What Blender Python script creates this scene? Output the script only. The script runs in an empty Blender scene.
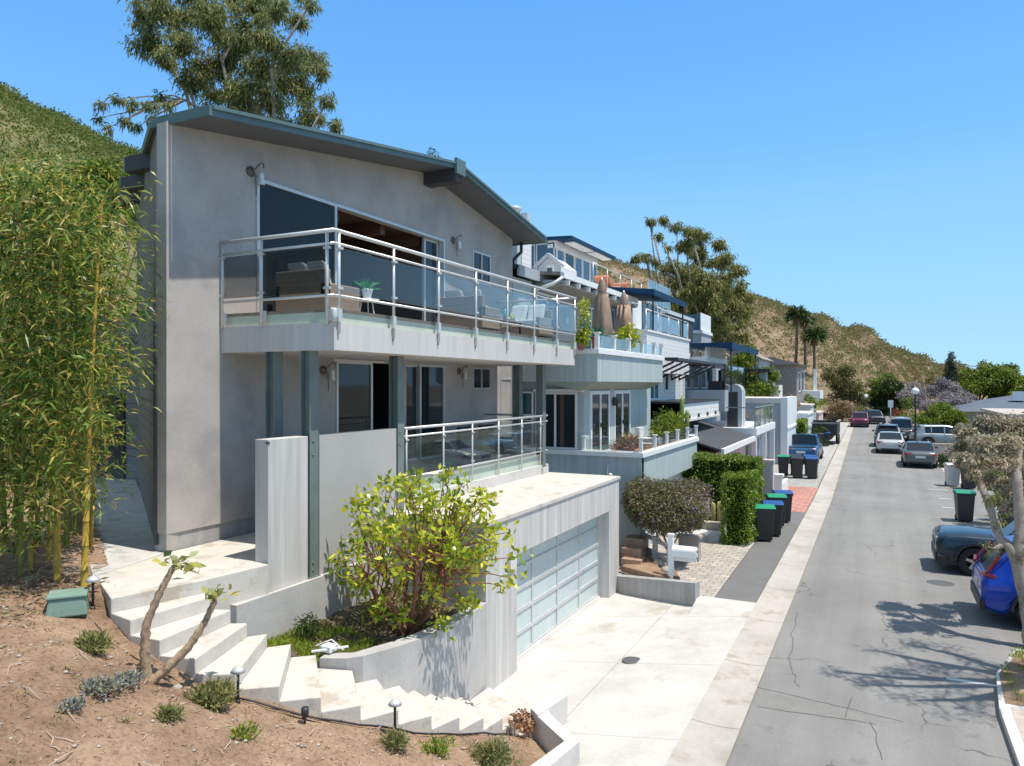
import bpy, math, random
import numpy as np
from mathutils import Vector, Matrix, noise

random.seed(7); rng = np.random.default_rng(7)
SC = bpy.context.scene
COL = SC.collection
R = math.radians

# ---------------------------------------------------------------- camera
FOC, HZ, EYE = 740.0, 385.0, 5.3
YAW = math.atan(367 / 740.0)
SN, CS = math.sin(YAW), math.cos(YAW)
cam = bpy.data.cameras.new('camera')
cam_o = bpy.data.objects.new('camera', cam); COL.objects.link(cam_o)
cam.sensor_width = 36; cam.lens = 36 * FOC / 1024
cam.shift_y = 2 / 1024
cam.clip_start = .1; cam.clip_end = 6000
cam_o.location = (0, 0, EYE)
cam_o.rotation_euler = (R(90), 0, YAW)
SC.camera = cam_o

# ---------------------------------------------------------------- light
SUN_EL, SUN_AZ = 69.5, 91.0        # azimuth clockwise from +Y
w = bpy.data.worlds.new('World'); SC.world = w; w.use_nodes = True
nt = w.node_tree; bg = nt.nodes['Background']
sky = nt.nodes.new('ShaderNodeTexSky'); sky.sky_type = 'NISHITA'; sky.sun_disc = False
sky.sun_elevation = R(SUN_EL); sky.sun_rotation = R(SUN_AZ)
sky.altitude = 0; sky.air_density = 1.0; sky.dust_density = 0.0; sky.ozone_density = 4
hs = nt.nodes.new('ShaderNodeHueSaturation'); hs.inputs['Saturation'].default_value = 1.0; hs.inputs['Value'].default_value = 1.22
nt.links.new(sky.outputs[0], hs.inputs['Color'])
tn = nt.nodes.new('ShaderNodeMix'); tn.data_type = 'RGBA'; tn.blend_type = 'MULTIPLY'; tn.inputs[0].default_value = 1; tn.inputs[7].default_value = (.88, 1.0, 1.04, 1)
nt.links.new(hs.outputs[0], tn.inputs[6])
# keep the band at the horizon from washing out, and deepen the blue within view
cap = nt.nodes.new('ShaderNodeMix'); cap.data_type = 'RGBA'; cap.blend_type = 'DARKEN'; cap.inputs[0].default_value = 1; cap.inputs[7].default_value = (2.3, 4.1, 5.8, 1)
nt.links.new(tn.outputs[2], cap.inputs[6])
tcw = nt.nodes.new('ShaderNodeTexCoord'); sxw = nt.nodes.new('ShaderNodeSeparateXYZ'); nt.links.new(tcw.outputs['Generated'], sxw.inputs[0])
gw = nt.nodes.new('ShaderNodeValToRGB'); e_ = gw.color_ramp.elements
for _ in range(3): e_.new(.5)
K_ = 6.0   # ramp colours are stored divided by this
for i_, (p_, c_) in enumerate(((0, (2.6,4.3,5.8)), (.12, (1.75,3.55,5.6)), (.30, (.92,2.65,5.4)), (.46, (.62,2.2,5.0)), (.62, (2.3,3.0,3.6)))):  # last stop: sky overhead, out of view, paled for neutral fill light
    e_[i_].position = p_; e_[i_].color = (c_[0]/K_, c_[1]/K_, c_[2]/K_, 1)
nt.links.new(sxw.outputs[2], gw.inputs[0])
gk = nt.nodes.new('ShaderNodeVectorMath'); gk.operation = 'SCALE'; gk.inputs['Scale'].default_value = K_; nt.links.new(gw.outputs[0], gk.inputs[0])
fw_ = nt.nodes.new('ShaderNodeMix'); fw_.data_type = 'RGBA'; fw_.inputs[0].default_value = .78; nt.links.new(cap.outputs[2], fw_.inputs[6]); nt.links.new(gk.outputs[0], fw_.inputs[7])
nt.links.new(fw_.outputs[2], bg.inputs[0])
bg.inputs[1].default_value = .15
sun = bpy.data.lights.new('sun', 'SUN'); sun.energy = 4.1; sun.angle = R(.5); sun.color = (1, .94, .85)
sun_o = bpy.data.objects.new('sun', sun); COL.objects.link(sun_o)
sd = Vector((math.sin(R(SUN_AZ)) * math.cos(R(SUN_EL)), math.cos(R(SUN_AZ)) * math.cos(R(SUN_EL)), math.sin(R(SUN_EL))))
sun_o.rotation_euler = sd.to_track_quat('Z', 'Y').to_euler()
sun_o.location = sd * 60
vs = SC.view_settings; vs.view_transform = 'Standard'; vs.look = 'None'; vs.gamma = 1; vs.use_curve_mapping = False
vs.exposure = .38
SC.cycles.max_bounces = 8; SC.cycles.transparent_max_bounces = 16

# ---------------------------------------------------------------- helpers
def at(u, v, X=None, Y=None, Z=None, D=None):
    t = (u - 512) / FOC; k = -(v - HZ) / FOC
    dx, dy = -SN + t * CS, CS + t * SN
    d = X / dx if X is not None else Y / dy if Y is not None else (Z - EYE) / k if Z is not None else D
    return Vector((d * dx, d * dy, EYE + d * k))

def tag(o, label=None, cat=None, group=None, kind=None):
    if label: o['label'] = label
    if cat: o['category'] = cat
    if group: o['group'] = group
    if kind: o['kind'] = kind
    return o

ORG = {}
def empty(name, loc=(0, 0, 0), label=None, cat=None, group=None, kind=None):
    o = bpy.data.objects.new(name, None); COL.objects.link(o); o.location = loc
    o.empty_display_size = .2
    ORG[o.name] = Vector(loc)
    return tag(o, label, cat, group, kind)

def link_mesh(name, me, mats, parent=None, org=None):
    for m in (mats if isinstance(mats, (list, tuple)) else [mats]): me.materials.append(m)
    o = bpy.data.objects.new(name, me); COL.objects.link(o)
    if parent is not None:
        o.parent = parent; L = ORG[parent.name]; ORG[o.name] = L
        if L.length > 0: me.transform(Matrix.Translation(-L))
    elif org is not None:
        L = Vector(org); ORG[o.name] = L; o.location = L
        me.transform(Matrix.Translation(-L))
    else: ORG[o.name] = Vector((0, 0, 0))
    return o

class MB:
    def __init__(s): s.v = []; s.f = []; s.m = []; s.mi = 0; s.sm = []; s.smooth = False
    def add(s, vs_, fs):
        b = len(s.v); s.v += [tuple(p) for p in vs_]
        for f in fs: s.f.append([b + i for i in f]); s.m.append(s.mi); s.sm.append(s.smooth)
        return s
    def box(s, x0, x1, y0, y1, z0, z1):
        if x0 > x1: x0, x1 = x1, x0
        if y0 > y1: y0, y1 = y1, y0
        if z0 > z1: z0, z1 = z1, z0
        return s.add([(x0,y0,z0),(x1,y0,z0),(x1,y1,z0),(x0,y1,z0),(x0,y0,z1),(x1,y0,z1),(x1,y1,z1),(x0,y1,z1)],
              [(3,2,1,0),(4,5,6,7),(0,1,5,4),(1,2,6,5),(2,3,7,6),(3,0,4,7)])
    def obox(s, c, ax, ay, az):
        """centre and three half axis vectors"""
        c, ax, ay, az = map(Vector, (c, ax, ay, az)); vv = []
        for k in (-1, 1):
            for i, j in ((-1,-1),(1,-1),(1,1),(-1,1)): vv.append(c + ax*i + ay*j + az*k)
        return s.add(vv, [(3,2,1,0),(4,5,6,7),(0,1,5,4),(1,2,6,5),(2,3,7,6),(3,0,4,7)])
    def bar(s, a, b, wd, ht=None, up=(0,0,1)):
        a, b = Vector(a), Vector(b); d = b - a
        if ht is None: ht = wd
        u = Vector(up); sd_ = d.cross(u)
        if sd_.length < 1e-6: sd_ = d.cross(Vector((1,0,0)))
        sd_.normalize(); u = sd_.cross(d).normalized()
        return s.obox((a+b)/2, d/2, sd_*wd/2, u*ht/2)
    def prism(s, poly, z0, z1):
        """poly in xy; z0/z1 numbers or lists per vertex"""
        n = len(poly); A = sum(poly[i][0]*poly[(i+1)%n][1]-poly[(i+1)%n][0]*poly[i][1] for i in range(n))
        Z0 = z0 if isinstance(z0, (list, tuple)) else [z0]*n; Z1 = z1 if isinstance(z1, (list, tuple)) else [z1]*n
        if A < 0: poly = poly[::-1]; Z0 = list(Z0)[::-1]; Z1 = list(Z1)[::-1]
        vv = [(p[0],p[1],Z0[i]) for i,p in enumerate(poly)] + [(p[0],p[1],Z1[i]) for i,p in enumerate(poly)]
        return s.add(vv, [tuple(range(n))[::-1], tuple(range(n,2*n))] + [(i,(i+1)%n,n+(i+1)%n,n+i) for i in range(n)])
    def extr(s, poly, a, b, axis='X'):
        """poly of (p,q) swept from a to b along axis; X: (y,z)  Y: (x,z)"""
        n = len(poly)
        f = (lambda t,p: (t,p[0],p[1])) if axis == 'X' else (lambda t,p: (p[0],t,p[1]))
        vv = [f(a,p) for p in poly] + [f(b,p) for p in poly]
        return s.add(vv, [tuple(range(n)), tuple(range(n,2*n))[::-1]] + [((i+1)%n,i,n+i,n+(i+1)%n) for i in range(n)])
    def tube(s, pts, rad, n=8, cap=True):
        pts = [Vector(p) for p in pts]; k = len(pts)
        if not isinstance(rad, (list, tuple)): rad = [rad]*k
        vv = []; fs = []; pu = None
        for i, p in enumerate(pts):
            d = (pts[min(i+1,k-1)] - pts[max(i-1,0)]).normalized()
            if pu is None:
                pu = d.cross(Vector((0,0,1)))
                if pu.length < .05: pu = d.cross(Vector((0,1,0)))
            pu = (pu - d*pu.dot(d)); pu.normalize(); q = d.cross(pu)
            for j in range(n):
                an = 2*math.pi*j/n; vv.append(p + (pu*math.cos(an) + q*math.sin(an))*rad[i])
        for i in range(k-1):
            for j in range(n): fs.append((i*n+j, i*n+(j+1)%n, (i+1)*n+(j+1)%n, (i+1)*n+j))
        if cap: fs.append(tuple(range(n))[::-1]); fs.append(tuple(range((k-1)*n, k*n)))
        old = s.smooth; s.smooth = n > 5; s.add(vv, fs); s.smooth = old
        return s
    def lathe(s, c, prof, n=16, axis='Z', cap=True):
        c = Vector(c); vv = []; fs = []; k = len(prof)
        for r, h in prof:
            for j in range(n):
                an = 2*math.pi*j/n; a, b = r*math.cos(an), r*math.sin(an)
                vv.append(c + (Vector((a,b,h)) if axis == 'Z' else Vector((b,h,a)) if axis == 'Y' else Vector((h,a,b))))
        for i in range(k-1):
            for j in range(n): fs.append((i*n+j, i*n+(j+1)%n, (i+1)*n+(j+1)%n, (i+1)*n+j))
        if cap and prof[0][0] > 1e-4: fs.append(tuple(range(n))[::-1])
        if cap and prof[-1][0] > 1e-4: fs.append(tuple(range((k-1)*n, k*n)))
        old = s.smooth; s.smooth = True; s.add(vv, fs); s.smooth = old
        return s
    def build(s, name, mats, parent=None, org=None, bevel=0, **kw):
        me = bpy.data.meshes.new(name); me.from_pydata(s.v, [], s.f)
        me.polygons.foreach_set('material_index', s.m); me.polygons.foreach_set('use_smooth', s.sm)
        me.update()
        o = link_mesh(name, me, mats, parent, org)
        if bevel:
            b = o.modifiers.new('bevel', 'BEVEL'); b.width = bevel; b.segments = 2; b.limit_method = 'ANGLE'; b.angle_limit = R(40)
        return tag(o, **kw) if kw else o

def box_o(name, dims, mat, parent=None, **kw): return MB().box(*dims).build(name, mat, parent, **kw)

def copy_thing(o, parent=None, loc=None, rz=None, label=None):
    c = o.copy(); COL.objects.link(c)
    if parent: c.parent = parent
    for ch in list(o.children): copy_thing(ch, c)
    if loc is not None: c.location = loc
    if rz is not None: c.rotation_euler = (0, 0, rz)
    if label: c['label'] = label
    return c

# ---------------------------------------------------------------- materials
def newmat(name):
    m = bpy.data.materials.new(name); m.use_nodes = True
    n = m.node_tree.nodes; return m, n, m.node_tree.links, n['Principled BSDF']
def ramp(n, l, src, stops):
    r = n.new('ShaderNodeValToRGB'); e = r.color_ramp.elements
    while len(e) < len(stops): e.new(.5)
    for i, (p, c) in enumerate(stops): e[i].position = p; e[i].color = (*c, 1)
    l.new(src, r.inputs[0]); return r
def coords(n, l, scale=(1,1,1)):
    tc = n.new('ShaderNodeNewGeometry'); mp = n.new('ShaderNodeMapping'); mp.inputs['Scale'].default_value = scale
    l.new(tc.outputs['Position'], mp.inputs['Vector']); return mp.outputs[0]
def noise_n(n, l, co, sc, det=5, rough=.55):
    t = n.new('ShaderNodeTexNoise'); t.inputs['Scale'].default_value = sc; t.inputs['Detail'].default_value = det
    t.inputs['Roughness'].default_value = rough; l.new(co, t.inputs['Vector']); return t.outputs[0]
def mixc(n, l, a, b, fac, mode='MIX'):
    m = n.new('ShaderNodeMix'); m.data_type = 'RGBA'; m.blend_type = mode
    for k, s in (('A', a), ('B', b)):
        if isinstance(s, tuple): m.inputs[6 if k == 'A' else 7].default_value = (*s, 1)
        else: l.new(s, m.inputs[6 if k == 'A' else 7])
    if isinstance(fac, (int, float)): m.inputs[0].default_value = fac
    else: l.new(fac, m.inputs[0])
    return m.outputs[2]
def sc3(c, k): return tuple(min(1, x*k) for x in c)

def mottled(name, col, var=.14, sc=1.2, fine=.08, rough=.8, bump=.15, bsc=40, stretch=(1,1,1), streak=0, spec=.3, dark=None):
    """two scales of blotch, optional vertical streaks"""
    m, n, l, p = newmat(name); co = coords(n, l, stretch)
    a = noise_n(n, l, co, sc, 6, .6)
    r1 = ramp(n, l, a, [(.32, sc3(col, 1-var)), (.5, col), (.7, sc3(col, 1+var*.7))])
    c = r1.outputs[0]
    if fine:
        b = noise_n(n, l, co, sc*14, 4, .6)
        r2 = ramp(n, l, b, [(.3, (1-fine,)*3), (.7, (1+fine*.3,)*3)])
        c = mixc(n, l, c, r2.outputs[0], 1, 'MULTIPLY')
    if streak:
        cs = coords(n, l, (1, 1, .05)); s_ = noise_n(n, l, cs, 7, 5, .6)
        r3 = ramp(n, l, s_, [(.38, (1-streak,)*3), (.55, (1,1,1)), (.75, (1,1,1))])
        c = mixc(n, l, c, r3.outputs[0], 1, 'MULTIPLY')
    if dark:
        s_ = noise_n(n, l, coords(n, l), dark[1], 6, .65)
        r3 = ramp(n, l, s_, [(dark[2], (0,0,0)), (dark[2]+.1, (1,1,1))])
        c = mixc(n, l, c, dark[0], r3.outputs[0])
    l.new(c, p.inputs['Base Color']); p.inputs['Roughness'].default_value = rough
    p.inputs['Specular IOR Level'].default_value = spec
    if bump:
        bn = n.new('ShaderNodeBump'); bn.inputs['Strength'].default_value = bump; bn.inputs['Distance'].default_value = .01
        l.new(noise_n(n, l, coords(n, l), bsc, 4, .6), bn.inputs['Height']); l.new(bn.outputs[0], p.inputs['Normal'])
    return m

def boards(name, col, axis='Y', step=.15, line=.6, var=.1, rough=.6, streak=.15, lw=.08):
    """painted or cast boards: a groove every step metres along an axis"""
    m, n, l, p = newmat(name)
    g = n.new('ShaderNodeNewGeometry'); sx = n.new('ShaderNodeSeparateXYZ'); l.new(g.outputs['Position'], sx.inputs[0])
    if axis == 'XY':
        ad = n.new('ShaderNodeMath'); ad.operation = 'ADD'; l.new(sx.outputs[0], ad.inputs[0]); l.new(sx.outputs[1], ad.inputs[1]); src = ad.outputs[0]
    else: src = sx.outputs['XYZ'.index(axis)]
    dv = n.new('ShaderNodeMath'); dv.operation = 'DIVIDE'; l.new(src, dv.inputs[0]); dv.inputs[1].default_value = step
    fr = n.new('ShaderNodeMath'); fr.operation = 'FRACT'; l.new(dv.outputs[0], fr.inputs[0])
    fl = n.new('ShaderNodeMath'); fl.operation = 'FLOOR'; l.new(dv.outputs[0], fl.inputs[0])
    wn = n.new('ShaderNodeTexWhiteNoise'); wn.noise_dimensions = '1D'; l.new(fl.outputs[0], wn.inputs['W'])
    r0 = ramp(n, l, wn.outputs['Value'], [(0, sc3(col, 1-var)), (1, sc3(col, 1+var*.5))])
    r1 = ramp(n, l, fr.outputs[0], [(0, (line,)*3), (lw, (1,1,1)), (1, (1,1,1))])
    c = mixc(n, l, r0.outputs[0], r1.outputs[0], 1, 'MULTIPLY')
    if streak:
        cs = coords(n, l, (1,1,.06) if axis != 'Z' else (.3,.3,1)); s_ = noise_n(n, l, cs, 6, 5, .6)
        r3 = ramp(n, l, s_, [(.35, (1-streak,)*3), (.6, (1,1,1))])
        c = mixc(n, l, c, r3.outputs[0], 1, 'MULTIPLY')
    l.new(c, p.inputs['Base Color']); p.inputs['Roughness'].default_value = rough; p.inputs['Specular IOR Level'].default_value = .3
    bn = n.new('ShaderNodeBump'); bn.inputs['Strength'].default_value = .6; bn.inputs['Distance'].default_value = .012
    l.new(r1.outputs[0], bn.inputs['Height']); l.new(bn.outputs[0], p.inputs['Normal'])
    return m

def plain(name, col, rough=.5, metal=0, spec=.5, coat=0, var=.05):
    m, n, l, p = newmat(name)
    if var:
        r_ = ramp(n, l, noise_n(n, l, coords(n, l), 3, 4), [(.3, sc3(col, 1-var)), (.7, sc3(col, 1+var))])
        l.new(r_.outputs[0], p.inputs['Base Color'])
    else: p.inputs['Base Color'].default_value = (*col, 1)
    p.inputs['Roughness'].default_value = rough; p.inputs['Metallic'].default_value = metal
    p.inputs['Specular IOR Level'].default_value = spec; p.inputs['Coat Weight'].default_value = coat; p.inputs['Coat Roughness'].default_value = .05
    return m

def glass_thin(name, tint, gl=.12, alpha=.5):
    """thin pane: tinted see-through mixed with a mirror by angle"""
    m, n, l, p = newmat(name); out = n['Material Output']; n.remove(p)
    tr = n.new('ShaderNodeBsdfTransparent'); tr.inputs[0].default_value = (*tint, 1)
    df = n.new('ShaderNodeBsdfDiffuse'); df.inputs[0].default_value = (.5, .58, .58, 1)
    gs = n.new('ShaderNodeBsdfGlossy'); gs.inputs['Roughness'].default_value = .02; gs.inputs[0].default_value = (.95, 1, 1, 1)
    lw = n.new('ShaderNodeLayerWeight'); lw.inputs[0].default_value = .5
    fr = n.new('ShaderNodeMath'); fr.operation = 'POWER'; l.new(lw.outputs['Facing'], fr.inputs[0]); fr.inputs[1].default_value = 4
    ad = n.new('ShaderNodeMath'); ad.operation = 'ADD'; l.new(fr.outputs[0], ad.inputs[0]); ad.inputs[1].default_value = gl
    m0 = n.new('ShaderNodeMixShader'); m0.inputs[0].default_value = alpha; l.new(tr.outputs[0], m0.inputs[1]); l.new(df.outputs[0], m0.inputs[2])
    m1 = n.new('ShaderNodeMixShader'); l.new(ad.outputs[0], m1.inputs[0]); l.new(m0.outputs[0], m1.inputs[1]); l.new(gs.outputs[0], m1.inputs[2])
    l.new(m1.outputs[0], out.inputs[0]); return m

def leafmat(name, cols, trans=.35, rough=.55, spec=.3):
    m, n, l, p = newmat(name); out = n['Material Output']
    g = n.new('ShaderNodeNewGeometry'); k = len(cols)
    r_ = ramp(n, l, g.outputs['Random Per Island'], [(i/max(1,k-1), c) for i, c in enumerate(cols)])
    big = noise_n(n, l, coords(n, l), .9, 3)
    r2 = ramp(n, l, big, [(.3, (.78,.82,.85)), (.7, (1.18,1.12,1.0))])
    c = mixc(n, l, r_.outputs[0], r2.outputs[0], 1, 'MULTIPLY')
    l.new(c, p.inputs['Base Color']); p.inputs['Roughness'].default_value = rough; p.inputs['Specular IOR Level'].default_value = spec
    t = n.new('ShaderNodeBsdfTranslucent'); l.new(c, t.inputs[0])
    mx = n.new('ShaderNodeMixShader'); mx.inputs[0].default_value = trans
    l.new(p.outputs[0], mx.inputs[1]); l.new(t.outputs[0], mx.inputs[2]); l.new(mx.outputs[0], out.inputs[0])
    return m

M = {}
M['stucco'] = mottled('stucco', (.455,.418,.385), .15, 1.0, .06, .85, .25, 60, dark=((.36,.34,.33), .6, .55))
M['concrete'] = mottled('concrete', (.60,.57,.53), .13, 1.4, .08, .8, .2, 50, dark=((.47,.44,.40), .8, .58))
M['stair'] = mottled('stair_concrete', (.59,.55,.49), .10, 2.2, .10, .85, .3, 50, dark=((.44,.38,.31), 1.9, .55))
M['grey_concrete'] = mottled('grey_concrete', (.40,.39,.38), .16, 1.6, .10, .8, .25, 50, streak=.12, dark=((.27,.26,.25), 1.1, .6))
M['board_concrete'] = boards('board_cast_concrete', (.60,.575,.54), 'XY', .13, .90, .09, .75, .22, .05)
M['cast'] = boards('cast_fascia', (.60,.575,.55), 'XY', .3, .95, .05, .75, .10, .02)
M['siding'] = boards('grey_siding', (.20,.205,.21), 'Z', .2, .35, .08, .7, .05, .12)
M['white_siding'] = boards('white_siding', (.78,.77,.75), 'Z', .17, .62, .03, .5, .06, .12)
M['green_board'] = boards('grey_green_boards', (.47,.53,.52), 'XY', .2, .78, .05, .6, .16, .05)
M['soffit'] = boards('ribbed_soffit', (.13,.135,.14), 'Y', .11, .35, .04, .5, 0, .3)
M['teal'] = plain('teal_paint', (.095,.155,.16), .5, var=.12)
M['steel_green'] = plain('green_steel', (.155,.19,.18), .55, var=.12)
M['pale_green'] = mottled('pale_green_band', (.50,.56,.46), .1, 2, .06, .6)
M['metal'] = plain('rail_metal', (.62,.62,.60), .38, .35, .5, var=.05)
M['white'] = plain('white_paint', (.78,.78,.76), .5, var=.04)
M['cream'] = plain('cream_paint', (.66,.62,.56), .6)
M['black'] = plain('black_metal', (.025,.025,.028), .45)
M['dark'] = plain('dark_parts_and_shade', (.03,.032,.036), .7)  # near black: dark parts, and sheets that paint room and recess shade
M['brown'] = plain('dark_wood', (.10,.055,.035), .6, var=.2)
M['interior'] = plain('interior_wall', (.30,.25,.21), .8)
M['navy'] = plain('navy_canvas', (.02,.06,.12), .8, spec=.1, var=.12)
M['asphalt_roof'] = mottled('dark_roofing', (.075,.078,.085), .2, 3, .2, .9, .3, 80)
M['shingle'] = mottled('brown_shingle', (.30,.26,.23), .25, 5, .2, .9)
M['rail_glass'] = glass_thin('rail_glass', (.86,.89,.90), .02, .02)
M['grey_glass'] = glass_thin('grey_glass', (.55,.57,.58), .02, .02)
M['clear_glass'] = glass_thin('clear_glass', (.85,.92,.92), .05, .05)
def winmat(name, col, rough=.04):
    m = plain(name, col, rough, 0, .45, var=0); return m
M['window_dark'] = winmat('window_dark', (.018,.024,.03))
M['window_blue'] = winmat('window_blue', (.06,.13,.20), .08)
M['window_slate'] = plain('window_slate', (.032,.040,.046), .25, 0, .15, var=0)
M['window_teal'] = winmat('window_teal', (.03,.12,.14), .06)
M['garage_glass'] = plain('frosted_glass', (.50,.58,.57), .3, 0, .6, var=.06)
M['alu'] = plain('aluminium', (.60,.61,.60), .4, .4)
M['fabric'] = mottled('pale_cushion', (.60,.62,.62), .08, 8, .1, .95, .2, 200)
M['wicker'] = boards('wicker', (.36,.29,.22), 'Z', .02, .55, .15, .8, .1, .3)
M['umbrella'] = mottled('tan_canvas', (.40,.29,.22), .15, 6, .1, .95)
M['orange'] = mottled('orange_cushion', (.58,.22,.12), .15, 8, .1, .95)
M['terracotta'] = plain('terracotta', (.36,.14,.08), .8)
M['redpot'] = plain('red_pot', (.22,.03,.03), .4)
M['pink'] = mottled('pink_stucco', (.58,.47,.43), .08, 2, .05, .85)
M['blue_grey'] = mottled('blue_grey_stucco', (.40,.43,.46), .10, 1.2, .06, .85, .4, 60)
M['gatewall'] = mottled('tan_block', (.42,.37,.31), .12, 2, .1, .85)
M['plastic_black'] = plain('bin_black', (.022,.025,.028), .45)
M['plastic_green'] = plain('bin_green', (.01,.26,.12), .45)
M['plastic_blue'] = plain('bin_blue', (.015,.07,.25), .45)
M['plastic_white'] = plain('bin_white', (.6,.6,.58), .5)
M['utility'] = plain('green_plastic', (.20,.30,.24), .6, var=.12)
M['cone'] = plain('cone_orange', (.75,.12,.03), .5)
M['bark'] = mottled('bark', (.22,.16,.12), .3, 9, .25, .9, .6, 40, (1,1,.4))
M['pale_bark'] = mottled('pale_bark', (.40,.34,.28), .35, 5, .35, .95, 1, 22, (1,1,.5), dark=((.17,.12,.09), 3.5, .52))
M['red_bark'] = mottled('red_bark', (.24,.10,.06), .3, 9, .2, .8)
M['plum_bark'] = mottled('scaly_bark', (.44,.31,.20), .5, 16, .35, .9, 1, 60)
M['culm'] = mottled('yellow_culm', (.42,.28,.04), .2, 4, .15, .4, 0)
M['culm_green'] = mottled('green_culm', (.20,.20,.04), .3, 4, .15, .45, 0)
M['iron'] = plain('cast_iron', (.10,.10,.10), .6)
M['frost'] = plain('globe_glass', (.75,.77,.78), .25)
M['rubber'] = plain('tyre', (.018,.018,.018), .8)
M['chrome'] = plain('wheel_silver', (.55,.56,.57), .3, .8, var=0)
M['red_lens'] = plain('tail_lens', (.30,.008,.01), .15, spec=.7, var=0)
M['lens'] = plain('head_lens', (.45,.47,.5), .1, spec=.8, var=0)
M['car_glass'] = winmat('car_glass', (.015,.02,.025))
M['trim'] = plain('black_trim', (.02,.021,.023), .5)
M['rock'] = mottled('rock', (.42,.37,.31), .3, 6, .2, .9, .5, 30)

# ground materials --------------------------------------------------
def asphalt_mat():
    m, n, l, p = newmat('asphalt'); co = coords(n, l)
    a = ramp(n, l, noise_n(n, l, co, .45, 6, .6), [(.35, (.215,.207,.198)), (.65, (.262,.253,.242))]).outputs[0]
    b = ramp(n, l, noise_n(n, l, co, 55, 3, .7), [(.3, (.80,.80,.80)), (.7, (1.12,1.12,1.12))]).outputs[0]
    c = mixc(n, l, a, b, 1, 'MULTIPLY')
    # wheel track streaks along the road
    s_ = ramp(n, l, noise_n(n, l, coords(n, l, (1, .04, 1)), 1.6, 4, .6), [(.35, (.90,.90,.90)), (.65, (1.06,1.06,1.05))]).outputs[0]
    c = mixc(n, l, c, s_, 1, 'MULTIPLY')
    # cracks: thin lines of a distorted voronoi, only where a mask allows
    dn = n.new('ShaderNodeTexNoise'); dn.inputs['Scale'].default_value = 2.2; dn.inputs['Detail'].default_value = 5; l.new(co, dn.inputs['Vector'])
    mx = n.new('ShaderNodeVectorMath'); mx.operation = 'SCALE'; mx.inputs['Scale'].default_value = .55; l.new(dn.outputs['Color'], mx.inputs[0])
    ad = n.new('ShaderNodeVectorMath'); l.new(co, ad.inputs[0]); l.new(mx.outputs[0], ad.inputs[1])
    v = n.new('ShaderNodeTexVoronoi'); v.feature = 'DISTANCE_TO_EDGE'; v.inputs['Scale'].default_value = .42; l.new(ad.outputs[0], v.inputs['Vector'])
    cr = ramp(n, l, v.outputs['Distance'], [(0, (.8,.8,.8)), (.003, (.8,.8,.8)), (.006, (0,0,0))]).outputs[0]
    mk = ramp(n, l, noise_n(n, l, co, .5, 3), [(.52, (0,0,0)), (.60, (1,1,1))]).outputs[0]
    k = n.new('ShaderNodeMath'); k.operation = 'MULTIPLY'; l.new(cr, k.inputs[0]); l.new(mk, k.inputs[1])
    c = mixc(n, l, c, (.075,.07,.065), k.outputs[0])
    st = ramp(n, l, noise_n(n, l, co, 1.7, 3, .5), [(.66, (0,0,0)), (.74, (.5,.5,.5))]).outputs[0]
    c = mixc(n, l, c, (.11,.105,.10), st)
    l.new(c, p.inputs['Base Color']); p.inputs['Roughness'].default_value = .85; p.inputs['Specular IOR Level'].default_value = .25
    bn = n.new('ShaderNodeBump'); bn.inputs['Strength'].default_value = .35; bn.inputs['Distance'].default_value = .01
    l.new(noise_n(n, l, co, 70, 3, .7), bn.inputs['Height']); l.new(bn.outputs[0], p.inputs['Normal'])
    return m
M['asphalt'] = asphalt_mat()

def slab_mat(name, col, sx, sy, ox=0, oy=0, joint=.02, jc=.6, var=.06, dark=None):
    """concrete poured in slabs with joints sx by sy metres"""
    m = mottled(name, col, var+.04, 1.1, .07, .85, .2, 45, dark=dark or ((col[0]*.8, col[1]*.77, col[2]*.73), .9, .6))
    n, l = m.node_tree.nodes, m.node_tree.links; p = n['Principled BSDF']
    src = p.inputs['Base Color'].links[0].from_socket
    g = n.new('ShaderNodeNewGeometry'); s_ = n.new('ShaderNodeSeparateXYZ'); l.new(g.outputs['Position'], s_.inputs[0])
    c = src
    for i, (st, of) in enumerate(((sx, ox), (sy, oy))):
        if not st: continue
        a = n.new('ShaderNodeMath'); a.operation = 'SUBTRACT'; l.new(s_.outputs[i], a.inputs[0]); a.inputs[1].default_value = of
        b = n.new('ShaderNodeMath'); b.operation = 'DIVIDE'; l.new(a.outputs[0], b.inputs[0]); b.inputs[1].default_value = st
        f = n.new('ShaderNodeMath'); f.operation = 'FRACT'; l.new(b.outputs[0], f.inputs[0])
        r_ = ramp(n, l, f.outputs[0], [(0, (jc,)*3), (joint/st*.8, (jc,)*3), (joint/st, (1,1,1))])
        c = mixc(n, l, c, r_.outputs[0], 1, 'MULTIPLY')
    l.new(c, p.inputs['Base Color']); return m
M['driveway'] = slab_mat('driveway_concrete', (.56,.53,.49), 1.9, 3.0, -.5, 1.0, .022, .66, .10, dark=((.43,.385,.33), .8, .55))
M['gutter'] = slab_mat('gutter_concrete', (.45,.41,.365), 0, 2.6, 0, .3, .03, .55, .12, dark=((.36,.31,.26), 1.5, .55))
M['walkway'] = mottled('walkway_concrete', (.55,.53,.50), .16, 1.8, .12, .85, .4, 30, (1,1,1), dark=((.40,.38,.36), 2.2, .52))
M['yard'] = slab_mat('yard_concrete', (.42,.40,.37), 1.6, 1.6, 0, 0, .03, .6)
M['tan_walk'] = slab_mat('tan_walk', (.50,.42,.36), 1.2, 1.2, .2, .1, .02, .7)

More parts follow.
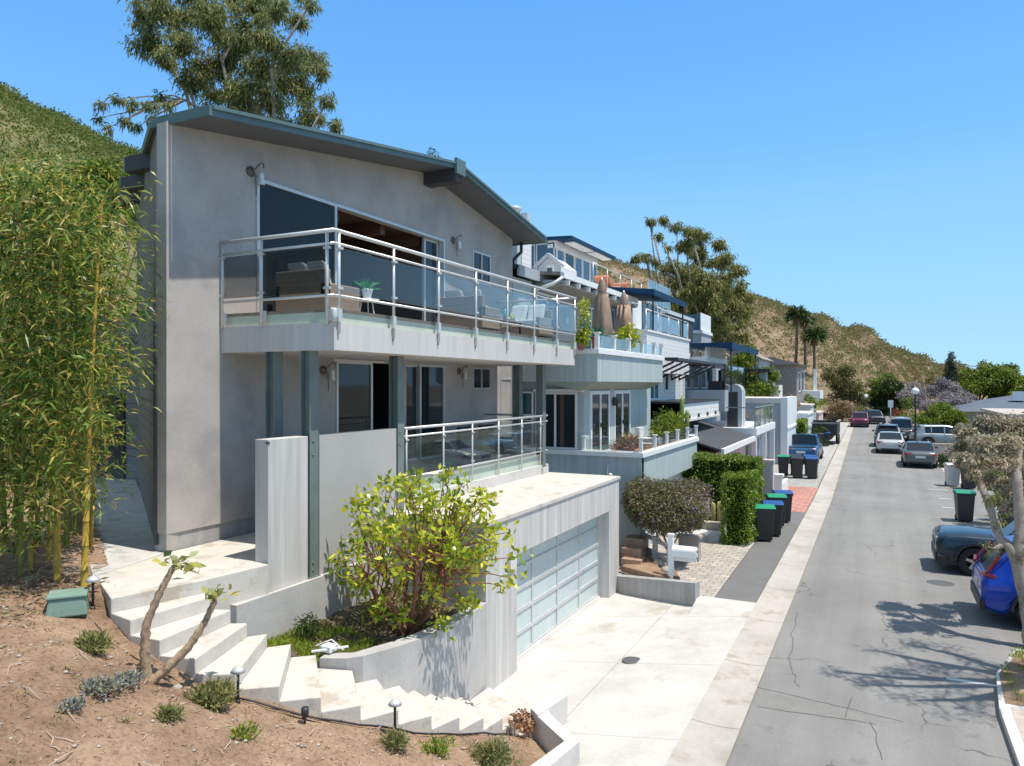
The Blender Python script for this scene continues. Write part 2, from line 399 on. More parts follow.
def brick_mat(name, c1, c2, mortar, w_, h_, ms=.02, bias=0, scale=1, rotz=0):
    m, n, l, p = newmat(name)
    g = n.new('ShaderNodeNewGeometry'); mp = n.new('ShaderNodeMapping'); mp.inputs['Rotation'].default_value = (0,0,rotz)
    l.new(g.outputs['Position'], mp.inputs['Vector'])
    b = n.new('ShaderNodeTexBrick'); b.inputs['Scale'].default_value = scale; b.inputs['Brick Width'].default_value = w_
    b.inputs['Row Height'].default_value = h_; b.inputs['Mortar Size'].default_value = ms
    b.inputs['Color1'].default_value = (*c1,1); b.inputs['Color2'].default_value = (*c2,1); b.inputs['Mortar'].default_value = (*mortar,1)
    b.inputs['Bias'].default_value = bias; l.new(mp.outputs[0], b.inputs['Vector'])
    v = ramp(n, l, noise_n(n, l, mp.outputs[0], 5, 4), [(.3, (.8,.8,.82)), (.7, (1.2,1.15,1.08))]).outputs[0]
    c = mixc(n, l, b.outputs['Color'], v, 1, 'MULTIPLY')
    l.new(c, p.inputs['Base Color']); p.inputs['Roughness'].default_value = .85; return m
M['pavers'] = brick_mat('stone_pavers', (.36,.33,.30), (.47,.42,.36), (.24,.21,.18), .30, .2, .016)
M['red_brick'] = brick_mat('red_paving', (.38,.13,.09), (.48,.20,.15), (.40,.32,.28), .4, .2, .02)

def dirt_mat():
    m, n, l, p = newmat('dirt'); co = coords(n, l)
    a = ramp(n, l, noise_n(n, l, co, .9, 7, .65), [(.30, (.16,.10,.065)), (.44, (.27,.175,.115)), (.58, (.37,.25,.17)), (.75,(.45,.32,.225))]).outputs[0]
    b = ramp(n, l, noise_n(n, l, co, 22, 5, .75), [(.28, (.5,.47,.45)), (.5, (1,1,1)), (.75, (1.2,1.2,1.2))]).outputs[0]
    c = mixc(n, l, a, b, 1, 'MULTIPLY')
    v = n.new('ShaderNodeTexVoronoi'); v.inputs['Scale'].default_value = 26; l.new(co, v.inputs['Vector'])
    pe = ramp(n, l, v.outputs['Distance'], [(.10, (1,1,1)), (.2, (0,0,0))]).outputs[0]
    mk = ramp(n, l, noise_n(n, l, co, 2.5, 3), [(.5, (0,0,0)), (.62, (.8,.8,.8))]).outputs[0]
    k = n.new('ShaderNodeMath'); k.operation = 'MULTIPLY'; l.new(pe, k.inputs[0]); l.new(mk, k.inputs[1])
    c = mixc(n, l, c, (.48,.40,.33), k.outputs[0])
    l.new(c, p.inputs['Base Color']); p.inputs['Roughness'].default_value = .95; p.inputs['Specular IOR Level'].default_value = .1
    bn = n.new('ShaderNodeBump'); bn.inputs['Strength'].default_value = .8; bn.inputs['Distance'].default_value = .03
    l.new(noise_n(n, l, co, 18, 6, .75), bn.inputs['Height']); l.new(bn.outputs[0], p.inputs['Normal'])
    return m
M['dirt'] = dirt_mat()
M['soil'] = mottled('planter_soil', (.13,.105,.07), .4, 5, .3, .95, .8, 30)
def hill_mat():
    m, n, l, p = newmat('hillside'); co = coords(n, l, (1,1,1.4))
    a = ramp(n, l, noise_n(n, l, co, .05, 9, .72), [(.30, (.15,.15,.07)), (.42, (.23,.19,.11)), (.52, (.32,.225,.16)), (.62,(.22,.19,.11)), (.72, (.42,.31,.23))]).outputs[0]
    b = ramp(n, l, noise_n(n, l, co, .7, 5, .7), [(.3, (.8,.8,.8)), (.6, (1.08,1.08,1.08))]).outputs[0]
    c = mixc(n, l, a, b, 1, 'MULTIPLY')
    # the near slope is greener than the far one
    g_ = n.new('ShaderNodeNewGeometry'); s_ = n.new('ShaderNodeSeparateXYZ'); l.new(g_.outputs['Position'], s_.inputs[0])
    mr = n.new('ShaderNodeMapRange'); mr.inputs[1].default_value = 50; mr.inputs[2].default_value = 130; mr.inputs[3].default_value = .8; mr.inputs[4].default_value = 0; l.new(s_.outputs[1], mr.inputs[0])
    gr_ = ramp(n, l, noise_n(n, l, co, .12, 6, .7), [(.35, (.11,.14,.05)), (.55, (.20,.21,.09)), (.75, (.30,.25,.15))]).outputs[0]
    c = mixc(n, l, c, gr_, mr.outputs[0])
    l.new(c, p.inputs['Base Color']); p.inputs['Roughness'].default_value = 1; p.inputs['Specular IOR Level'].default_value = 0
    bn = n.new('ShaderNodeBump'); bn.inputs['Strength'].default_value = 1; bn.inputs['Distance'].default_value = .6
    l.new(noise_n(n, l, co, .9, 5, .7), bn.inputs['Height']); l.new(bn.outputs[0], p.inputs['Normal'])
    return m
M['hill'] = hill_mat()
M['ground'] = mottled('open_ground', (.22,.20,.14), .25, .05, .2, .95)

# leaves ------------------------------------------------------------
L_ = {}
L_['bamboo'] = leafmat('bamboo_leaf', [(.03,.08,.012), (.07,.15,.02), (.14,.24,.03), (.24,.34,.045), (.50,.46,.09), (.58,.36,.13)], .36, .4, .5)
L_['arbutus'] = leafmat('glossy_leaf', [(.11,.20,.02), (.28,.38,.025), (.52,.55,.035), (.70,.64,.06)], .35, .35, .5)
L_['euc'] = leafmat('eucalyptus_leaf', [(.09,.12,.045), (.17,.21,.075), (.28,.30,.11), (.40,.36,.17)], .45, .5)
L_['euc2'] = leafmat('eucalyptus_leaf_olive', [(.08,.10,.03), (.17,.19,.06), (.29,.29,.09), (.42,.37,.15)], .42, .5)
L_['hedge'] = leafmat('hedge_leaf', [(.06,.12,.015), (.16,.25,.025), (.38,.45,.05)], .3, .4, .4)
L_['purple'] = leafmat('purple_bush_leaf', [(.06,.085,.02), (.12,.15,.04), (.20,.21,.07), (.24,.22,.10), (.15,.14,.08), (.16,.13,.08), (.45,.30,.40)], .25, .6)
L_['green'] = leafmat('bright_leaf', [(.04,.085,.015), (.10,.16,.02), (.21,.27,.03), (.34,.36,.05)], .35, .5)
L_['deep'] = leafmat('deep_leaf', [(.02,.045,.012), (.045,.08,.02), (.09,.13,.03)], .25, .5)
L_['pine'] = leafmat('conifer_leaf', [(.025,.045,.03), (.05,.075,.045)], .2, .6)
L_['jaca'] = leafmat('jacaranda_leaf', [(.20,.18,.11), (.28,.25,.22), (.38,.33,.38), (.42,.37,.48)], .3, .6)
L_['pink'] = leafmat('dry_pinkish_leaf', [(.12,.16,.07), (.24,.26,.13), (.52,.40,.33), (.68,.56,.48), (.30,.30,.17)], .3, .6)
L_['olive'] = leafmat('scrub_leaf', [(.13,.14,.05), (.20,.20,.085), (.29,.26,.13)], .35, .8, .1)
L_['green_scrub'] = leafmat('green_scrub_leaf', [(.10,.14,.04), (.18,.22,.06), (.28,.30,.11)], .35, .8, .1)
L_['brown'] = leafmat('dry_leaf', [(.30,.21,.14), (.40,.29,.19), (.24,.21,.10)], .35, .8, .1)
L_['grass'] = leafmat('grass_blade', [(.11,.19,.02), (.24,.32,.035), (.38,.42,.07)], .35, .6)
L_['dryweed'] = leafmat('weed_leaf', [(.16,.19,.07), (.25,.26,.10), (.33,.28,.14)], .3, .8, .1)
L_['silver'] = leafmat('silver_weed', [(.20,.21,.20), (.30,.30,.30), (.34,.34,.16)], .2, .8, .1)
L_['red'] = leafmat('red_flower', [(.45,.02,.06), (.30,.03,.05), (.10,.12,.03)], .3, .6)
L_['succ'] = leafmat('reddish_succulent', [(.45,.18,.12), (.36,.22,.14), (.22,.22,.10)], .2, .5)
L_['plum'] = leafmat('plumeria_leaf', [(.18,.22,.09), (.30,.33,.16), (.50,.46,.10)], .25, .5)
L_['agave'] = leafmat('agave_leaf', [(.03,.14,.12), (.05,.20,.15)], .1, .5)
L_['house_plant'] = leafmat('house_plant_leaf', [(.03,.30,.07), (.08,.42,.12)], .3, .4)

def unit(a): return a / np.maximum(1e-9, np.linalg.norm(a, axis=1, keepdims=True))
def leaf_mesh(name, P, D, L, W, mat, parent=None, org=None, droop=0.0, **kw):
    """one folded four-sided leaf per point"""
    N = len(P); D = unit(D); S = unit(np.cross(D, rng.normal(size=(N,3))))
    L = np.broadcast_to(np.asarray(L, float).reshape(-1,1), (N,1)) * rng.uniform(.7,1.25,(N,1)); W = np.broadcast_to(np.asarray(W, float).reshape(-1,1), (N,1)) * rng.uniform(.75,1.2,(N,1))
    mid = P + D*L*.45; tip = P + D*L; tip[:,2] -= (L[:,0])*droop
    V = np.stack([P, mid + S*W/2, tip, mid - S*W/2], 1).reshape(-1,3)
    me = bpy.data.meshes.new(name); me.vertices.add(4*N); me.vertices.foreach_set('co', V.astype(np.float32).ravel())
    me.loops.add(4*N); me.loops.foreach_set('vertex_index', np.arange(4*N, dtype=np.int32))
    me.polygons.add(N); me.polygons.foreach_set('loop_start', np.arange(0,4*N,4, dtype=np.int32)); me.polygons.foreach_set('loop_total', np.full(N,4,np.int32))
    me.update(calc_edges=True)
    o = link_mesh(name, me, mat, parent, org)
    return tag(o, **kw) if kw else o

def blob_pts(c, r, n, shell=.55, lump=.25):
    """points through an uneven ellipsoid, denser towards its outside"""
    d = unit(rng.normal(size=(n,3))); rad = rng.uniform(0,1,(n,1))**shell
    ph = rng.uniform(0, 6.3, 6)
    k = 1 + lump*(np.sin(d[:,0]*4.1+ph[0])*np.sin(d[:,1]*4.7+ph[1]) + .6*np.sin(d[:,2]*6.3+ph[2]+d[:,0]*5)) [:,None]
    return np.asarray(c) + d*rad*k*np.asarray(r), d
def crown(name, blobs, dens, L, W, mat, parent=None, org=None, droop=.3, out=.6, down=0.0, sub=0, lump=.25, shell=.45, **kw):
    """blobs: (centre, radii). dens leaves per cubic-ish unit of blob surface; sub: split each blob into smaller clumps"""
    PP, DD = [], []
    for c, r in blobs:
        r = np.asarray(r if hasattr(r, '__len__') else (r,r,r), float)
        subs = [(c, r)]
        if sub:
            q, _ = blob_pts(c, r*.8, sub, .5, .3)
            s_ = 1.15 * (1/ sub)**(1/3) 
            subs = [(x, r*s_*rng.uniform(.65,1.25)) for x in q]
        for cc, rr in subs:
            area = (rr[0]*rr[1]*rr[2])**(2/3)*4*math.pi
            n = max(6, int(area*dens)); p, d = blob_pts(cc, rr, n, shell, lump)
            PP.append(p); DD.append(d*out + rng.normal(size=(n,3))*.6 + np.array([0,0,-down]))
    P = np.concatenate(PP); D = np.concatenate(DD)
    return leaf_mesh(name, P, D, L, W, mat, parent, org, droop, **kw)
def limbs(name, base, ends, mat, parent=None, r0=.2, r1=.03, fork=.35, n=7, jit=.1, **kw):
    """trunk from base to a fork, limbs from it out to each end"""
    b = MB(); base = Vector(base); cen = sum((Vector(e) for e in ends), Vector())/len(ends)
    fk = base.lerp(cen, fork)
    b.tube([base, base.lerp(fk, .5) + Vector((random.uniform(-1,1), random.uniform(-1,1), 0))*jit*.5, fk], [r0, r0*.85, r0*.75], n)
    for e in ends:
        e = Vector(e); d = (e-fk).length
        j = lambda k: Vector((random.uniform(-1,1), random.uniform(-1,1), random.uniform(-.5,.8)))*jit*d*k
        s0 = fk.lerp(base, random.uniform(0,.35)) 
        b.tube([s0, s0.lerp(e,.35)+j(.8), s0.lerp(e,.7)+j(1), e], [r0*.5, r0*.38, r0*.2+r1*.3, r1], max(5,n-2))
    return b.build(name, mat, parent, **kw)
# ================================================================ GROUND
def sheet(name, poly, z, mat, kind='structure', sub=0, **kw):
    n = len(poly); A = sum(poly[i][0]*poly[(i+1)%n][1]-poly[(i+1)%n][0]*poly[i][1] for i in range(n))
    Z = z if isinstance(z, (list, tuple)) else [z]*n
    idx = list(range(n)) if A > 0 else list(range(n))[::-1]
    b = MB(); b.add([(poly[i][0], poly[i][1], Z[i]) for i in idx], [tuple(range(n))])
    return b.build(name, mat, kind=kind, **kw)
RZ = .45
# open ground: a ring round the built strip so the sunken driveway stays clear
b = MB()
b.add([(-2.44,-40,RZ-.012),(3000,-40,RZ-.012),(3000,4000,RZ-.012),(-2.44,4000,RZ-.012)], [(0,1,2,3)])
b.add([(-1500,18.38,RZ-.012),(-6,18.38,RZ-.012),(-3.68,17.05,RZ-.012),(-2.44,17.05,RZ-.012),(-2.44,4000,RZ-.012),(-1500,4000,RZ-.012)], [(0,1,2,3,4,5)])
b.build('ground', M['ground'], kind='structure')
road = [(-1.75,-25),(-1.74,20),(-1.78,34),(-2.0,50),(-2.35,75),(-2.7,98),(-2.2,116),(2,128),(10,134),(10,126),(7.6,112),(7.4,75),(7.4,17.0),(7.4,-25)]
sheet('road', road, RZ, M['asphalt'])
gl = [(-2.43,-25),(-2.43,20),(-2.47,34),(-2.7,50),(-3.0,75),(-3.3,100)]
gr = [(-1.75,-25),(-1.74,20),(-1.78,34),(-2.0,50),(-2.35,75),(-2.7,98)]
# shallow dished gutter: three strips
b = MB()
for i in range(5):
    a0, a1, c0, c1 = gl[i], gl[i+1], gr[i], gr[i+1]
    for k in range(4):
        t0, t1 = k/4, (k+1)/4; zz = lambda t: RZ + .035 - .03*math.sin(t*math.pi*.9)
        f = lambda p, q, t, s_: (p[0]+(q[0]-p[0])*t, p[1]+(q[1]-p[1])*t, s_)
        b.add([f(a0,c0,t0,zz(t0)), f(a0,c0,t1,zz(t1)), f(a1,c1,t1,zz(t1)), f(a1,c1,t0,zz(t0))], [(0,1,2,3)])
# ragged asphalt side edge bits
b.build('gutter', M['gutter'], kind='structure')
# driveway, falling towards the garage
def dz_(x, y):
    z = max(0, (x+6.0)/3.57)**1.15*(RZ+.033)
    k = max(0, min(1, (y-15.9)/1.15)) if x > -3.75 else 0
    return z + (RZ+.034-z)*k*k*(3-2*k)
b = MB(); gx = list(np.linspace(-6.6,-3.76,8))+list(np.linspace(-3.7,-2.43,6))
for x0, x1 in zip(gx, gx[1:]):
    for y0, y1 in zip(list(np.arange(2,15,1.3))+[15,15.4,15.9,16.2,16.5,16.8], list(np.arange(3.3,15,1.3))+[15,15.4,15.9,16.2,16.5,16.8,17.06]):
        if y1 > y0: b.add([(x0,y0,dz_(x0,y0)),(x1,y0,dz_(x1,y0)),(x1,y1,dz_(x1,y1)),(x0,y1,dz_(x0,y1))], [(0,1,2,3)])
for x0, x1 in zip(gx[:8], gx[1:8]):
    b.add([(x0,17.06,dz_(x0,0)),(x1,17.06,dz_(x1,0)),(x1,18.35,dz_(x1,0)),(x0,18.35,dz_(x0,0))], [(0,1,2,3)])
b.build('driveway', M['driveway'], kind='structure')
# crack seam lines cut across the road near the camera
b = MB()
def seam(pts, wd=.010):
    for p, q in zip(pts, pts[1:]):
        b.bar((p[0],p[1],RZ+.002), (q[0],q[1],RZ+.002), wd, .003)
def wob(a, c, n=10, j=.04):
    return [(a[0]+(c[0]-a[0])*i/n + random.uniform(-j,j), a[1]+(c[1]-a[1])*i/n + random.uniform(-j,j)) for i in range(n+1)]
g_ = lambda u, v: tuple(at(u, v, Z=RZ))[:2]
seam(wob(g_(757,687), g_(905,722), 12, .015)); seam(wob(g_(758,707), g_(875,724), 12, .015))
seam(wob(g_(852,698), g_(845,718), 3, .01))
seam(wob(g_(796,612), g_(792,640), 6, .05) + wob(g_(790,650), g_(799,688), 8, .06)); seam(wob(g_(876,605), g_(888,628), 6, .04))
seam(wob(g_(872,722), g_(880,760), 6, .03)); 
b.build('road_cracks', plain('crack', (.08,.075,.07), .9), kind='structure')
# parking ticks
b = MB()
for (x0, x1, y) in ((2.05,2.85,39.4),(2.25,2.95,33.8),(2.9,3.9,31.6),(2.3,2.8,36.4),(2.9,3.9,28.7),(1.0,1.9,14.1),(2.6,3.4,26.2)):
    b.box(x0, x1, y, y+.1, RZ+.001, RZ+.005)
b.build('parking_markings', plain('road_paint', (.6,.6,.57), .7), kind='structure')
sheet('asphalt_patch', [g_(757,690),g_(903,722),g_(876,723),g_(758,707)], RZ+.0015, mottled('patch_asphalt', (.235,.225,.21), .1, 2, .15, .9, .4, 60))
# patched man hole in the road
b = MB(); b.lathe((1.35,20.9,RZ), [(0,.004),(.28,.004),(.3,.001)], 20)
b.build('road_manhole', M['iron'], org=(1.35,20.9,RZ), label='round iron manhole lid in the asphalt beside the blue car', cat='manhole cover')

# neighbour forecourts left of the gutter
Z1 = RZ+.03
sheet('side_strip', [(-3.35,17.06),(-2.45,17.06),(-2.47,30),(-3.4,30)], Z1-.005, mottled('side_asphalt', (.17,.165,.16), .1, 1.5))
sheet('paver_forecourt', [(-6.0,18.36),(-3.70,17.02),(-3.35,17.02),(-3.4,22.6),(-7.8,26),(-7.8,18.4)], Z1, M['pavers'])
sheet('side_walk', [(-8,22.6),(-3.4,22.6),(-3.4,30),(-8,30)], Z1-.002, M['yard'])
sheet('brick_forecourt', [(-5.5,30),(-2.5,30),(-2.55,37.5),(-5.5,37.5)], Z1, M['red_brick'])
sheet('paved_forecourt', [(-7,37.5),(-2.6,37.5),(-2.7,48),(-7,48)], Z1, brick_mat('grey_pavers', (.33,.33,.32), (.40,.39,.37), (.22,.21,.2), .3, .2, .015))
sheet('far_forecourt', [(-9,48),(-2.75,48),(-3.4,105),(-9,105)], Z1, M['yard'])
# right hand verge and island
b = MB(); isl = [(1.54,4),(1.58,12.9),(1.72,14.4),(2.2,15.9),(7,16.3),(7,4)]
b.prism(isl, RZ-.1, RZ+.12); b.build('island_kerb', M['concrete'], kind='structure')
sheet('island_walk', [(1.68,4),(1.72,12.6),(1.74,13.0),(7,13.2),(7,4)], RZ+.124, M['tan_walk'])
sheet('island_soil', [(1.68,13.1),(1.76,14.4),(2.25,15.8),(6.9,16.2),(6.9,13.3)], RZ+.126, M['dirt'])
sheet('right_walk', [(3.2,42.5),(6,42.5),(5.6,62),(3.3,62)], RZ+.01, M['tan_walk'])
# ---------------------------------------------------------------- hillside
HS = [ # toe, ridge
 ((-12,-30,3.2), (-62,-45,33)), ((-12.5,-8,3.1), (-64,-10,33)), ((-14.5,6,3.0), (-65,20,32)), ((-19.5,12,3.2), (-64.5,36,29)), ((-19,24,3.4), (-63,47,26.4)),
 ((-16,45,3.6), (-66,95,31)), ((-15,70,3.2), (-69,140,35)), ((-13,95,2.6), (-74,208,42.3)), ((-8,112,1.6), (-66,262,43)), ((-3,121,.6), (-47,311,40.8)),
 ((2,132,.4), (-30,360,36)), ((7,145,.4), (-13,406,30.3)), ((12,165,.4), (8,455,23)), ((18,190,.4), (30,496,15.6)), ((28,220,.4), (52,520,9)), ((50,260,.4),(85,540,4))]
def hill_pt(s, t):
    i = min(len(HS)-2, int(s)); f = s-i; f = f*f*(3-2*f)*.3 + f*.7
    a = Vector(HS[i][0]).lerp(Vector(HS[i+1][0]), f); r_ = Vector(HS[i][1]).lerp(Vector(HS[i+1][1]), f)
    if t <= 1:
        p = a.lerp(r_, t); p.z = a.z + (r_.z-a.z)*(t + .10*math.sin(math.pi*t))
        amp = (r_-a).length*.018*min(1, t*5)
    else:
        dd = (r_-a); p = r_ + dd*(t-1)*1.2; p.z = r_.z - (t-1)*(r_.z-a.z)*.8; amp = dd.length*.018
    q = p*.02; nz = noise.fractal(q, .9, 2.1, 6)*(.55 if s > 5 else 1)
    gul = noise.noise(Vector((s*2.6, t*1.2, 5)))*1.2
    fr_ = 1 - .75*max(0, min(1, (t-.6)/.35)) if s > 4.5 else 1
    p.z += amp*(nz*1.1 + gul*.8*(1 if t < 1 else .6))*fr_
    return p
b = MB(); NS, NT = 260, 90
for i in range(NS+1):
    for j in range(NT+1): b.v.append(tuple(hill_pt(i/NS*(len(HS)-1), (j/NT)*1.5)))
for i in range(NS):
    for j in range(NT):
        a = i*(NT+1)+j; b.f.append((a, a+NT+1, a+NT+2, a+1)); b.m.append(0); b.sm.append(True)
b.build('hillside', M['hill'], kind='structure')
# scrub: low leafy bushes all over the slope
def scrub(name, n, s0, s1, t0, t1, ls, bs, mat, k=26, flat=.7, **kw):
    PP, DD, LL = [], [], []
    for _ in range(n):
        s, t = random.uniform(s0, s1), random.uniform(t0, t1)**.9
        p = hill_pt(s, t); D = math.hypot(p.x, p.y)
        if noise.noise(Vector((p.x*.03, p.y*.03, p.z*.05))) < -.1 and random.random() < .5: continue
        r = D*bs*random.uniform(.5, 1.5)
        q, d = blob_pts((p.x, p.y, p.z+r*.25), (r, r, r*flat), k, .4)
        PP.append(q); DD.append(d + rng.normal(size=d.shape)*.6); LL.append(np.full(k, D*ls))
    P = np.concatenate(PP); Dd = np.concatenate(DD); Lh = np.concatenate(LL)
    return leaf_mesh(name, P, Dd, Lh, Lh*.55, mat, kind='stuff', **kw)
scrub('hillside_scrub', 4200, 1.8, 4.6, .25, 1.02, .0036, .009, L_['green_scrub'], 34)
scrub('hillside_scrub', 5200, 5.5, 13.5, .05, 1.0, .0026, .0050, L_['olive'], 24)
scrub('hillside_dry_scrub', 3600, 5.5, 13.5, .05, 1.0, .0026, .0036, L_['brown'], 14)

# ---------------------------------------------------------------- near slope of dirt
near = [(-8.39,5.91),(-7.93,5.83),(-7.47,5.87),(-7.01,5.97),(-6.61,6.19),(-6.23,6.49),(-5.88,6.80),(-5.58,7.16),(-5.33,7.59),(-5.10,7.99),(-4.96,8.45),(-4.86,8.93),(-4.80,9.39),(-4.78,9.9)]
far = [(-8.07,7.04),(-7.85,7.0),(-7.64,7.08),(-7.45,7.18),(-7.30,7.38),(-7.10,7.61),(-6.86,7.83),(-6.36,7.98),(-6.16,8.26),(-6.03,8.58),(-5.98,8.90),(-5.94,9.26),(-5.92,9.66),(-5.93,10.11)]
SZ = [2.70 - .178*i for i in range(14)]
def dirt_z(x, y):
    # inverse distance to the stair string, blended with a plane
    best = 1e9; zz = 0
    for i in range(13):
        ax, ay = near[i]; bx, by = near[i+1]; dx, dy = bx-ax, by-ay
        t = max(0, min(1, ((x-ax)*dx+(y-ay)*dy)/(dx*dx+dy*dy))); px, py = ax+dx*t, ay+dy*t
        d = math.hypot(x-px, y-py)
        if d < best: best = d; zz = SZ[i] + (SZ[i+1]-SZ[i])*t
    pl = 1.485 - .341*x - .279*y
    pl = min(pl, 2.72 + .04*max(0, -9-x))
    k = min(1, best/1.2); k = k*k*(3-2*k)
    z = (zz-.24)*(1-k) + (pl-.1)*k
    if x < -8.4: 
        w_ = min(1, (-8.4-x)/.8); z = z*(1-w_) + (2.62+.05*(-8.4-x))*w_
    return z + .05*noise.fractal(Vector((x*1.3, y*1.3, 0)), .9, 2, 4) + .016*noise.fractal(Vector((x*7, y*7, 3)), .8, 2, 3)
def in_poly(x, y, pl):
    c = False; j = len(pl)-1
    for i in range(len(pl)):
        if (pl[i][1] > y) != (pl[j][1] > y) and x < (pl[j][0]-pl[i][0])*(y-pl[i][1])/(pl[j][1]-pl[i][1])+pl[i][0]: c = not c
        j = i
    return c
b = MB(); xs = np.concatenate([np.arange(-21, -12, .2), np.arange(-12, -3.55, .055)]); ys = np.concatenate([np.arange(0, 10.2, .055), np.arange(10.2, 14, .2)])
wallE = [(-4.35,9.62),(-3.61,9.07),(-3.78,8.26),(-4.3,5.5),(-4.8,-4)]
def wall_x(y):
    P_ = [(-4.8,-4),(-4.3,5.5),(-3.78,8.26),(-3.66,9.07),(-4.4,9.62),(-4.72,10.2)]
    for (ax,ay),(bx,by) in zip(P_, P_[1:]):
        if ay <= y <= by: return ax+(bx-ax)*(y-ay)/(by-ay)
    return P_[-1][0]
nin = [(n[0]+(f[0]-n[0])*.25, n[1]+(f[1]-n[1])*.25) for n, f in zip(near, far)]
nin[0] = (-8.75,6.35)
excl = nin + [(-5.4,10.3),(-5.9,10.3)] + far[::-1] + [(-9.0,8.0),(-18,14),(-18,11.9),(-9.9,7.0)]
walk_side = lambda x, y: (y-6.49) > (-(x+9.53))*.62 + .25 and x < -9.6
idx = {}
for i, x in enumerate(xs):
    for j, y in enumerate(ys):
        if x > wall_x(y) or in_poly(x, y, excl) or walk_side(x, y) or (x < -5.9 and y > 7.2 and x > -9.6) or (x>-6 and y>9.9): 
            continue
        idx[i,j] = len(b.v); b.v.append((x, y, dirt_z(x, y)))
for (i, j) in list(idx):
    q = [(i,j),(i+1,j),(i+1,j+1),(i,j+1)]
    if all(p in idx for p in q): b.f.append([idx[p] for p in q]); b.m.append(0); b.sm.append(True)
b.build('dirt_slope', M['dirt'], kind='structure')
# filler under the string of the stairs and against the wall so that no gap shows
b = MB()
for i in range(13):
    (ax,ay),(bx,by) = near[i], near[i+1]; nx, ny = by-ay, -(bx-ax); l_ = math.hypot(nx,ny); nx, ny = nx/l_, ny/l_
    if nx*(-1)+ny*(-1) < 0: nx, ny = -nx, -ny
    ox, oy = nx*.16, ny*.16
    z0, z1 = SZ[i]-.30, SZ[i+1]-.30
    b.add([(ax+nx*.02*0,ay,z0+.05),(bx,by,z1+.05),(bx+ox*1.2,by+oy*1.2,dirt_z(bx+ox*1.2,by+oy*1.2)+.01),(ax+ox*1.2,ay+oy*1.2,dirt_z(ax+ox*1.2,ay+oy*1.2)+.01)], [(0,1,2,3)])
b.build('stair_side_soil', M['dirt'], kind='structure')

# ---------------------------------------------------------------- stairs and walk
st = empty('concrete_stairs', (-6.5,7.2,0), 'pale concrete stairs curving down from the porch to the driveway past the dirt slope', 'stairs')
def string_pt(p, c, off): # pull inwards/outwards
    v = Vector((p[0]-c[0], p[1]-c[1])); v.normalize(); return (p[0]+v.x*off, p[1]+v.y*off)
for i in range(1, 14):
    n0, n1, f0, f1 = near[i-1], near[i], far[i-1], far[i]
    MB().prism([n0, n1, f1, f0], SZ[i]-.40, SZ[i]).build('step', M['stair'], st, bevel=.012)
# bottom apron of the flight
MB().prism([near[13], (-4.5,9.8), (-4.5,10.5), (-5.9,11.0), far[13]], -.2, SZ[13]-.178).build('step', M['stair'], st, bevel=.012)
pw = [(-9.53,6.49),(-8.39,5.91),(-8.07,7.04),(-7.93,8.05),(-8.26,8.09),(-8.26,10.75),(-9.9,10.75),(-9.9,7.95)]
MB().prism(pw, 1.6, 2.70).build('landing', M['stair'], st, bevel=.012)
MB().prism([(-9.55,6.47),(-9.93,7.9),(-17.6,13.1),(-18.6,11.9)], 2.3, [2.69,2.69,2.80,2.80]).build('garden_walk', M['walkway'], kind='structure')

# ================================================================ MAIN HOUSE
H0 = (-9.9, 7.9, 2.7)
hs_ = empty('modern_house', H0, 'grey stucco hillside house with teal edged roof, long upper balcony and garage below', 'house')
XW = -9.9; Y0, Y1 = 7.9, 20.0
def rz_(y): return 9.37 + (.152*(y-8.0) if y <= 15.3 else .152*7.3 - .168*(y-15.3))      # underside of roof by y
def wall_holes(name, x0, x1, ya, yb, za, zb, holes, mat, parent, tops=None):
    """wall facing X with rectangular holes (y0,y1,z0,z1)"""
    b = MB(); YS = sorted({ya, yb, *[h[0] for h in holes], *[h[1] for h in holes]}); ZS = sorted({za, zb, *[h[2] for h in holes], *[h[3] for h in holes]})
    for y0, y1 in zip(YS, YS[1:]):
        run = None
        for z0, z1 in zip(ZS, ZS[1:]):
            if any(h[0] <= y0 and h[1] >= y1 and h[2] <= z0 and h[3] >= z1 for h in holes):
                if run: b.box(x0, x1, y0, y1, *run); run = None
            else: run = (run[0], z1) if run else (z0, z1)
        if run: b.box(x0, x1, y0, y1, *run)
    if tops:
        b.extr(tops, x0, x1, 'X')
    return b.build(name, mat, parent)
HL = [(9.77,16.03,6.48,8.95),(17.57,18.56,8.12,8.95),(11.93,14.1,3.5,5.78),(14.4,16.05,3.5,5.78),(17.57,18.56,5.2,5.76)]
wall_holes('facade_wall', XW-.22, XW, Y0, Y1, 2.98, 9.3, HL, M['stucco'], hs_,
           tops=[(Y0,9.3),(Y1,9.3),(Y1,rz_(Y1)+.03),(15.3,rz_(15.3)+.03),(Y0,rz_(Y0)+.03)])
box_o('foundation', (XW-.3, XW-.025, Y0+.03, Y1, 2.4, 2.98), M['grey_concrete'], hs_)
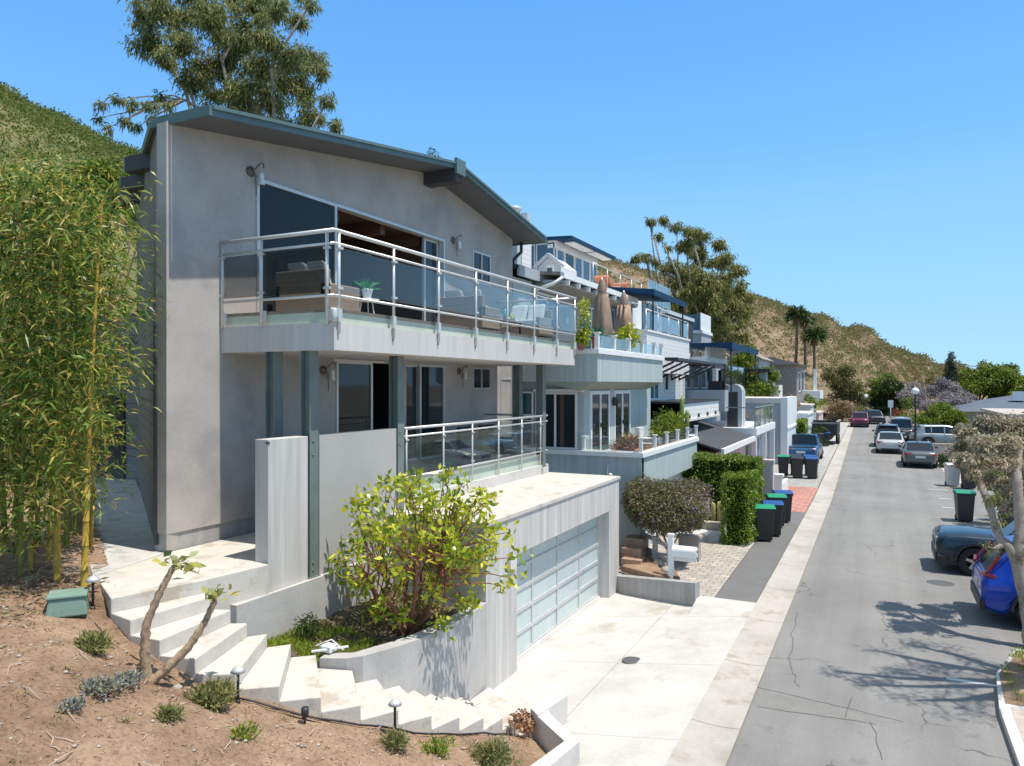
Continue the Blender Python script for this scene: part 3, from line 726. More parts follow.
# stucco return then siding wall running back up the lot
dv = Vector((-.82,.573,0)).normalized(); nv = Vector((-dv.y, dv.x, 0))   # nv points away from the walk side
c0 = Vector((XW-.0, Y0, 0)); 
def swall(name, a, L_0, L_1, z0, zt, mat, off=0, th=.2):
    p = c0 + dv*L_0 + nv*(-off); q = c0 + dv*L_1 + nv*(-off); nn = Vector((dv.y,-dv.x,0))*th   # inwards
    pl = [p, q, q+nn, p+nn] if L_0 > 0 else [p, q, q+nn, Vector((XW-.035, Y0+.32, 0))]
    f = zt if callable(zt) else (lambda yy: zt)
    return MB().prism([(v_.x, v_.y) for v_ in pl], z0, [f(v_.y) for v_ in pl]).build(name, mat, hs_)
swall('stucco_return', c0, .0, .5, 2.5, lambda y: rz_(max(8,y))+.03, M['stucco'], th=.25)
swall('siding_wall', c0, .5, 9.4, 2.5, lambda y: rz_(max(8,y))+.03, M['siding'], off=-.12)
pe = c0 + dv*9.4
MB().box(pe.x-3.2, pe.x+.3, pe.y-.15, pe.y+.1, 2.5, 7.2).build('rear_wing_wall', M['siding'], hs_)
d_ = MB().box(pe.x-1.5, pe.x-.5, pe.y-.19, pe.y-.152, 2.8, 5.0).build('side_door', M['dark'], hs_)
MB().box(pe.x-1.56, pe.x-1.5, pe.y-.2, pe.y-.155, 2.8, 5.06).box(pe.x-.5, pe.x-.44, pe.y-.2, pe.y-.155, 2.8, 5.06).build('door_frame', M['dark'], d_)
box_o('far_end_wall', (-17.5, XW-.22, Y1-.2, Y1, 2.4, 9.6), M['stucco'], hs_)
# floors and inner walls
inp = [(XW-.22,8.45),(-14.8,11.9),(-14.8,Y1-.2),(XW-.22,Y1-.2)]
b = MB().prism(inp, 6.2, 6.48).prism(inp, 3.2, 3.5).box(-14.9,-14.8,12.0,Y1-.2,3.2,9.4)
b.prism([(XW-.3,8.5),(-14.8,12.0),(-14.8,12.1),(XW-.3,8.6)],3.5,9.3).box(-14.8,XW-.23,17.0,17.15,3.5,9.3)
b.build('inner_walls', M['interior'], hs_)
b = MB()
for y in (10.6, 12.2, 13.8, 15.4): b.box(max(-14.8,XW-.3-(y-8.8)*1.3), XW-.3, y, y+.16, 8.75, 9.05)
b.build('ceiling_beams', M['brown'], hs_)
MB().prism([(XW-.24,8.9),(-14.8,12.3),(-14.8,17),(XW-.24,17)], 9.06, 9.1).build('ceiling', M['brown'], hs_)
# roof
XE = -9.05
ro_pts = [(XE,7.98),(-10.3,7.98),(-17.7,13.0),(-17.7,20.45),(XE,20.45)]
def roof_slab(z_lo, z_hi, inset=0):
    b = MB()
    yr = 15.3
    low = [(XE-inset,7.98+inset),(-10.3,7.98+inset),(-17.7+inset,13.0),(-17.7+inset,yr),(XE-inset,yr)]
    hi = [(XE-inset,yr),(-17.7+inset,yr),(-17.7+inset,20.45-inset),(XE-inset,20.45-inset)]
    for pl in (low, hi): b.prism(pl, [rz_(p[1])+z_lo for p in pl], [rz_(p[1])+z_hi for p in pl])
    return b
rf = roof_slab(.0, .03, .02).build('soffit', M['soffit'], hs_)
rf = roof_slab(.031, .13, .01).build('roof', M['asphalt_roof'], hs_)
b = MB()
pr_ = [(XE,7.98),(XE,15.3),(XE,20.45)]
def fas(b, a, c, lo, hi, th=.05, proud=0):
    a3 = Vector((a[0],a[1],rz_(a[1]))); c3 = Vector((c[0],c[1],rz_(c[1])))
    d = Vector((c[0]-a[0], c[1]-a[1], 0)).normalized(); nn = Vector((d.y,-d.x,0))
    vv = []
    for P in (a3, c3):
        for o_, z_ in ((proud,lo),(proud+th,lo),(proud+th,hi),(proud,hi)): vv.append(P + nn*o_ + Vector((0,0,z_)))
    b.add(vv, [(0,1,2,3),(7,6,5,4),(0,4,5,1),(1,5,6,2),(2,6,7,3),(3,7,4,0)])
fas(b, (XE,7.98), (XE,15.3), -.01, .10); fas(b, (XE,15.3), (XE,20.45), -.01, .10)
fas(b, (XE,7.98), (XE,15.3), .09, .145, .09); fas(b, (XE,15.3), (XE,20.45), .09, .145, .09)
fas(b, (-10.3,7.98), (XE+.05,7.98), -.01, .145); fas(b, (-17.7,13.0), (-10.3,7.98), -.01, .145)
fas(b, (XE+.05,20.45), (-17.7,20.45), -.02, .19)
b.build('fascia', M['teal'], rf)
# ridge beam with a shaped end
b = MB().box(-14.8, -9.0, 15.13, 15.45, rz_(15.3)-.33, rz_(15.3)-.01); b.build('ridge_beam', M['asphalt_roof'], rf)
box_o('beam_cap', (-9.0,-8.93,15.08,15.5,rz_(15.3)-.16,rz_(15.3)+.2), M['teal'], rf)
for y in (9.25, 10.6, 11.9):
    xe = -10.3-(y-7.98)/.678; z = rz_(y)
    MB().box(xe-.42, xe+1.2, y-.1, y+.1, z-.29, z-.01).build('rafter_end', M['asphalt_roof'], rf)
    MB().box(xe-.435, xe-.42, y-.105, y+.105, z-.295, z+.0).build('rafter_cap', M['teal'], rf)
# down pipes
b = MB().tube([(-9.75,20.3,9.7),(-9.75,20.3,9.35),(-9.95,20.15,9.1),(-9.95,20.12,8.9)], .05, 8); b.build('downpipe', M['asphalt_roof'], hs_)
b = MB().tube([(-10.12,7.93,9.2),(-10.14,7.9,6),(-10.14,7.9,2.8)], .035, 8); b.build('downpipe', M['asphalt_roof'], hs_)

# windows and doors in the facade
def xframe(root, name, x, y0, y1, z0, z1, mat, glass, fw=.05, mull=(), dep=.07, trans=()):
    b = MB()
    b.box(x-dep,x,y0,y0+fw,z0,z1).box(x-dep,x,y1-fw,y1,z0,z1).box(x-dep,x,y0+fw,y1-fw,z0,z0+fw).box(x-dep,x,y0+fw,y1-fw,z1-fw,z1)
    for m_ in mull: b.box(x-dep,x,m_-fw/2,m_+fw/2,z0+fw,z1-fw)
    for t_ in trans: b.box(x-dep+.01,x-.01,y0+fw,y1-fw,t_-fw/3,t_+fw/3)
    o = b.build(name, mat, root)
    box_o('pane', (x-dep*.6, x-dep*.45, y0+fw*.9, y1-fw*.9, z0+fw*.9, z1-fw*.9), glass, o)
    return o
def yframe(root, name, y, x0, x1, z0, z1, mat, glass, fw=.05, mull=(), dep=.07, trans=()):
    """frame facing -Y, y is its outer face"""
    b = MB(); y_ = y+dep
    b.box(x0,x0+fw,y,y_,z0,z1).box(x1-fw,x1,y,y_,z0,z1).box(x0+fw,x1-fw,y,y_,z0,z0+fw).box(x0+fw,x1-fw,y,y_,z1-fw,z1)
    for m_ in mull: b.box(m_-fw/2,m_+fw/2,y,y_,z0+fw,z1-fw)
    for t_ in trans: b.box(x0+fw,x1-fw,y+.01,y_-.01,t_-fw/3,t_+fw/3)
    o = b.build(name, mat, root)
    box_o('pane', (x0+fw*.9, x1-fw*.9, y+dep*.45, y+dep*.6, z0+fw*.9, z1-fw*.9), glass, o)
    return o
xframe(hs_, 'fixed_window', XW+.03, 9.74, 11.9, 6.48, 8.98, M['alu'], M['window_slate'], .06)
b = MB().box(XW-.1,XW+.03,11.9,16.08,8.93,8.99).box(XW-.1,XW+.03,16.02,16.08,6.48,8.93)
b.build('sliding_door_frame', M['alu'], hs_)
sd_ = xframe(hs_, 'sliding_door', XW-.12, 15.35, 16.0, 6.48, 8.93, M['alu'], M['window_dark'], .06); sd_['label'] = 'sliding door leaf stacked at the far side of the opening'
xframe(hs_, 'window', XW+.02, 17.55, 18.58, 8.1, 8.97, M['alu'], M['window_dark'], .045, (18.05,))
xframe(hs_, 'window', XW+.02, 17.55, 18.58, 5.18, 5.78, M['alu'], M['window_dark'], .045, (18.05,))
xframe(hs_, 'sliding_door', XW+.02, 11.9, 13.1, 3.5, 5.8, M['alu'], M['window_dark'], .06)
box_o('door_head', (XW-.01, XW+.03, 11.8, 13.5, 5.78, 5.83), M['cream'], hs_)
xframe(hs_, 'sliding_door', XW-.06, 14.4, 15.0, 3.5, 5.78, M['alu'], M['window_dark'], .05)
xframe(hs_, 'sliding_door', XW+.02, 14.95, 16.08, 3.5, 5.8, M['alu'], M['window_dark'], .06)
xframe(hs_, 'window', XW+.02, 19.2, 19.9, 3.6, 5.5, M['alu'], M['window_dark'], .05)
# wall lights: bracket, curled tube and glass shade
for (y, z) in ((9.6,9.05),(16.5,9.05),(11.5,5.6),(16.8,5.66)):
    b = MB(); b.lathe((XW,y,z), [(.09,0),(.09,.03),(.0,.05)], 14, 'X')
    pts = [(XW+.04,y,z)] + [(XW+.06+.09*math.sin(a)+.03, y+.05+.12*(1-math.cos(a))*.6, z+.10*math.sin(a*1.0)+.05) for a in np.linspace(0,2.6,8)]
    b.tube(pts, .014, 6); b.tube([(XW+.1,y+.02,z-.02),(XW+.12,y+.03,z-.25),(XW+.1,y+.05,z-.42)], .01, 5)
    wl = b.build('wall_light', plain('aged_bronze', (.14,.11,.08), .5) if 'bronze' not in M else M['bronze'], hs_)
    M.setdefault('bronze', wl.data.materials[0])
    MB().lathe((XW+.11,y+.16,z-.2), [(.03,.22),(.05,.16),(.045,.05),(.07,0)], 12).build('lamp_shade', M['frost'], wl)

# ---- balcony
XB = -7.5; YB0, YB1 = 8.97, 19.0
b = MB().box(XW, XB, YB0, YB1, 5.84, 6.27); bl = b.build('balcony', M['cast'], hs_)
b = MB().box(XW, XB-.08, YB0+.08, YB1-.05, 6.27, 6.44); b.build('balcony_band', M['pale_green'], bl)
box_o('deck_boards', (XW, XB-.10, YB0+.10, YB1-.07, 6.44, 6.50), boards('deck_boards', (.27,.22,.18), 'X', .14, .4, .1, .7, .1, .08), bl)
XR = XB+.02
rl = MB()
rl.tube([(XR,YB0,7.68),(XR,YB1+.02,7.68)], .032, 10).tube([(XR,YB0,7.48),(XR,YB1,7.48)], .022, 8).tube([(XR,YB0,6.68),(XR,YB1,6.68)], .022, 8)
rl.tube([(XW,YB0-.02,7.68),(XR,YB0-.02,7.68)], .032, 10).tube([(XW,YB0-.02,7.48),(XR,YB0-.02,7.48)], .022, 8).tube([(XW,YB0-.02,6.68),(XR,YB0-.02,6.68)], .022, 8)
rl.tube([(XW,YB1-.05,7.68),(XR,YB1-.05,7.68)], .03, 8).tube([(XW,YB1-.05,7.48),(XR,YB1-.05,7.48)], .022, 8).tube([(XW,YB1-.05,6.68),(XR,YB1-.05,6.68)], .022, 8)
rail = rl.build('balcony_railing', M['metal'], hs_)
py_ = [9.06,10.5,11.95,13.4,14.85,16.3,17.7,18.95]
for y in py_:
    b = MB().tube([(XR,y,6.1),(XR,y,7.67)], .026, 8).box(XR-.02,XR+.03,y-.045,y+.045,6.28,6.48)
    for z in (6.78,7.40): b.box(XR-.01,XR+.04,y-.06,y+.06,z,z+.035)
    b.build('railing_post', M['metal'], rail)
for y0, y1 in zip(py_, py_[1:]): box_o('glass_panel', (XR-.006,XR+.006,y0+.05,y1-.05,6.74,7.43), M['rail_glass'], rail)
px_ = [-9.86,-8.98,-7.62]
for x in px_:
    b = MB().tube([(x,YB0-.02,6.24),(x,YB0-.02,7.67)], .026, 8).box(x+.02,x+.09,YB0-.03,YB0+.0,6.29,6.5)
    for z in (6.78,7.40): b.box(x-.06,x+.06,YB0-.045,YB0+.005,z,z+.035)
    b.build('railing_post', M['metal'], rail)
for x0, x1 in zip(px_, px_[1:]): box_o('glass_panel', (x0+.05,x1-.05,YB0-.026,YB0-.014,6.74,7.43), M['grey_glass'], rail)
box_o('glass_panel', (XW+.05,XR-.08,YB1-.056,YB1-.044,6.74,7.43), M['rail_glass'], rail)
# little drip pipes below the posts
for y in py_[1:]:
    MB().tube([(XR-.005,y,6.24),(XR-.005,y,6.06)], .008, 5).build('drip_pipe', M['black'], rail)
# spotlights under the corner
MB().lathe((XR-.03,YB0+.02,6.36), [(.045,-.09),(.05,0),(.05,.1),(.03,.13)], 10).build('corner_spotlight', M['metal'], rail)

# ---- columns, steel H sections
def hcol(x, y, z0, z1, w_=.2, mat='steel_green'):
    t = .022; b = MB()
    b.box(x-t, x, y-w_/2, y+w_/2, z0, z1).box(x-w_, x-w_+t, y-w_/2, y+w_/2, z0, z1).box(x-w_+t, x-t, y-t/2, y+t/2, z0, z1)
    for z in (z0+.12, z0+.24, 4.42, 4.2): b.lathe((x, y-.03, z), [(.018,0),(.018,.014)], 6, 'X')
    b.box(x-w_-.02, x+.02, y-w_/2-.02, y+w_/2+.02, z0, z0+.02)
    return b.build('column', M[mat], hs_)
for (x, y, z0) in ((-7.97,9.06,2.27),(-7.97,11.42,2.6),(-7.97,18.0,3.12),(-8.75,9.1,2.7),(-8.7,18.1,3.3)): hcol(x, y, z0, 5.84)
box_o('column_base', (-8.22,-7.92,17.83,18.17,2.95,3.12), M['concrete'], hs_)
# ---- parapet and pier of the lower deck
MB().box(-8.16,-7.99,9.2,11.3,2.27,4.5).build('parapet', mottled('smooth_render', (.44,.425,.405), .05, 1.6, .04, .8), hs_)
MB().box(-8.24,-7.98,8.09,8.93,2.27,4.5).build('pier', M['board_concrete'], hs_, bevel=.006)
MB().tube([(-8.0,8.1,4.46),(-7.99,8.09,4.44)], .03, 8).build('bolt', M['black'], hs_)
# lower deck
b = MB().box(XW, -8.17, 10.7, 18.3, 2.4, 3.42).box(-8.17,-7.98,11.53,18.3,2.95,3.18); ld = b.build('lower_deck', M['concrete'], hs_)
box_o('deck_band', (-8.17,-8.06,11.53,17.9,3.18,3.44), M['pale_green'], ld)
box_o('deck_floor', (XW,-8.17,10.7,18.3,3.44,3.5), M['yard'], ld)
XL = -7.99
rl = MB().tube([(XL,11.55,4.48),(XL,17.9,4.48)], .028, 8).tube([(XL,11.55,4.33),(XL,17.9,4.33)], .02, 8).tube([(XL,11.55,3.55),(XL,17.9,3.55)], .02, 8)
rl.tube([(XW,18.25,4.48),(XL,18.25,4.48)], .028, 8).tube([(XW,18.25,4.33),(XL,18.25,4.33)], .02, 8).tube([(XW,18.25,3.55),(XL,18.25,3.55)], .02, 8)
lr = rl.build('deck_railing', M['metal'], hs_)
ly_ = [11.62,12.95,14.15,15.4,16.65,17.8]
for y in ly_:
    b = MB().tube([(XL,y,3.2),(XL,y,4.47)], .022, 8)
    for z in (3.62,4.25): b.box(XL-.01,XL+.03,y-.05,y+.05,z,z+.03)
    b.build('railing_post', M['metal'], lr)
for y0, y1 in zip(ly_, ly_[1:]): box_o('glass_panel', (XL-.006,XL+.006,y0+.04,y1-.04,3.6,4.29), M['rail_glass'], lr)
box_o('glass_panel', (XW+.1,XL-.1,18.244,18.256,3.6,4.29), M['rail_glass'], lr)

# ---- garage
GX = -6.0
b = MB()
b.box(GX-.32,GX,11.1,12.3,-.3,2.17).box(GX-.32,GX,17.52,18.3,-.3,2.17).box(GX-.32,GX,11.1,18.3,2.17,2.88)
b.box(-8.6,GX-.32,11.1,11.35,-.3,2.88).box(-8.6,GX-.32,18.05,18.3,-.3,2.88)
ga = b.build('garage', M['board_concrete'], hs_)
MB().box(-8.18,GX+.03,11.07,18.33,2.883,2.95).build('garage_roof', M['stair'], ga)
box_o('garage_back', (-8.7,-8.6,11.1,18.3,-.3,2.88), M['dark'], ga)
box_o('scupper', (GX+.001,GX+.05,11.95,12.2,1.95,2.17), M['cream'], ga)
DX = GX-.30
gd = MB(); ys_ = np.linspace(12.3,17.52,5); zs_ = np.linspace(.05,2.17,6); fw = .035
for y in ys_: gd.box(DX-.04,DX+.02,y-fw,y+fw,.05,2.17)
for z in zs_: gd.box(DX-.04,DX+.023,12.3,17.52,z-fw,z+fw)
gdo = gd.build('garage_door', M['alu'], hs_)
for y0, y1 in zip(ys_, ys_[1:]):
    for z0, z1 in zip(zs_, zs_[1:]): box_o('door_pane', (DX-.02,DX-.005,y0+fw,y1-fw,z0+fw,z1-fw), M['garage_glass'], gdo)
box_o('door_threshold', (DX-.04,DX+.06,12.3,17.52,-.02,.03), M['concrete'], hs_)

# ---- planter walls
MB().prism([(-7.9,7.42),(-7.9,11.1),(-8.25,11.1),(-8.25,8.05),(-8.1,7.42)], .8, 2.27).build('planter_wall', mottled('stained_concrete', (.50,.48,.45), .14, 1.4, .1, .85, .2, 40, dark=((.42,.30,.2), .7, .55)), org=(-8,9,1.5), label='straight stained concrete wall under the grey parapet behind the red barked shrub', cat='retaining wall')
cw = [(-6.84,7.88),(-6.45,7.98),(-6.26,8.08),(-6.14,8.3),(-6.02,8.62),(-5.96,8.95),(-5.92,9.3),(-5.9,9.75),(-5.91,10.2),(-5.93,10.7),(-5.97,11.09)]
def offs(pl, d):
    o_ = []
    for i, p in enumerate(pl):
        a = pl[max(0,i-1)]; c = pl[min(len(pl)-1,i+1)]; v = Vector((c[0]-a[0], c[1]-a[1])).normalized()
        o_.append((p[0]-v.y*d, p[1]+v.x*d))
    return o_
ci = offs(cw, .22); b = MB()
for i in range(len(cw)-1):
    zt = [1.57,1.60,1.63,1.64,1.64,1.63,1.62,1.61,1.6,1.6,1.6]
    b.prism([cw[i],cw[i+1],ci[i+1],ci[i]], -.3, [zt[i],zt[i+1],zt[i+1],zt[i]])
b.build('curved_wall', M['grey_concrete'] if 0 else mottled('curved_concrete', (.47,.45,.43), .12, 1.5, .08, .8, .2, 40, streak=.05), org=(-6,9,.8), label='curved grey concrete retaining wall along the lower flight of stairs', cat='retaining wall')
soil = [(-7.88,7.43)] + ci + [(-6.3,11.09),(-7.9,11.09)]
b = MB(); xs = np.arange(-7.95,-5.85,.08); ys = np.arange(7.3,11.12,.08); idx = {}
for i, x in enumerate(xs):
    for j, y in enumerate(ys):
        if in_poly(x, y, [(-7.99,7.3),(-7.3,7.45)] + [(p[0]*.35+q[0]*.65,p[1]*.35+q[1]*.65) for p, q in zip(cw, ci)] + [(-6.1,11.15),(-7.99,11.15)]):
            idx[i,j] = len(b.v); b.v.append((x,y,1.46+.12*noise.noise(Vector((x*2,y*2,0)))+ .12*max(0,(-6.9-x)) + .10*max(0,8.1-y)))
for (i,j) in list(idx):
    q = [(i,j),(i+1,j),(i+1,j+1),(i,j+1)]
    if all(p in idx for p in q): b.f.append([idx[p] for p in q]); b.m.append(0); b.sm.append(True)
b.build('planter_soil', M['soil'], kind='structure')
# low kerb wall at the foot of the dirt slope
b = MB(); pts = [(-4.52,9.85),(-4.38,9.60),(-3.72,9.06),(-3.86,8.26),(-4.35,5.5),(-5.0,0)]
inn = offs(pts, .2)
for i in range(len(pts)-1):
    b.prism([pts[i],pts[i+1],inn[i+1],inn[i]], -.3, [.6,.62,.62,.62][0] if i < 4 else .62)
b.prism([(-4.52,9.72),(-4.33,9.55),(-4.2,10.35),(-4.42,10.45)], -.3, .625)
b.build('kerb_wall', M['concrete'], org=(-4,9,.3), label='low pale concrete kerb wall zigzagging between the dirt slope and driveway', cat='kerb wall')
# wall dividing the driveways
b = MB(); b.prism([(-6.0,18.12),(-3.72,16.82),(-3.66,17.0),(-6.0,18.34)], -.1, [.42,.82,.82,.42])
b.build('divider_wall', M['grey_concrete'], org=(-4.8,17.5,.3), label='low grey concrete wall between the driveway and the mailbox', cat='low wall')
MB().lathe((-4.05,13.15,.245), [(0,.012),(.17,.012),(.19,.004),(.2,-.02)], 24).build('drain_cover', M['iron'], org=(-4.05,13.15,.24), label='round iron drain cover in the pale driveway', cat='drain cover')
# ================================================================ NEIGHBOUR HOUSES
def board_rail(root, name, posts, z0, z1, cap=True, mat='white', glass='rail_glass', pw_=.09):
    """chunky white posts with glass between; posts are xy points"""
    b = MB()
    for p, q in zip(posts, posts[1:]): b.bar((*p, z0+.02), (*q, z0+.02), .05, .035)
    o = b.build(name, M[mat], root)
    for x, y in posts:
        MB().box(x-pw_/2, x+pw_/2, y-pw_/2, y+pw_/2, z0, z1).box(x-pw_*.75, x+pw_*.75, y-pw_*.75, y+pw_*.75, z1, z1+.035).build('railing_post', M[mat], o)
    for p, q in zip(posts, posts[1:]):
        g = MB(); d = (Vector((*q,0))-Vector((*p,0))).normalized()*.06
        g.bar(Vector((*p,(z0+z1)/2+.0))+d, Vector((*q,(z0+z1)/2))-d, .012, (z1-z0)*.75); g.build('glass_panel', M[glass], o)
    return o
# ---- grey green house next door
gh = empty('boarded_house', (-9,24,.5), 'grey green boarded house next door with white trimmed terrace and french doors', 'house')
FX = -7.8
MB().box(-16,FX,20.55,27.6,.3,6.28).build('wall', M['green_board'], gh)
MB().box(-16,-10,21.5,29.2,6.28,8.75).build('upper_wall', mottled('upper_render', (.36,.35,.34), .08, 2), gh)
MB().box(-16,-9.95,20.15,21.5,6.28,8.6).build('upper_wall', M['green_board'], gh)
# terrace box, ground level
MB().box(FX,-6.0,20.35,27.4,2.35,3.25).build('terrace', M['green_board'], gh)
MB().box(-9.85,-5.94,20.27,20.42,3.25,3.38).box(-6.12,-5.94,20.42,27.5,3.25,3.38).build('terrace_cap', M['white'], gh)
box_o('terrace_floor', (FX,-6.12,20.42,27.4,3.0,3.03) , M['yard'], gh) if 0 else None
MB().box(-9.9,-6.0,20.37,20.55,.3,3.25).build('side_wall', M['green_board'], gh)
board_rail(gh, 'terrace_railing', [(-7.75,20.36),(-6.03,20.36),(-6.03,21.8),(-6.03,23.2),(-6.03,24.6),(-6.03,26.0),(-6.03,27.4)], 3.38, 3.78)
MB().box(-9.5,-6.4,20.7,27.3,.3,2.35).build('basement_wall', M['white_siding'], gh)
xframe(gh, 'garage_door', -6.38, 22.6, 26.8, .5, 2.3, M['white'], M['garage_glass'], .08, (24.0,25.4), .05, (1.4,))
MB().box(-6.7,-6.2,20.6,22.2,.3,2.2).build('porch_wall', M['green_board'], gh)
xframe(gh, 'window', -6.19, 20.9, 21.8, .9, 2.0, M['white'], M['garage_glass'], .06)
# corner window on the camera side; near-black sheet stands in for room shade
MB().box(-9.3,-8.02,20.5,20.549,3.42,5.02).build('room_shade_sheet', M['dark'], gh)
yframe(gh, 'corner_window', 20.44, -9.35, -8.0, 3.38, 5.08, M['white'], M['window_dark'], .06, (-8.7,))
yframe(gh, 'tall_window', 20.43, -9.86, -9.42, 3.4, 5.1, M['white'], M['window_teal'], .05)
MB().box(-9.4,-7.8,20.4,20.54,5.09,5.18).build('window_head', M['white'], gh)
MB().box(-9.2,-9.0,20.47,20.495,3.45,5.0).box(-8.55,-8.42,20.47,20.495,3.45,5.0).build('curtain', M['brown'], gh)
for y0 in (20.95, 23.15):
    fd = xframe(gh, 'french_door', FX+.06, y0, y0+1.75, 3.05, 5.12, M['white'], M['window_dark'], .11, (y0+.875,), .06)
    MB().box(FX+.065,FX+.11,y0+.82,y0+.85,4.0,4.12).build('handle', M['black'], fd)
MB().box(FX+.0,FX+.06,22.72,23.13,3.05,5.2).build('door_panel', M['green_board'], gh)
MB().lathe((FX+.13,22.92,4.75), [(.05,-.12),(.07,0),(.05,.14),(.0,.18)], 10).build('wall_lantern', M['black'], gh)
MB().tube([(-7.0,20.33,3.0),(-7.0,20.3,2.7),(-7.0,20.3,2.45)], .02, 6).build('pipe', M['white'], gh)
MB().lathe((-6.9,20.36,2.72), [(.06,-.12),(.05,-.02),(.0,.02)], 10, 'Y').build('side_lamp', M['white'], gh)
# upper bay with slanting underside
b = MB().box(-9.9,-7.2,20.0,27.1,5.4,6.2); b.build('upper_bay', M['green_board'], gh)
b = MB(); b.add([(-7.2,20.0,5.4),(-7.2,27.1,5.4),(-7.8,27.1,5.14),(-7.8,20.0,5.14),(-9.0,20.0,5.4)], [(0,3,2,1),(0,4,3)]) 
b.build('bay_underside', plain('olive_paint', (.30,.33,.26), .6), gh)
MB().box(-9.9,-7.14,19.94,20.1,6.2,6.34).box(-7.28,-7.14,20.1,27.16,6.2,6.34).build('bay_cap', M['white'], gh)
board_rail(gh, 'bay_railing', [(-7.22,20.03),(-7.22,21.5),(-7.22,23.0),(-7.22,24.5),(-7.22,26.0),(-7.22,27.0)], 6.34, 6.78, pw_=.12)
# roof, gutter and lookouts
MB().extr([(-9.75,8.82),(-16,10.2),(-16,10.32),(-9.75,8.94)], 20.1, 23.5, 'Y').build('roof', M['asphalt_roof'], gh)
MB().box(-9.8,-9.72,20.1,23.5,8.62,8.94).build('rake_board', M['blue_grey'], gh)
rf2 = MB().extr([(-9.0,8.78),(-16,9.35),(-16,9.45),(-9.0,8.88)], 21.6, 29.6, 'Y').build('lower_roof', M['shingle'], gh)
gt = MB().box(-9.0,-8.88,21.6,29.6,8.68,8.86).build('gutter', M['white'], gh)
for k in range(9):
    y = 21.9+k*.93; MB().bar((-10,y,8.66),(-8.82,y,8.55),.09,.14).build('lookout', M['white'], gh)
MB().box(-10,-8.95,21.6,29.6,8.48,8.54).build('eave_board', M['shingle'], gh)
MB().tube([(-8.94,21.62,8.7),(-9.2,21.5,8.5),(-9.9,21.45,8.3)], .05, 8).build('downpipe', M['white'], gh)
xframe(gh, 'sliding_door', -9.95, 21.9, 23.6, 6.32, 8.35, M['white'], M['window_blue'], .08, (22.75,))
xframe(gh, 'sliding_door', -9.95, 26.0, 28.0, 6.32, 8.3, M['white'], M['window_teal'], .07, (27,))
yframe(gh, 'upper_window', 20.12, -9.9+.02, -8.3, 6.5, 8.2, M['white'], M['window_blue'], .05) if 0 else None
MB().lathe((-9.93,24.4,7.6), [(.06,-.1),(.08,0),(.06,.12)], 10).build('wall_lantern', M['white'], gh)
ch = MB().box(-12.2,-11.5,24.0,24.8,8.5,11.3).build('chimney', M['white_siding'], gh)
MB().box(-12.35,-11.55,23.7,24.0,8.5,10.9).build('chimney_breast', M['green_board'], gh)
MB().lathe((-11.95,24.3,11.3), [(.2,0),(.2,.35),(.26,.37),(.26,.48),(.2,.52)], 14).box(-11.75,-11.5,24.45,24.75,11.3,11.6).build('chimney_cap', M['metal'], ch)
dm = MB().extr([(-11.6,8.9),(-11.6,9.75),(-11.12,10.15),(-10.65,9.75),(-10.65,8.9)], 25.6, 27.2, 'Y').build('dormer', M['white_siding'], gh)
MB().bar((-11.72,25.5,9.74),(-11.12,25.5,10.22),.1,.1).bar((-11.12,25.5,10.22),(-10.5,25.5,9.72),.1,.1).build('dormer_trim', M['white'], dm)
yframe(dm, 'dormer_window', 25.55, -11.25, -10.95, 9.25, 9.75, M['white'], M['window_teal'], .05)

def furniture_umbrella(x, y, z, h, label):
    t = empty('closed_umbrella', (x,y,z), label, 'umbrella', 'closed tan umbrellas on the upper balcony')
    MB().tube([(x,y,z),(x,y,z+h)], .025, 6).build('pole', M['metal'], t)
    prof = []; b = MB(); n = 18; rows = [(.14,.55),(.17,.75),(.15,1.2),(.12,1.7),(.09,h-.55),(.075,h-.45),(.10,h-.35),(.03,h-.05)]
    vv = []; fs = []
    for i, (r, hh) in enumerate(rows):
        for j in range(n):
            a = 2*math.pi*j/n; rr = r*(1.35 + .75*(1 if j%2 else -1)*(1-i/len(rows)*.8)) ; vv.append((x+rr*math.cos(a), y+rr*math.sin(a), z+hh))
    for i in range(len(rows)-1):
        for j in range(n): fs.append((i*n+j, i*n+(j+1)%n, (i+1)*n+(j+1)%n, (i+1)*n+j))
    b.smooth = True; b.add(vv, fs); b.build('canopy', M['umbrella'], t)
    return t
furniture_umbrella(-7.75, 21.95, 6.3, 2.35, 'closed tan patio umbrella nearer the red agave pot')
furniture_umbrella(-7.75, 24.15, 6.3, 2.2, 'closed tan patio umbrella behind the yellow green balcony plant')
# pots and plants on the neighbour's balconies
def pot(parent, x, y, z, r, h, mat='terracotta'):
    return MB().lathe((x,y,z), [(r*.65,0),(r*.9,h*.7),(r*1.05,h*.85),(r*1.05,h),(r*.85,h),(r*.8,h*.9),(0,h*.88)], 14).build('pot', M[mat], parent)
def rosette(name, x, y, z, n, L, W, mat, parent, up=.8):
    a = rng.uniform(0, 6.28, n); e = rng.uniform(.15, 1.0, n)
    D = np.stack([np.cos(a)*(1-e*.6), np.sin(a)*(1-e*.6), e*up*1.3], 1)
    P = np.tile(np.array([x,y,z]), (n,1)) + rng.normal(size=(n,3))*.02
    return leaf_mesh(name, P, D, L, W, mat, parent, droop=.12)
def potted(name, x, y, z, label, r=.16, h=.3, leaf='green', size=.3, n=60, potmat='terracotta', L=.12, cat='potted plant', kind='bush', W=None, **kw):
    t = empty(name, (x,y,z), label, cat, **kw); pot(t, x, y, z, r, h, potmat)
    if kind == 'rosette': rosette('leaves', x, y, z+h, n, L, W or L*.14, L_[leaf], t)
    else: crown('leaves', [((x,y,z+h+size*.8), (size,size,size*1.1))], n, L, W or L*.45, L_[leaf], t, droop=.3)
    return t
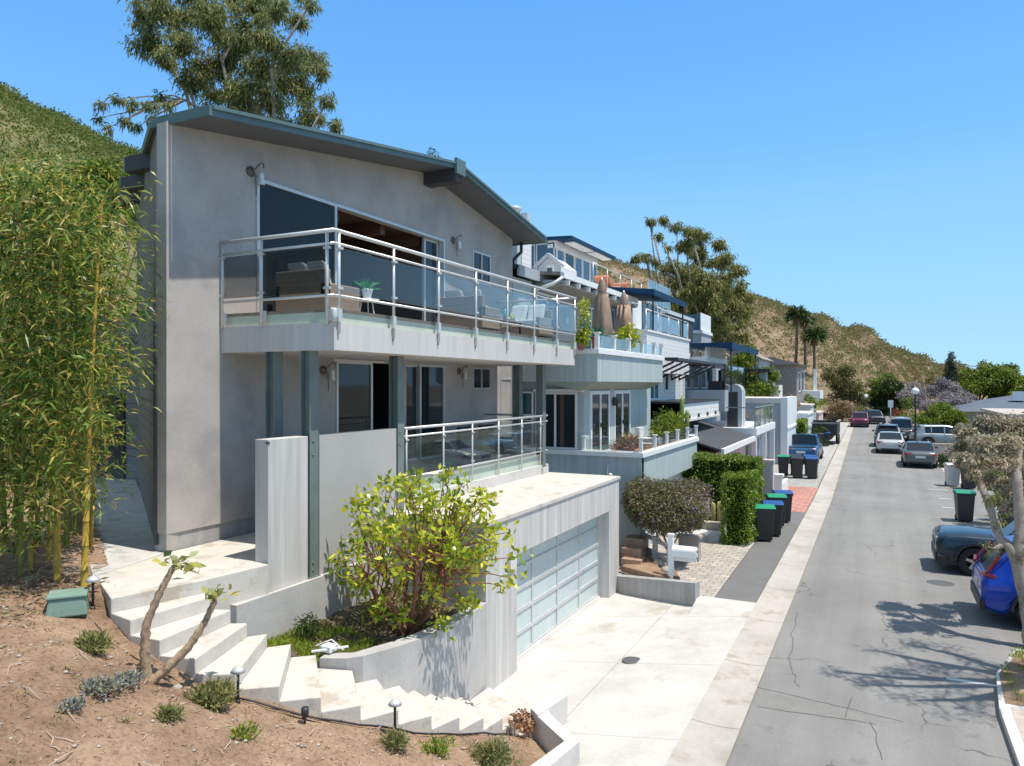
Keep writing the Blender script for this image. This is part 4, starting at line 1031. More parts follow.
potted('potted_agave', -7.45, 20.6, 6.3, 'blue green agave in a dark red pot on the neighbour balcony corner', .16, .42, 'agave', n=16, L=.55, W=.09, potmat='redpot', kind='rosette')
potted('potted_vine', -7.6, 19.75, 6.3, 'tall yellow green potted plant just beyond the end of the main balcony', .12, .2, 'arbutus', size=.2, n=420, L=.12).scale = (1,1,1)
crown('balcony_plant', [((-7.5,19.7,6.6+.25*k), .16) for k in range(5)], 260, .11, .05, L_['arbutus'], org=(-7.5,19.7,6.35), label='slim yellow green climber behind the far end of the glass railing', cat='plant')
potted('potted_shrub', -7.45, 23.6, 6.3, 'bushy yellow green potted shrub in front of the second umbrella', .18, .3, 'arbutus', size=.36, n=260, L=.16)
# terrace planting
t = empty('succulent', (-6.4,21.1,3.2), 'large rust red spiky succulent in front of the white french doors', 'plant')
for k in range(9): rosette('rosette', -6.75+.22*(k%3), 20.6+.27*(k//3)+.1*(k%2), 3.35+.12*((k*5)%3), 26, .42, .06, L_['succ'], t)
MB().box(-7.1,-6.15,20.5,21.4,3.02,3.3).build('planter_box', M['terracotta'], t)
crown('terrace_shrub', [((-6.8,25.6,3.75),(.4,.5,.5)),((-6.9,26.2,4.0),(.4,.4,.5)),((-6.8,25.0,3.5),(.3,.4,.35))], 150, .14, .07, L_['green'], org=(-6.8,25.6,3.1), label='leafy yellow green shrub on the boarded terrace beside the cactus', cat='shrub')
t = empty('palm_plant', (-6.6,26.6,3.1), 'spiky pale green young palm on the terrace beside the cactus', 'plant')
for k in range(3): rosette('fronds', -6.6, 26.4+.2*k, 3.5+.25*k, 40, .6, .06, L_['grass'], t)
MB().tube([(-6.6,26.6,3.0),(-6.6,26.6,4.0)], .07, 8).build('stem', M['bark'], t)
t = empty('cactus', (-6.5,27.2,3.1), 'tall slender green cactus columns at the far end of the terrace', 'cactus')
for (dx, dy, hh) in ((0,0,1.9),(.16,.1,1.4),(-.1,.2,1.1)):
    MB().tube([(-6.5+dx,27.2+dy,3.0),(-6.5+dx,27.2+dy,3.0+hh*.9),(-6.5+dx,27.2+dy,3.0+hh)], [.08,.08,.03], 8).build('column', plain('cactus_green', (.20,.28,.06), .6), t)
# planters of dark soil between the terrace posts
MB().box(-7.0,-6.2,21.8,26.9,3.02,3.30).build('terrace_planter', M['terracotta'], org=(-6.6,24,3), label='long low terracotta planter trough behind the terrace glass', cat='planter')
# lounge furniture seen through the doors
b = MB().box(-7.4,-6.6,24.3,24.9,3.1,3.5); b.box(-7.4,-7.25,24.3,24.9,3.5,3.85).build('lounge_seat', M['fabric'], org=(-7,24.6,3.1), label='white outdoor seat on the boarded terrace', cat='seat')

# ---- white sided house with navy awnings
wh = empty('white_house', (-10,32,.5), 'tall white sided house with glass sunroom, decks and navy awning', 'house')
MB().box(-18,-8.6,28.0,36.6,.3,7.3).build('wall', M['white_siding'], wh)
MB().box(-18,-10.4,28.6,36.0,7.3,9.3).build('upper_wall', M['white'], wh)
MB().box(-8.9,-7.95,27.6,34.7,5.78,7.35).build('upper_box', M['white_siding'], wh)
MB().box(-10.4,-7.9,27.55,34.75,7.35,7.43).build('upper_box_cap', M['white'], wh)
b = MB()
for y in (27.7,29.4,31.1,32.8,34.6): b.tube([(-8.0,y,7.43),(-8.0,y,8.2)], .025, 6)
b.tube([(-8.0,27.7,8.2),(-8.0,34.6,8.2)], .03, 6)
dr = b.build('deck_railing', M['metal'], wh)
for y0, y1 in ((27.7,29.4),(29.4,31.1),(31.1,32.8),(32.8,34.6)): box_o('glass_panel', (-8.01,-7.99,y0+.04,y1-.04,7.5,8.12), M['rail_glass'], dr)
for (y0, y1) in ((28.9,30.0),(30.3,31.3),(31.5,32.4),(32.7,33.6)): xframe(wh, 'window', -10.35, y0, y1, 7.5, 9.0, M['white'], M['window_blue'], .06)
xframe(wh, 'window_wall', -9.2, 31.4, 34.4, 7.45, 8.95, M['white'], M['window_blue'], .06, (32.2,33.0,33.7))
# lower box with four downlights
MB().box(-8.6,-6.85,29.0,36.0,3.92,4.56).build('lower_box', M['white_siding'], wh)
MB().box(-8.62,-6.8,28.95,36.05,4.56,4.63).build('lower_box_cap', M['black'], wh)
MB().box(-8.6,-6.87,29.0,29.03,3.9,4.56).box(-8.6,-6.8,28.98,36.0,3.84,3.92).build('lower_box_trim', M['cream'], wh)
for y in (29.8,31.5,33.3,35.1): MB().lathe((-6.84,y,4.05), [(.07,-.1),(.07,.05),(0,.07)], 10).build('down_light', M['black'], wh)
xframe(wh, 'teal_door', -8.55, 30.2, 31.6, 4.65, 6.3, M['white'], M['window_teal'], .09, (30.9,))
xframe(wh, 'window', -8.55, 32.6, 33.3, 5.0, 6.2, M['white'], M['window_dark'], .09)
for k in range(7): MB().box(-8.6,-8.54,28.2,30.1,4.7+.24*k,4.78+.24*k).build('wall_board', M['blue_grey'], wh) if k < 6 else None
# pergola
b = MB()
for y in np.arange(28.2,38.0,.8): b.box(-8.5,-6.9,y,y+.07,6.3,6.36)
b.box(-6.95,-6.85,28.0,38,6.24,6.34); pg = b.build('pergola', M['black'], wh)
for y in (28.4,29.8,31.2,33.6,35.0,36.4): MB().bar((-8.5,y,5.55),(-7.1,y,6.2),.06,.08).bar((-8.5,y,5.5),(-8.5,y,6.25),.06,.06).build('bracket', M['black'], pg)
# sunroom and roof deck
MB().box(-19,-13.6,32.0,37.7,9.3,9.75).box(-14.0,-13.55,32.0,37.7,11.75,12.1).build('sunroom', M['white'], wh)
for (y0, y1, g_m) in ((32.1,33.0,'window_blue'),(33.1,34.3,'window_dark'),(34.4,35.4,'window_blue'),(35.5,36.5,'window_blue'),(36.6,37.6,'window_blue')):
    xframe(wh, 'sunroom_window', -13.55, y0, y1, 9.75, 11.75, M['white'], M[g_m], .06)
yframe(wh, 'sunroom_side_window', 32.0, -15.6, -14.65, 10.2, 12.0, M['metal'], M['window_blue'], .06)
yframe(wh, 'sunroom_side_window', 32.0, -14.6, -13.65, 10.2, 12.0, M['metal'], M['window_blue'], .06)
MB().extr([(-12.7,12.05),(-18.5,12.3),(-18.5,12.45),(-12.7,12.2)], 31.8, 38.2, 'Y').build('sunroom_roof', M['navy'], wh)
MB().box(-13.3,-12.8,32.4,35.0,11.98,12.04).box(-13.3,-12.8,35.3,37.8,11.98,12.04).build('sunroom_eave', M['white'], wh)
MB().box(-14,-10.6,29.0,38.2,9.3,9.45).build('roof_deck', M['white'], wh)
b = MB().tube([(-10.7,29.2,10.4),(-10.7,36.2,10.4)], .025, 6)
for y in (29.2,31.0,32.8,34.5,36.2): b.tube([(-10.7,y,9.45),(-10.7,y,10.4)], .022, 6)
b.build('roof_deck_railing', M['metal'], wh)
fg = MB().box(-11.04,-10.98,38.5,43.0,9.55,9.62).build('wind_screen', M['metal'], wh)
for y in (38.5,40.0,41.5,43.0): box_o('screen_post', (-11.04,-10.98,y,y+.06,9.62,11.0), M['metal'], fg)
for y in (38.5,40.0,41.5): box_o('glass_panel', (-11.02,-11.0,y+.06,y+1.5,9.7,10.95), M['window_blue'] if 0 else M['rail_glass'], fg)
def awning(root, x0, x1, y0, y1, z0, z1, dz=.22, posts=()):
    b = MB(); b.add([(x0,y0,z0),(x1,y0,z1),(x1,y1,z1),(x0,y1,z0),(x0,y0,z0+.03),(x1,y0,z1+.03),(x1,y1,z1+.03),(x0,y1,z0+.03)], [(3,2,1,0),(4,5,6,7),(0,1,5,4),(1,2,6,5),(2,3,7,6),(3,0,4,7)])
    b.box(x1,x1+.02,y0,y1,z1-dz,z1+.03)
    b.add([(x0,y0-.01,z0),(x1,y0-.01,z1-dz),(x1,y0-.01,z1+.03),(x0,y0-.01,z0+.03)], [(0,1,2,3)])
    o = b.build('awning', M['navy'], root)
    for (x, y, zb) in posts: MB().tube([(x,y,zb),(x,y,z1)], .035, 6).build('awning_post', M['black'], o)
    return o
awning(wh, -10.6, -7.85, 28.2, 33.6, 9.3, 9.0, .2, ((-7.95,28.5,7.43),(-7.95,33.4,7.43)))
# ---- the house of the second awning, beyond
sh = empty('terraced_house', (-10,40,.5), 'dark glazed terraced house with low navy awning and arched grey pillar', 'house')
MB().box(-18,-8.8,36.9,46.8,.3,6.3).build('wall', M['blue_grey'], sh)
MB().box(-18,-10.6,37.5,46.5,6.3,7.3).build('upper_wall', M['white_siding'], sh)
MB().box(-10.6,-7.6,37.0,42.5,6.35,6.7).build('upper_balcony', M['white'], sh)
b = MB()
for y in np.arange(37.0,42.5,.55): b.box(-7.7,-7.62,y,y+.07,6.7,7.3)
b.box(-7.72,-7.6,37.0,42.5,7.3,7.38).build('balustrade', M['white'], sh)
awning(sh, -9.4, -6.4, 36.9, 45.5, 7.35, 7.35, .3, ((-6.5,37.3,4.6),(-6.5,45.3,4.6)))
MB().box(-8.8,-6.75,37.0,43.0,4.0,5.05).build('terrace_wall', M['blue_grey'], sh)
b = MB()
for y in (37.1,39.0,40.9,42.9): b.box(-6.8,-6.75,y,y+.05,5.05,6.25)
b.box(-6.8,-6.75,37.1,42.95,6.25,6.3)
gs_ = b.build('glass_screen', M['black'], sh)
for y in (37.1,39.0,40.9): box_o('glass_panel', (-6.785,-6.765,y+.05,y+1.9,5.07,6.25), M['grey_glass'], gs_)
for (y0, y1) in ((37.6,38.6),(39.0,40.4),(41,42.2)): xframe(sh, 'window', -8.75, y0, y1, 5.1, 6.2, M['white'], M['window_blue'], .08)
for k, y in enumerate((37.7, 40.6)): # two dark chairs behind the glass
    b = MB().box(-7.7,-7.1,y,y+.6,5.05,5.5); b.box(-7.75,-7.6,y,y+.6,5.5,6.1); b.build('patio_chair', M['black'], org=(-7.4,y+.3,5.05), label=('black patio chair behind the dark glass screen, nearer the teal door' if k==0 else 'black patio chair behind the dark glass screen, nearer the arched pillar'), cat='chair', group='chairs behind the glass screen')
b = MB(); ar = [(-6.9,.4),(-6.9,5.0)] + [(-6.5+.4*-math.cos(a), 5.0+.35*math.sin(a)) for a in np.linspace(.2,math.pi-.2,7)] + [(-6.1,5.0),(-6.1,.4)]
b.extr(ar, 38.0, 38.9, 'Y'); b.build('arched_pillar', M['blue_grey'], sh)
MB().box(-6.13,-6.08,38.02,38.2,.4,5.0).box(-6.14,-6.08,38.7,38.88,.4,5.0).build('pillar_trim', M['white'], sh)
MB().box(-6.8,-6.3,37.96,37.995,3.0,4.95).build('pillar_shade_sheet', M['dark'], sh)  # near-black sheet paints a shaded hollow on the flat pillar
# lean-to garage with a dark roof
lg = empty('lean_to_garage', (-6.5,33,.5), 'low pink rendered garage with dark lean-to roof and white beam', 'garage')
MB().box(-8.6,-5.7,29.4,36.5,.4,2.65).build('wall', M['pink'], lg)
MB().extr([(-8.6,3.65),(-5.45,2.72),(-5.45,2.80),(-8.6,3.75)], 29.1, 37.2, 'Y').build('roof', M['asphalt_roof'], lg)
MB().box(-5.45,-5.33,29.1,37.2,2.62,2.84).build('fascia', M['white'], lg)
xframe(lg, 'door', -5.66, 30.2, 31.4, .5, 2.3, M['cream'], plain('cedar_door', (.35,.13,.06), .5), .08)
MB().lathe((-5.6,32.4,2.2), [(.06,-.15),(.08,0),(.0,.12)], 8).build('lantern', M['black'], lg)
cp = empty('carport', (-6,41,.5), 'white framed carport with a glass railed deck on top', 'carport')
MB().box(-8.8,-5.3,37.3,44.5,2.85,3.2).build('deck', M['white'], cp)
for (x, y) in ((-5.45,44.3),(-5.45,37.5),(-5.45,40.9)): MB().box(x-.12,x+.12,y-.12,y+.12,.4,2.85).build('post', M['white'], cp)
MB().box(-8.8,-8.6,37.3,44.5,.4,2.85).build('back_wall', M['blue_grey'], cp)
xframe(cp, 'garage_door', -5.6, 37.8, 40.6, .5, 2.7, M['white'], M['window_blue'], .08, (39.2,))
b = MB()
for y in (37.4,39.1,40.9,42.6,44.4): b.box(-5.42,-5.36,y-.03,y+.03,3.2,4.2)
for x in (-7.6,-6.5): b.box(x,x+.05,44.35,44.4,3.2,4.2)
b.box(-5.42,-5.36,37.4,44.4,4.17,4.22).box(-8.7,-5.4,44.35,44.41,4.17,4.22).box(-8.7,-5.4,37.38,37.44,4.17,4.22)
cr_ = b.build('railing', plain('green_grey_rail', (.22,.27,.26), .5), cp)
for y0, y1 in ((37.4,39.1),(39.1,40.9),(40.9,42.6),(42.6,44.4)): box_o('glass_panel', (-5.395,-5.385,y0+.05,y1-.05,3.25,4.15), M['clear_glass'], cr_)
# ---- plain rendered block
rb = empty('rendered_block', (-8,50,.5), 'plain blue grey rendered garage block with parapet and white corner pier', 'building')
MB().box(-14,-5.35,47.5,53,.3,4.2).build('wall', M['blue_grey'], rb)
MB().box(-14,-5.2,47.45,53.1,4.2,4.5).build('parapet', M['cream'], rb)
MB().box(-5.35,-4.95,47.4,53.1,.3,4.55).build('corner_pier', M['white'], rb)
MB().box(-5.0,-4.9,47.35,53.1,2.6,2.75).build('string_course', M['white'], rb)
MB().box(-7.2,-6.5,47.2,47.49,.5,1.9).box(-6.35,-6.1,47.3,47.49,1.0,2.0).build('meter_box', M['metal'], rb)
MB().tube([(-6.9,47.4,1.9),(-6.9,47.42,2.3),(-6.5,47.42,2.4)], .03, 6).build('conduit', M['metal'], rb)
# ---- far houses up the street
def far_house(name, label, x0, x1, y0, y1, z0, z1, wall, roofmat, rise=.8, wins=(), ridge='Y', over=.4, cat='house'):
    r_ = empty(name, ((x0+x1)/2,(y0+y1)/2,z0), label, cat)
    MB().box(x0,x1,y0,y1,z0,z1).build('wall', M[wall], r_)
    o = over
    if ridge == 'flat': MB().box(x0-o,x1+o,y0-o,y1+o,z1,z1+.25).build('roof', M[roofmat], r_)
    elif ridge == 'Y': MB().extr([(x0-o,z1-.1),(x1+o,z1-.1),((x0+x1)/2,z1+rise)], y0-o, y1+o, 'Y').build('roof', M[roofmat], r_)
    else: MB().extr([(y0-o,z1-.1),(y1+o,z1-.1),((y0+y1)/2,z1+rise)], x0-o, x1+o, 'X').build('roof', M[roofmat], r_)
    for (kind, a, b_, c, d) in wins:
        if kind == 'x': xframe(r_, 'window', x1+.05, a, b_, c, d, M['white'], M['window_blue'], .1)
        else: yframe(r_, 'window', y0-.05, a, b_, c, d, M['white'], M['window_blue'], .1)
    return r_
fa = far_house('tower_house', 'narrow white and blue glazed tower house above the round green tree', -15.4,-13.2,62,66,1,9.6,'blue_grey','white',.3,(('y',-14.9,-13.7,7.9,8.8),),'flat',.1)
MB().box(-15.3,-13.3,62.1,65.8,9.6,11.2).build('glass_box', M['window_blue'], fa)
MB().box(-13.3,-13.22,61.9,65.9,9.7,11.3).box(-15.4,-15.3,61.9,65.9,9.7,11.2).build('glass_frame', M['white'], fa)
far_house('dark_house', 'dark modern house under the big eucalyptus with a white framed rooftop', -18,-13,50,58,4,10.2,'dark','metal',.2,(('y',-15.5,-14.2,7.5,9.3),),'flat',.1)
far_house('shingle_house', 'grey house with a brown shingle gable roof below the palms', -13,-9.2,66,73,1,7.6,'blue_grey','shingle',1.2,(('y',-12.3,-11.2,5.0,6.6),('y',-10.8,-9.8,5.0,6.6)))
fb = far_house('flat_roof_house', 'low pale blue house with a black flat roof edge', -12.5,-7.8,60,65.5,.4,6.3,'blue_grey','black',.2,(('y',-10.6,-8.4,4.0,5.5),('x',61,64,4,5.6)),'flat',.3)
MB().box(-8.2,-6.9,60.2,62.5,2.5,5.3).build('bay', M['cream'], fb)
fc = far_house('brown_house', 'brown sided house with a white balcony at the foot of the hill', -12,-7.2,77,86,.4,7.4,'shingle','shingle',.7,(('x',78.5,80.5,4.6,6.6),('x',82,84.5,4.4,6.8)),'Y',.5)
MB().box(-7.2,-5.4,82,86.5,3.6,4.7).build('balcony', M['white'], fc)
MB().box(-6.2,-5.9,84,84.3,4.7,7.0).build('balcony_post', M['white'], fc)
for k, (x0,x1,y0,y1,z1,m_) in enumerate(((-8.5,-4.6,54.5,60,2.2,'blue_grey'),(-7.8,-4.9,60.5,66,3.0,'white'),(-7.6,-5.2,67,73,3.5,'cream'),(-7.5,-5.0,74,80,2.6,'pink'))):
    MB().box(x0,x1,y0,y1,.3,z1).box(x0-.05,x1+.08,y0-.05,y1+.05,z1,z1+.15).build('garden_wall', M[m_], org=((x0+x1)/2,y0,.3), label=('grey rendered terrace wall just beyond the rendered block','white terrace wall below the bougainvillea','cream terrace wall behind the open trailer','pinkish terrace wall furthest up the street')[k], cat='terrace wall')
# street side bits
MB().box(-3.98,-3.48,28.5,28.8,.4,2.45).box(-4.02,-3.44,28.45,28.85,2.45,2.55).build('gate_pillar', M['pink'], org=(-3.7,28.6,.45), label='pink rendered gate pillar behind the clipped hedge and bins', cat='pillar')
MB().box(-3.8,-3.45,31.0,31.35,.4,1.65).box(-3.85,-3.4,30.95,31.4,1.65,1.75).build('gate_pillar', M['white'], org=(-3.6,31.2,.45), label='short white gate pillar on the red brick forecourt edge', cat='pillar')
MB().box(-3.7,-3.58,31.4,34.5,.4,1.2).build('low_wall', M['white'], org=(-3.65,33,.45), label='low white wall along the red brick forecourt', cat='low wall')
# houses and walls on the right
def hip_roof(b, x0, x1, y0, y1, z0, z1, ins):
    b.add([(x0,y0,z0),(x1,y0,z0),(x1,y1,z0),(x0,y1,z0),(x0+ins,(y0+y1)/2,z1),(x1-ins,(y0+y1)/2,z1)], [(0,1,5,4),(1,2,5),(2,3,4,5),(3,0,4),(3,2,1,0)])
bh = empty('blue_roofed_house', (20,112,.4), 'low house with a broad blue grey hip roof beyond the parking lot', 'house')
MB().box(9,31,103,124,.4,2.2).build('wall', M['cream'], bh)
b = MB(); hip_roof(b, 8, 34, 101, 126, 2.2, 4.3, 9); b.build('roof', plain('blue_roof', (.10,.12,.155), .8, var=.15), bh)
MB().box(14.5,15.7,107,108,3.4,4.5).build('chimney', M['white'], bh)
fh = empty('flat_tan_house', (17,78,.4), 'low tan flat roofed building behind the pinkish trees', 'building')
MB().box(9.5,30,72,88,.4,2.7).build('wall', M['gatewall'], fh)
MB().box(9.2,30.3,71.6,88.4,2.7,2.95).build('roof', mottled('gravel_roof', (.48,.43,.38), .15, 1), fh)
MB().box(2.9,12,56,56.4,.4,1.35).box(2.85,12,55.95,56.45,1.35,1.45).build('block_wall', M['gatewall'], org=(6,56,.4), label='low tan block wall behind the silver sedan', cat='low wall')
# ================================================================ FURNITURE ON THE BALCONY AND DECK
def sofa(x0, x1, y0, y1, z, back, label, group=None, cush=2):
    """wicker seat; back is the side (+y or -y) of the backrest"""
    t = empty('wicker_sofa', ((x0+x1)/2,(y0+y1)/2,z), label, 'sofa', group)
    b = MB().box(x0,x1,y0,y1,z+.08,z+.36)
    if back > 0: b.box(x0,x1,y1-.14,y1,z+.36,z+.82)
    else: b.box(x0,x1,y0,y0+.14,z+.36,z+.82)
    b.box(x0,x0+.12,y0,y1,z+.36,z+.58).box(x1-.12,x1,y0,y1,z+.36,z+.58).build('frame', M['wicker'], t, bevel=.02)
    ya, yb = (y0+.02, y1-.16) if back > 0 else (y0+.16, y1-.02)
    w_ = (x1-x0-.26)/cush
    for k in range(cush):
        xa = x0+.13+k*w_
        MB().box(xa+.01,xa+w_-.01,ya,yb,z+.36,z+.52).build('seat_cushion', M['fabric'], t, bevel=.04)
        yc = (y1-.26) if back > 0 else (y0+.26)
        MB().obox((xa+w_/2,yc,z+.74),(w_/2-.02,0,0),(0,.07,.015*back),(0,.09*back,.24)).build('back_cushion', M['fabric'], t, bevel=.05)
    return t
sofa(-9.7,-8.55,10.0,10.95,6.5,-1,'wicker sofa with pale blue cushions seen through the near end of the balcony glass')
sofa(-9.2,-7.95,14.55,15.4,6.5,-1,'wicker loveseat with pale cushions in the middle of the long balcony',cush=2)
sofa(-9.2,-7.9,17.55,18.45,6.5,1,'wicker loveseat with pale cushions near the far end of the balcony',cush=2)
def side_table(x, y, z, r, h, label, mat='white'):
    t = empty('side_table', (x,y,z), label, 'table')
    MB().lathe((x,y,z), [(0,h),(r,h),(r,h+.025),(0,h+.03)], 18).build('table_top', M[mat], t)
    for k in range(3):
        a = k*2.1; MB().tube([(x+r*.8*math.cos(a),y+r*.8*math.sin(a),z),(x+r*.5*math.cos(a),y+r*.5*math.sin(a),z+h)],.012,5).build('leg', M[mat], t)
side_table(-9.0,11.75,6.5,.24,.45,'small round side table under the white potted fern on the balcony')
t = potted('potted_fern', -9.0,11.75,6.98,'bright green fern in a white pot on the balcony side table', .11,.2,'house_plant',n=40,L=.27,W=.05,potmat='white',kind='rosette')
t = empty('coffee_table', (-8.5,16.55,6.5), 'low dark coffee table with a tray between the balcony loveseats', 'table')
MB().box(-8.85,-8.1,16.2,16.95,6.86,6.9).build('table_top', M['wicker'], t)
for (x,y) in ((-8.8,16.25),(-8.15,16.25),(-8.8,16.9),(-8.15,16.9)): MB().box(x-.02,x+.02,y-.02,y+.02,6.5,6.86).build('leg', M['black'], t)
for k,(x,y,h,c,lb) in enumerate(((-8.3,16.35,.28,(.05,.4,.42),'tall turquoise glass bottle on the balcony coffee table'),(-8.25,16.6,.2,(.55,.5,.08),'yellow fruit jar on the balcony coffee table'),(-8.3,16.8,.2,(.25,.42,.12),'green drink glass on the balcony coffee table'))):
    MB().lathe((x,y,6.9),[(.05,0),(.055,h*.6),(.025,h*.8),(.025,h),(0,h)],10).build('bottle' if k==0 else 'jar', plain('vessel',c,.15), org=(x,y,6.9), label=lb, cat='bottle' if k==0 else 'jar')
for k,(y,lb) in enumerate(((16.2,'low patio chair with teal cushion on the lower deck nearer the sliding doors'),(17.3,'low patio chair with teal cushion at the far end of the lower deck'))):
    t = empty('patio_chair', (-9.0,y,3.5), lb, 'chair', 'low chairs on the lower deck')
    MB().box(-9.35,-8.65,y-.35,y+.35,3.62,3.8).box(-9.4,-9.3,y-.35,y+.35,3.8,4.25).build('frame', M['black'], t)
    MB().box(-9.3,-8.66,y-.32,y+.32,3.8,3.92).build('cushion', plain('teal_cushion',(.08,.26,.27),.9), t, bevel=.03)
    for (dx,dy) in ((-.33,-.33),(.33,-.33),(-.33,.33),(.33,.33)): MB().box(-9+dx-.02,-9+dx+.02,y+dy-.02,y+dy+.02,3.5,3.62).build('leg', M['black'], t)
t = empty('bistro_table',(-8.7,16.75,3.5),'small round white table between the low deck chairs','table')
MB().lathe((-8.7,16.75,3.5),[(0,.55),(.25,.55),(.25,.57),(0,.58)],16).build('table_top',M['white'],t)
MB().lathe((-8.7,16.75,3.5),[(.16,0),(.03,.03),(.025,.55)],10).build('pedestal',M['metal'],t)
# roof deck loungers on the white house
for k,(y,lb) in enumerate(((32.2,'orange cushioned lounger on the white roof deck, nearer one'),(34.9,'orange cushioned lounger on the white roof deck, farther one'))):
    t = empty('sun_lounger',(-11.4,y,9.45),lb,'sun lounger','orange loungers on the roof deck')
    MB().box(-11.75,-11.05,y,y+1.9,9.6,9.72).box(-11.7,-11.6,y+.1,y+.2,9.45,9.6).box(-11.2,-11.1,y+1.6,y+1.7,9.45,9.6).build('frame',M['black'],t)
    MB().box(-11.75,-11.05,y+.7,y+1.9,9.72,9.86).build('cushion',M['orange'],t,bevel=.03)
    MB().obox((-11.4,y+.35,10.0),(.35,0,0),(0,.36,-.28),(0,.05,.06)).build('back_cushion',M['orange'],t,bevel=.03)
    MB().obox((-11.4,y+1.75,9.93),(.3,0,0),(0,.15,0),(0,0,.07)).build('towel',M['fabric'],t,bevel=.03)

# ================================================================ NEAR PLANTS
# bamboo -------------------------------------------------
bam = empty('bamboo_clump', (-9.4,5.4,2.65), 'tall bamboo clump with yellow culms and drooping leaves beside the house walk', 'bamboo')
def culm(x, y, z, top, r, mat, parent):
    b = MB(); n = 16; P = []; Rr = []
    for i in range(n+1):
        t_ = i/n; q = Vector((x,y,z)).lerp(Vector(top), t_); bow = Vector((top[0]-x, top[1]-y, 0))*(t_*t_-t_)*.5
        P.append(q+bow)
    for i in range(n):
        a, c = P[i], P[i+1]; rr = r*(1-.75*i/n)
        b.tube([a, a.lerp(c,.04), a.lerp(c,.06), a.lerp(c,.96), c], [rr*.96, rr*1.18, rr, rr*.96, rr*.95], 8)
    b.build('culm', mat, parent); return P
culms = []
for (u, v, tu, tv, D1, r, m_) in ((57,592,62,170,8.9,.045,'culm'),(84,595,102,200,9.0,.045,'culm'),(20,590,34,180,9.6,.03,'culm_green'),(5,560,-20,170,9.6,.05,'culm_green'),(18,572,8,180,9.9,.04,'culm_green'),
      (38,560,30,165,10.2,.04,'culm_green'),(66,560,85,190,10.3,.045,'culm_green'),(48,575,75,175,9.9,.035,'culm'),(30,585,45,200,9.6,.03,'culm'),(74,548,108,215,10.4,.035,'culm_green'),(-8,575,-40,190,9.4,.045,'culm'),(90,560,115,260,10.6,.03,'culm'),(12,545,60,185,10.8,.035,'culm_green'),(-20,560,10,170,10.2,.04,'culm_green'),(58,540,115,195,10.7,.03,'culm_green')):
    p = at(u, v, Z=2.55); q = at(tu, tv, D=D1+random.uniform(-.3,.6))
    culms.append(culm(p.x, p.y, p.z, q, r, M[m_], bam))
PP, DD = [], []
tw = MB()
def spray(p, dr, n_, sp=.16):
    PP.append(np.array(p)+rng.normal(size=(n_,3))*np.array([sp,sp,sp*.6])); DD.append(np.array(dr)+rng.normal(size=(n_,3))*.55+np.array([0,0,-.12]))
for P in culms:
    for _ in range(62):
        t_ = random.uniform(.13, 1.0)**.8; i = min(len(P)-2, int(t_*(len(P)-1))); a = P[i].lerp(P[i+1], random.random())
        an = random.uniform(0, 6.28); ln = random.uniform(.1,.55)*(1.0 if t_ > .35 else .5)
        e = a + Vector((math.cos(an)*ln, math.sin(an)*ln, random.uniform(-.05,.3)))
        if random.random() < .4: tw.tube([a, a.lerp(e,.5)+Vector((0,0,.06)), e], [.008,.006,.004], 4, cap=False)
        spray(e, (math.cos(an)*.7, math.sin(an)*.7, -.1), random.randint(9,17))
# fill for the body of the clump
for _ in range(1250):
    u = random.gauss(62, 52); v = random.uniform(180, 545)
    if u > 112 - max(0, v-380)*.42 or random.random() < max(0, v-440)/420 - max(0, 230-v)*.5 or u < -60: continue
    p = at(u, v, D=random.uniform(9.15, 11.0)); spray(p, (random.uniform(-.6,.6), random.uniform(-.6,.6), 0), random.randint(9,16))
tg = tw.build('twigs', M['culm_green'], bam, kind='stuff')
P = np.concatenate(PP); D_ = np.concatenate(DD)
leaf_mesh('foliage', P, D_, .15*rng.uniform(.6,1.5,(len(P),1)), .028, L_['bamboo'], bam, droop=.2)
# fallen litter below the bamboo
n = 900; x = rng.uniform(-11,-8.7,n); y = rng.uniform(4.3,6.4,n); z = np.array([dirt_z(a,b)+.02 for a,b in zip(x,y)])
leaf_mesh('leaf_litter', np.stack([x,y,z],1), np.stack([rng.normal(size=n),rng.normal(size=n),rng.uniform(-.1,.3,n)],1), .12, .025, leafmat('litter',[(.30,.22,.12),(.16,.10,.06),(.36,.30,.2)],.1), kind='stuff')

# arbutus shrub in the planter ----------------------------
ab = empty('arbutus_shrub', (-6.6,9.6,1.5), 'glossy yellow green shrub with twisting red stems in the raised planter', 'shrub')
base = at(405, 632, Z=1.5); tips = []
for _ in range(165):
    for _t in range(20):
        a = random.uniform(0, 6.28); r = random.random()**.6
        u = 425 + 92*r*math.cos(a); v = 552 + 78*r*math.sin(a)
        if v > 615 and (u < 350 or u > 455): continue
        if u < 380 and v < 490: continue
        break
    tips.append(at(u, v, D=11.55+random.uniform(-1.1,1.0)*math.sqrt(max(.1,1-r*r*.8))))
b = MB()
mains = []
for k in range(9):
    a = k*.7+random.uniform(-.2,.2); e = base + Vector((math.cos(a)*.62, math.sin(a)*.62, random.uniform(.8,1.35)))
    m1 = base.lerp(e,.4) + Vector((math.cos(a)*.12, math.sin(a)*.12, -.12)); mains.append([base+Vector((math.cos(a),math.sin(a),0))*.05, m1, e])
    b.tube([base+Vector((math.cos(a),math.sin(a),0))*.06-Vector((0,0,.1)), m1, m1.lerp(e,.35)+Vector((random.uniform(-.08,.08),random.uniform(-.08,.08),0)), m1.lerp(e,.7)+Vector((random.uniform(-.08,.08),random.uniform(-.08,.08),0)), e], [.042,.030,.025,.020,.014], 7)
b.lathe(base, [(.12,-.15),(.1,.0),(.04,.12)], 8)
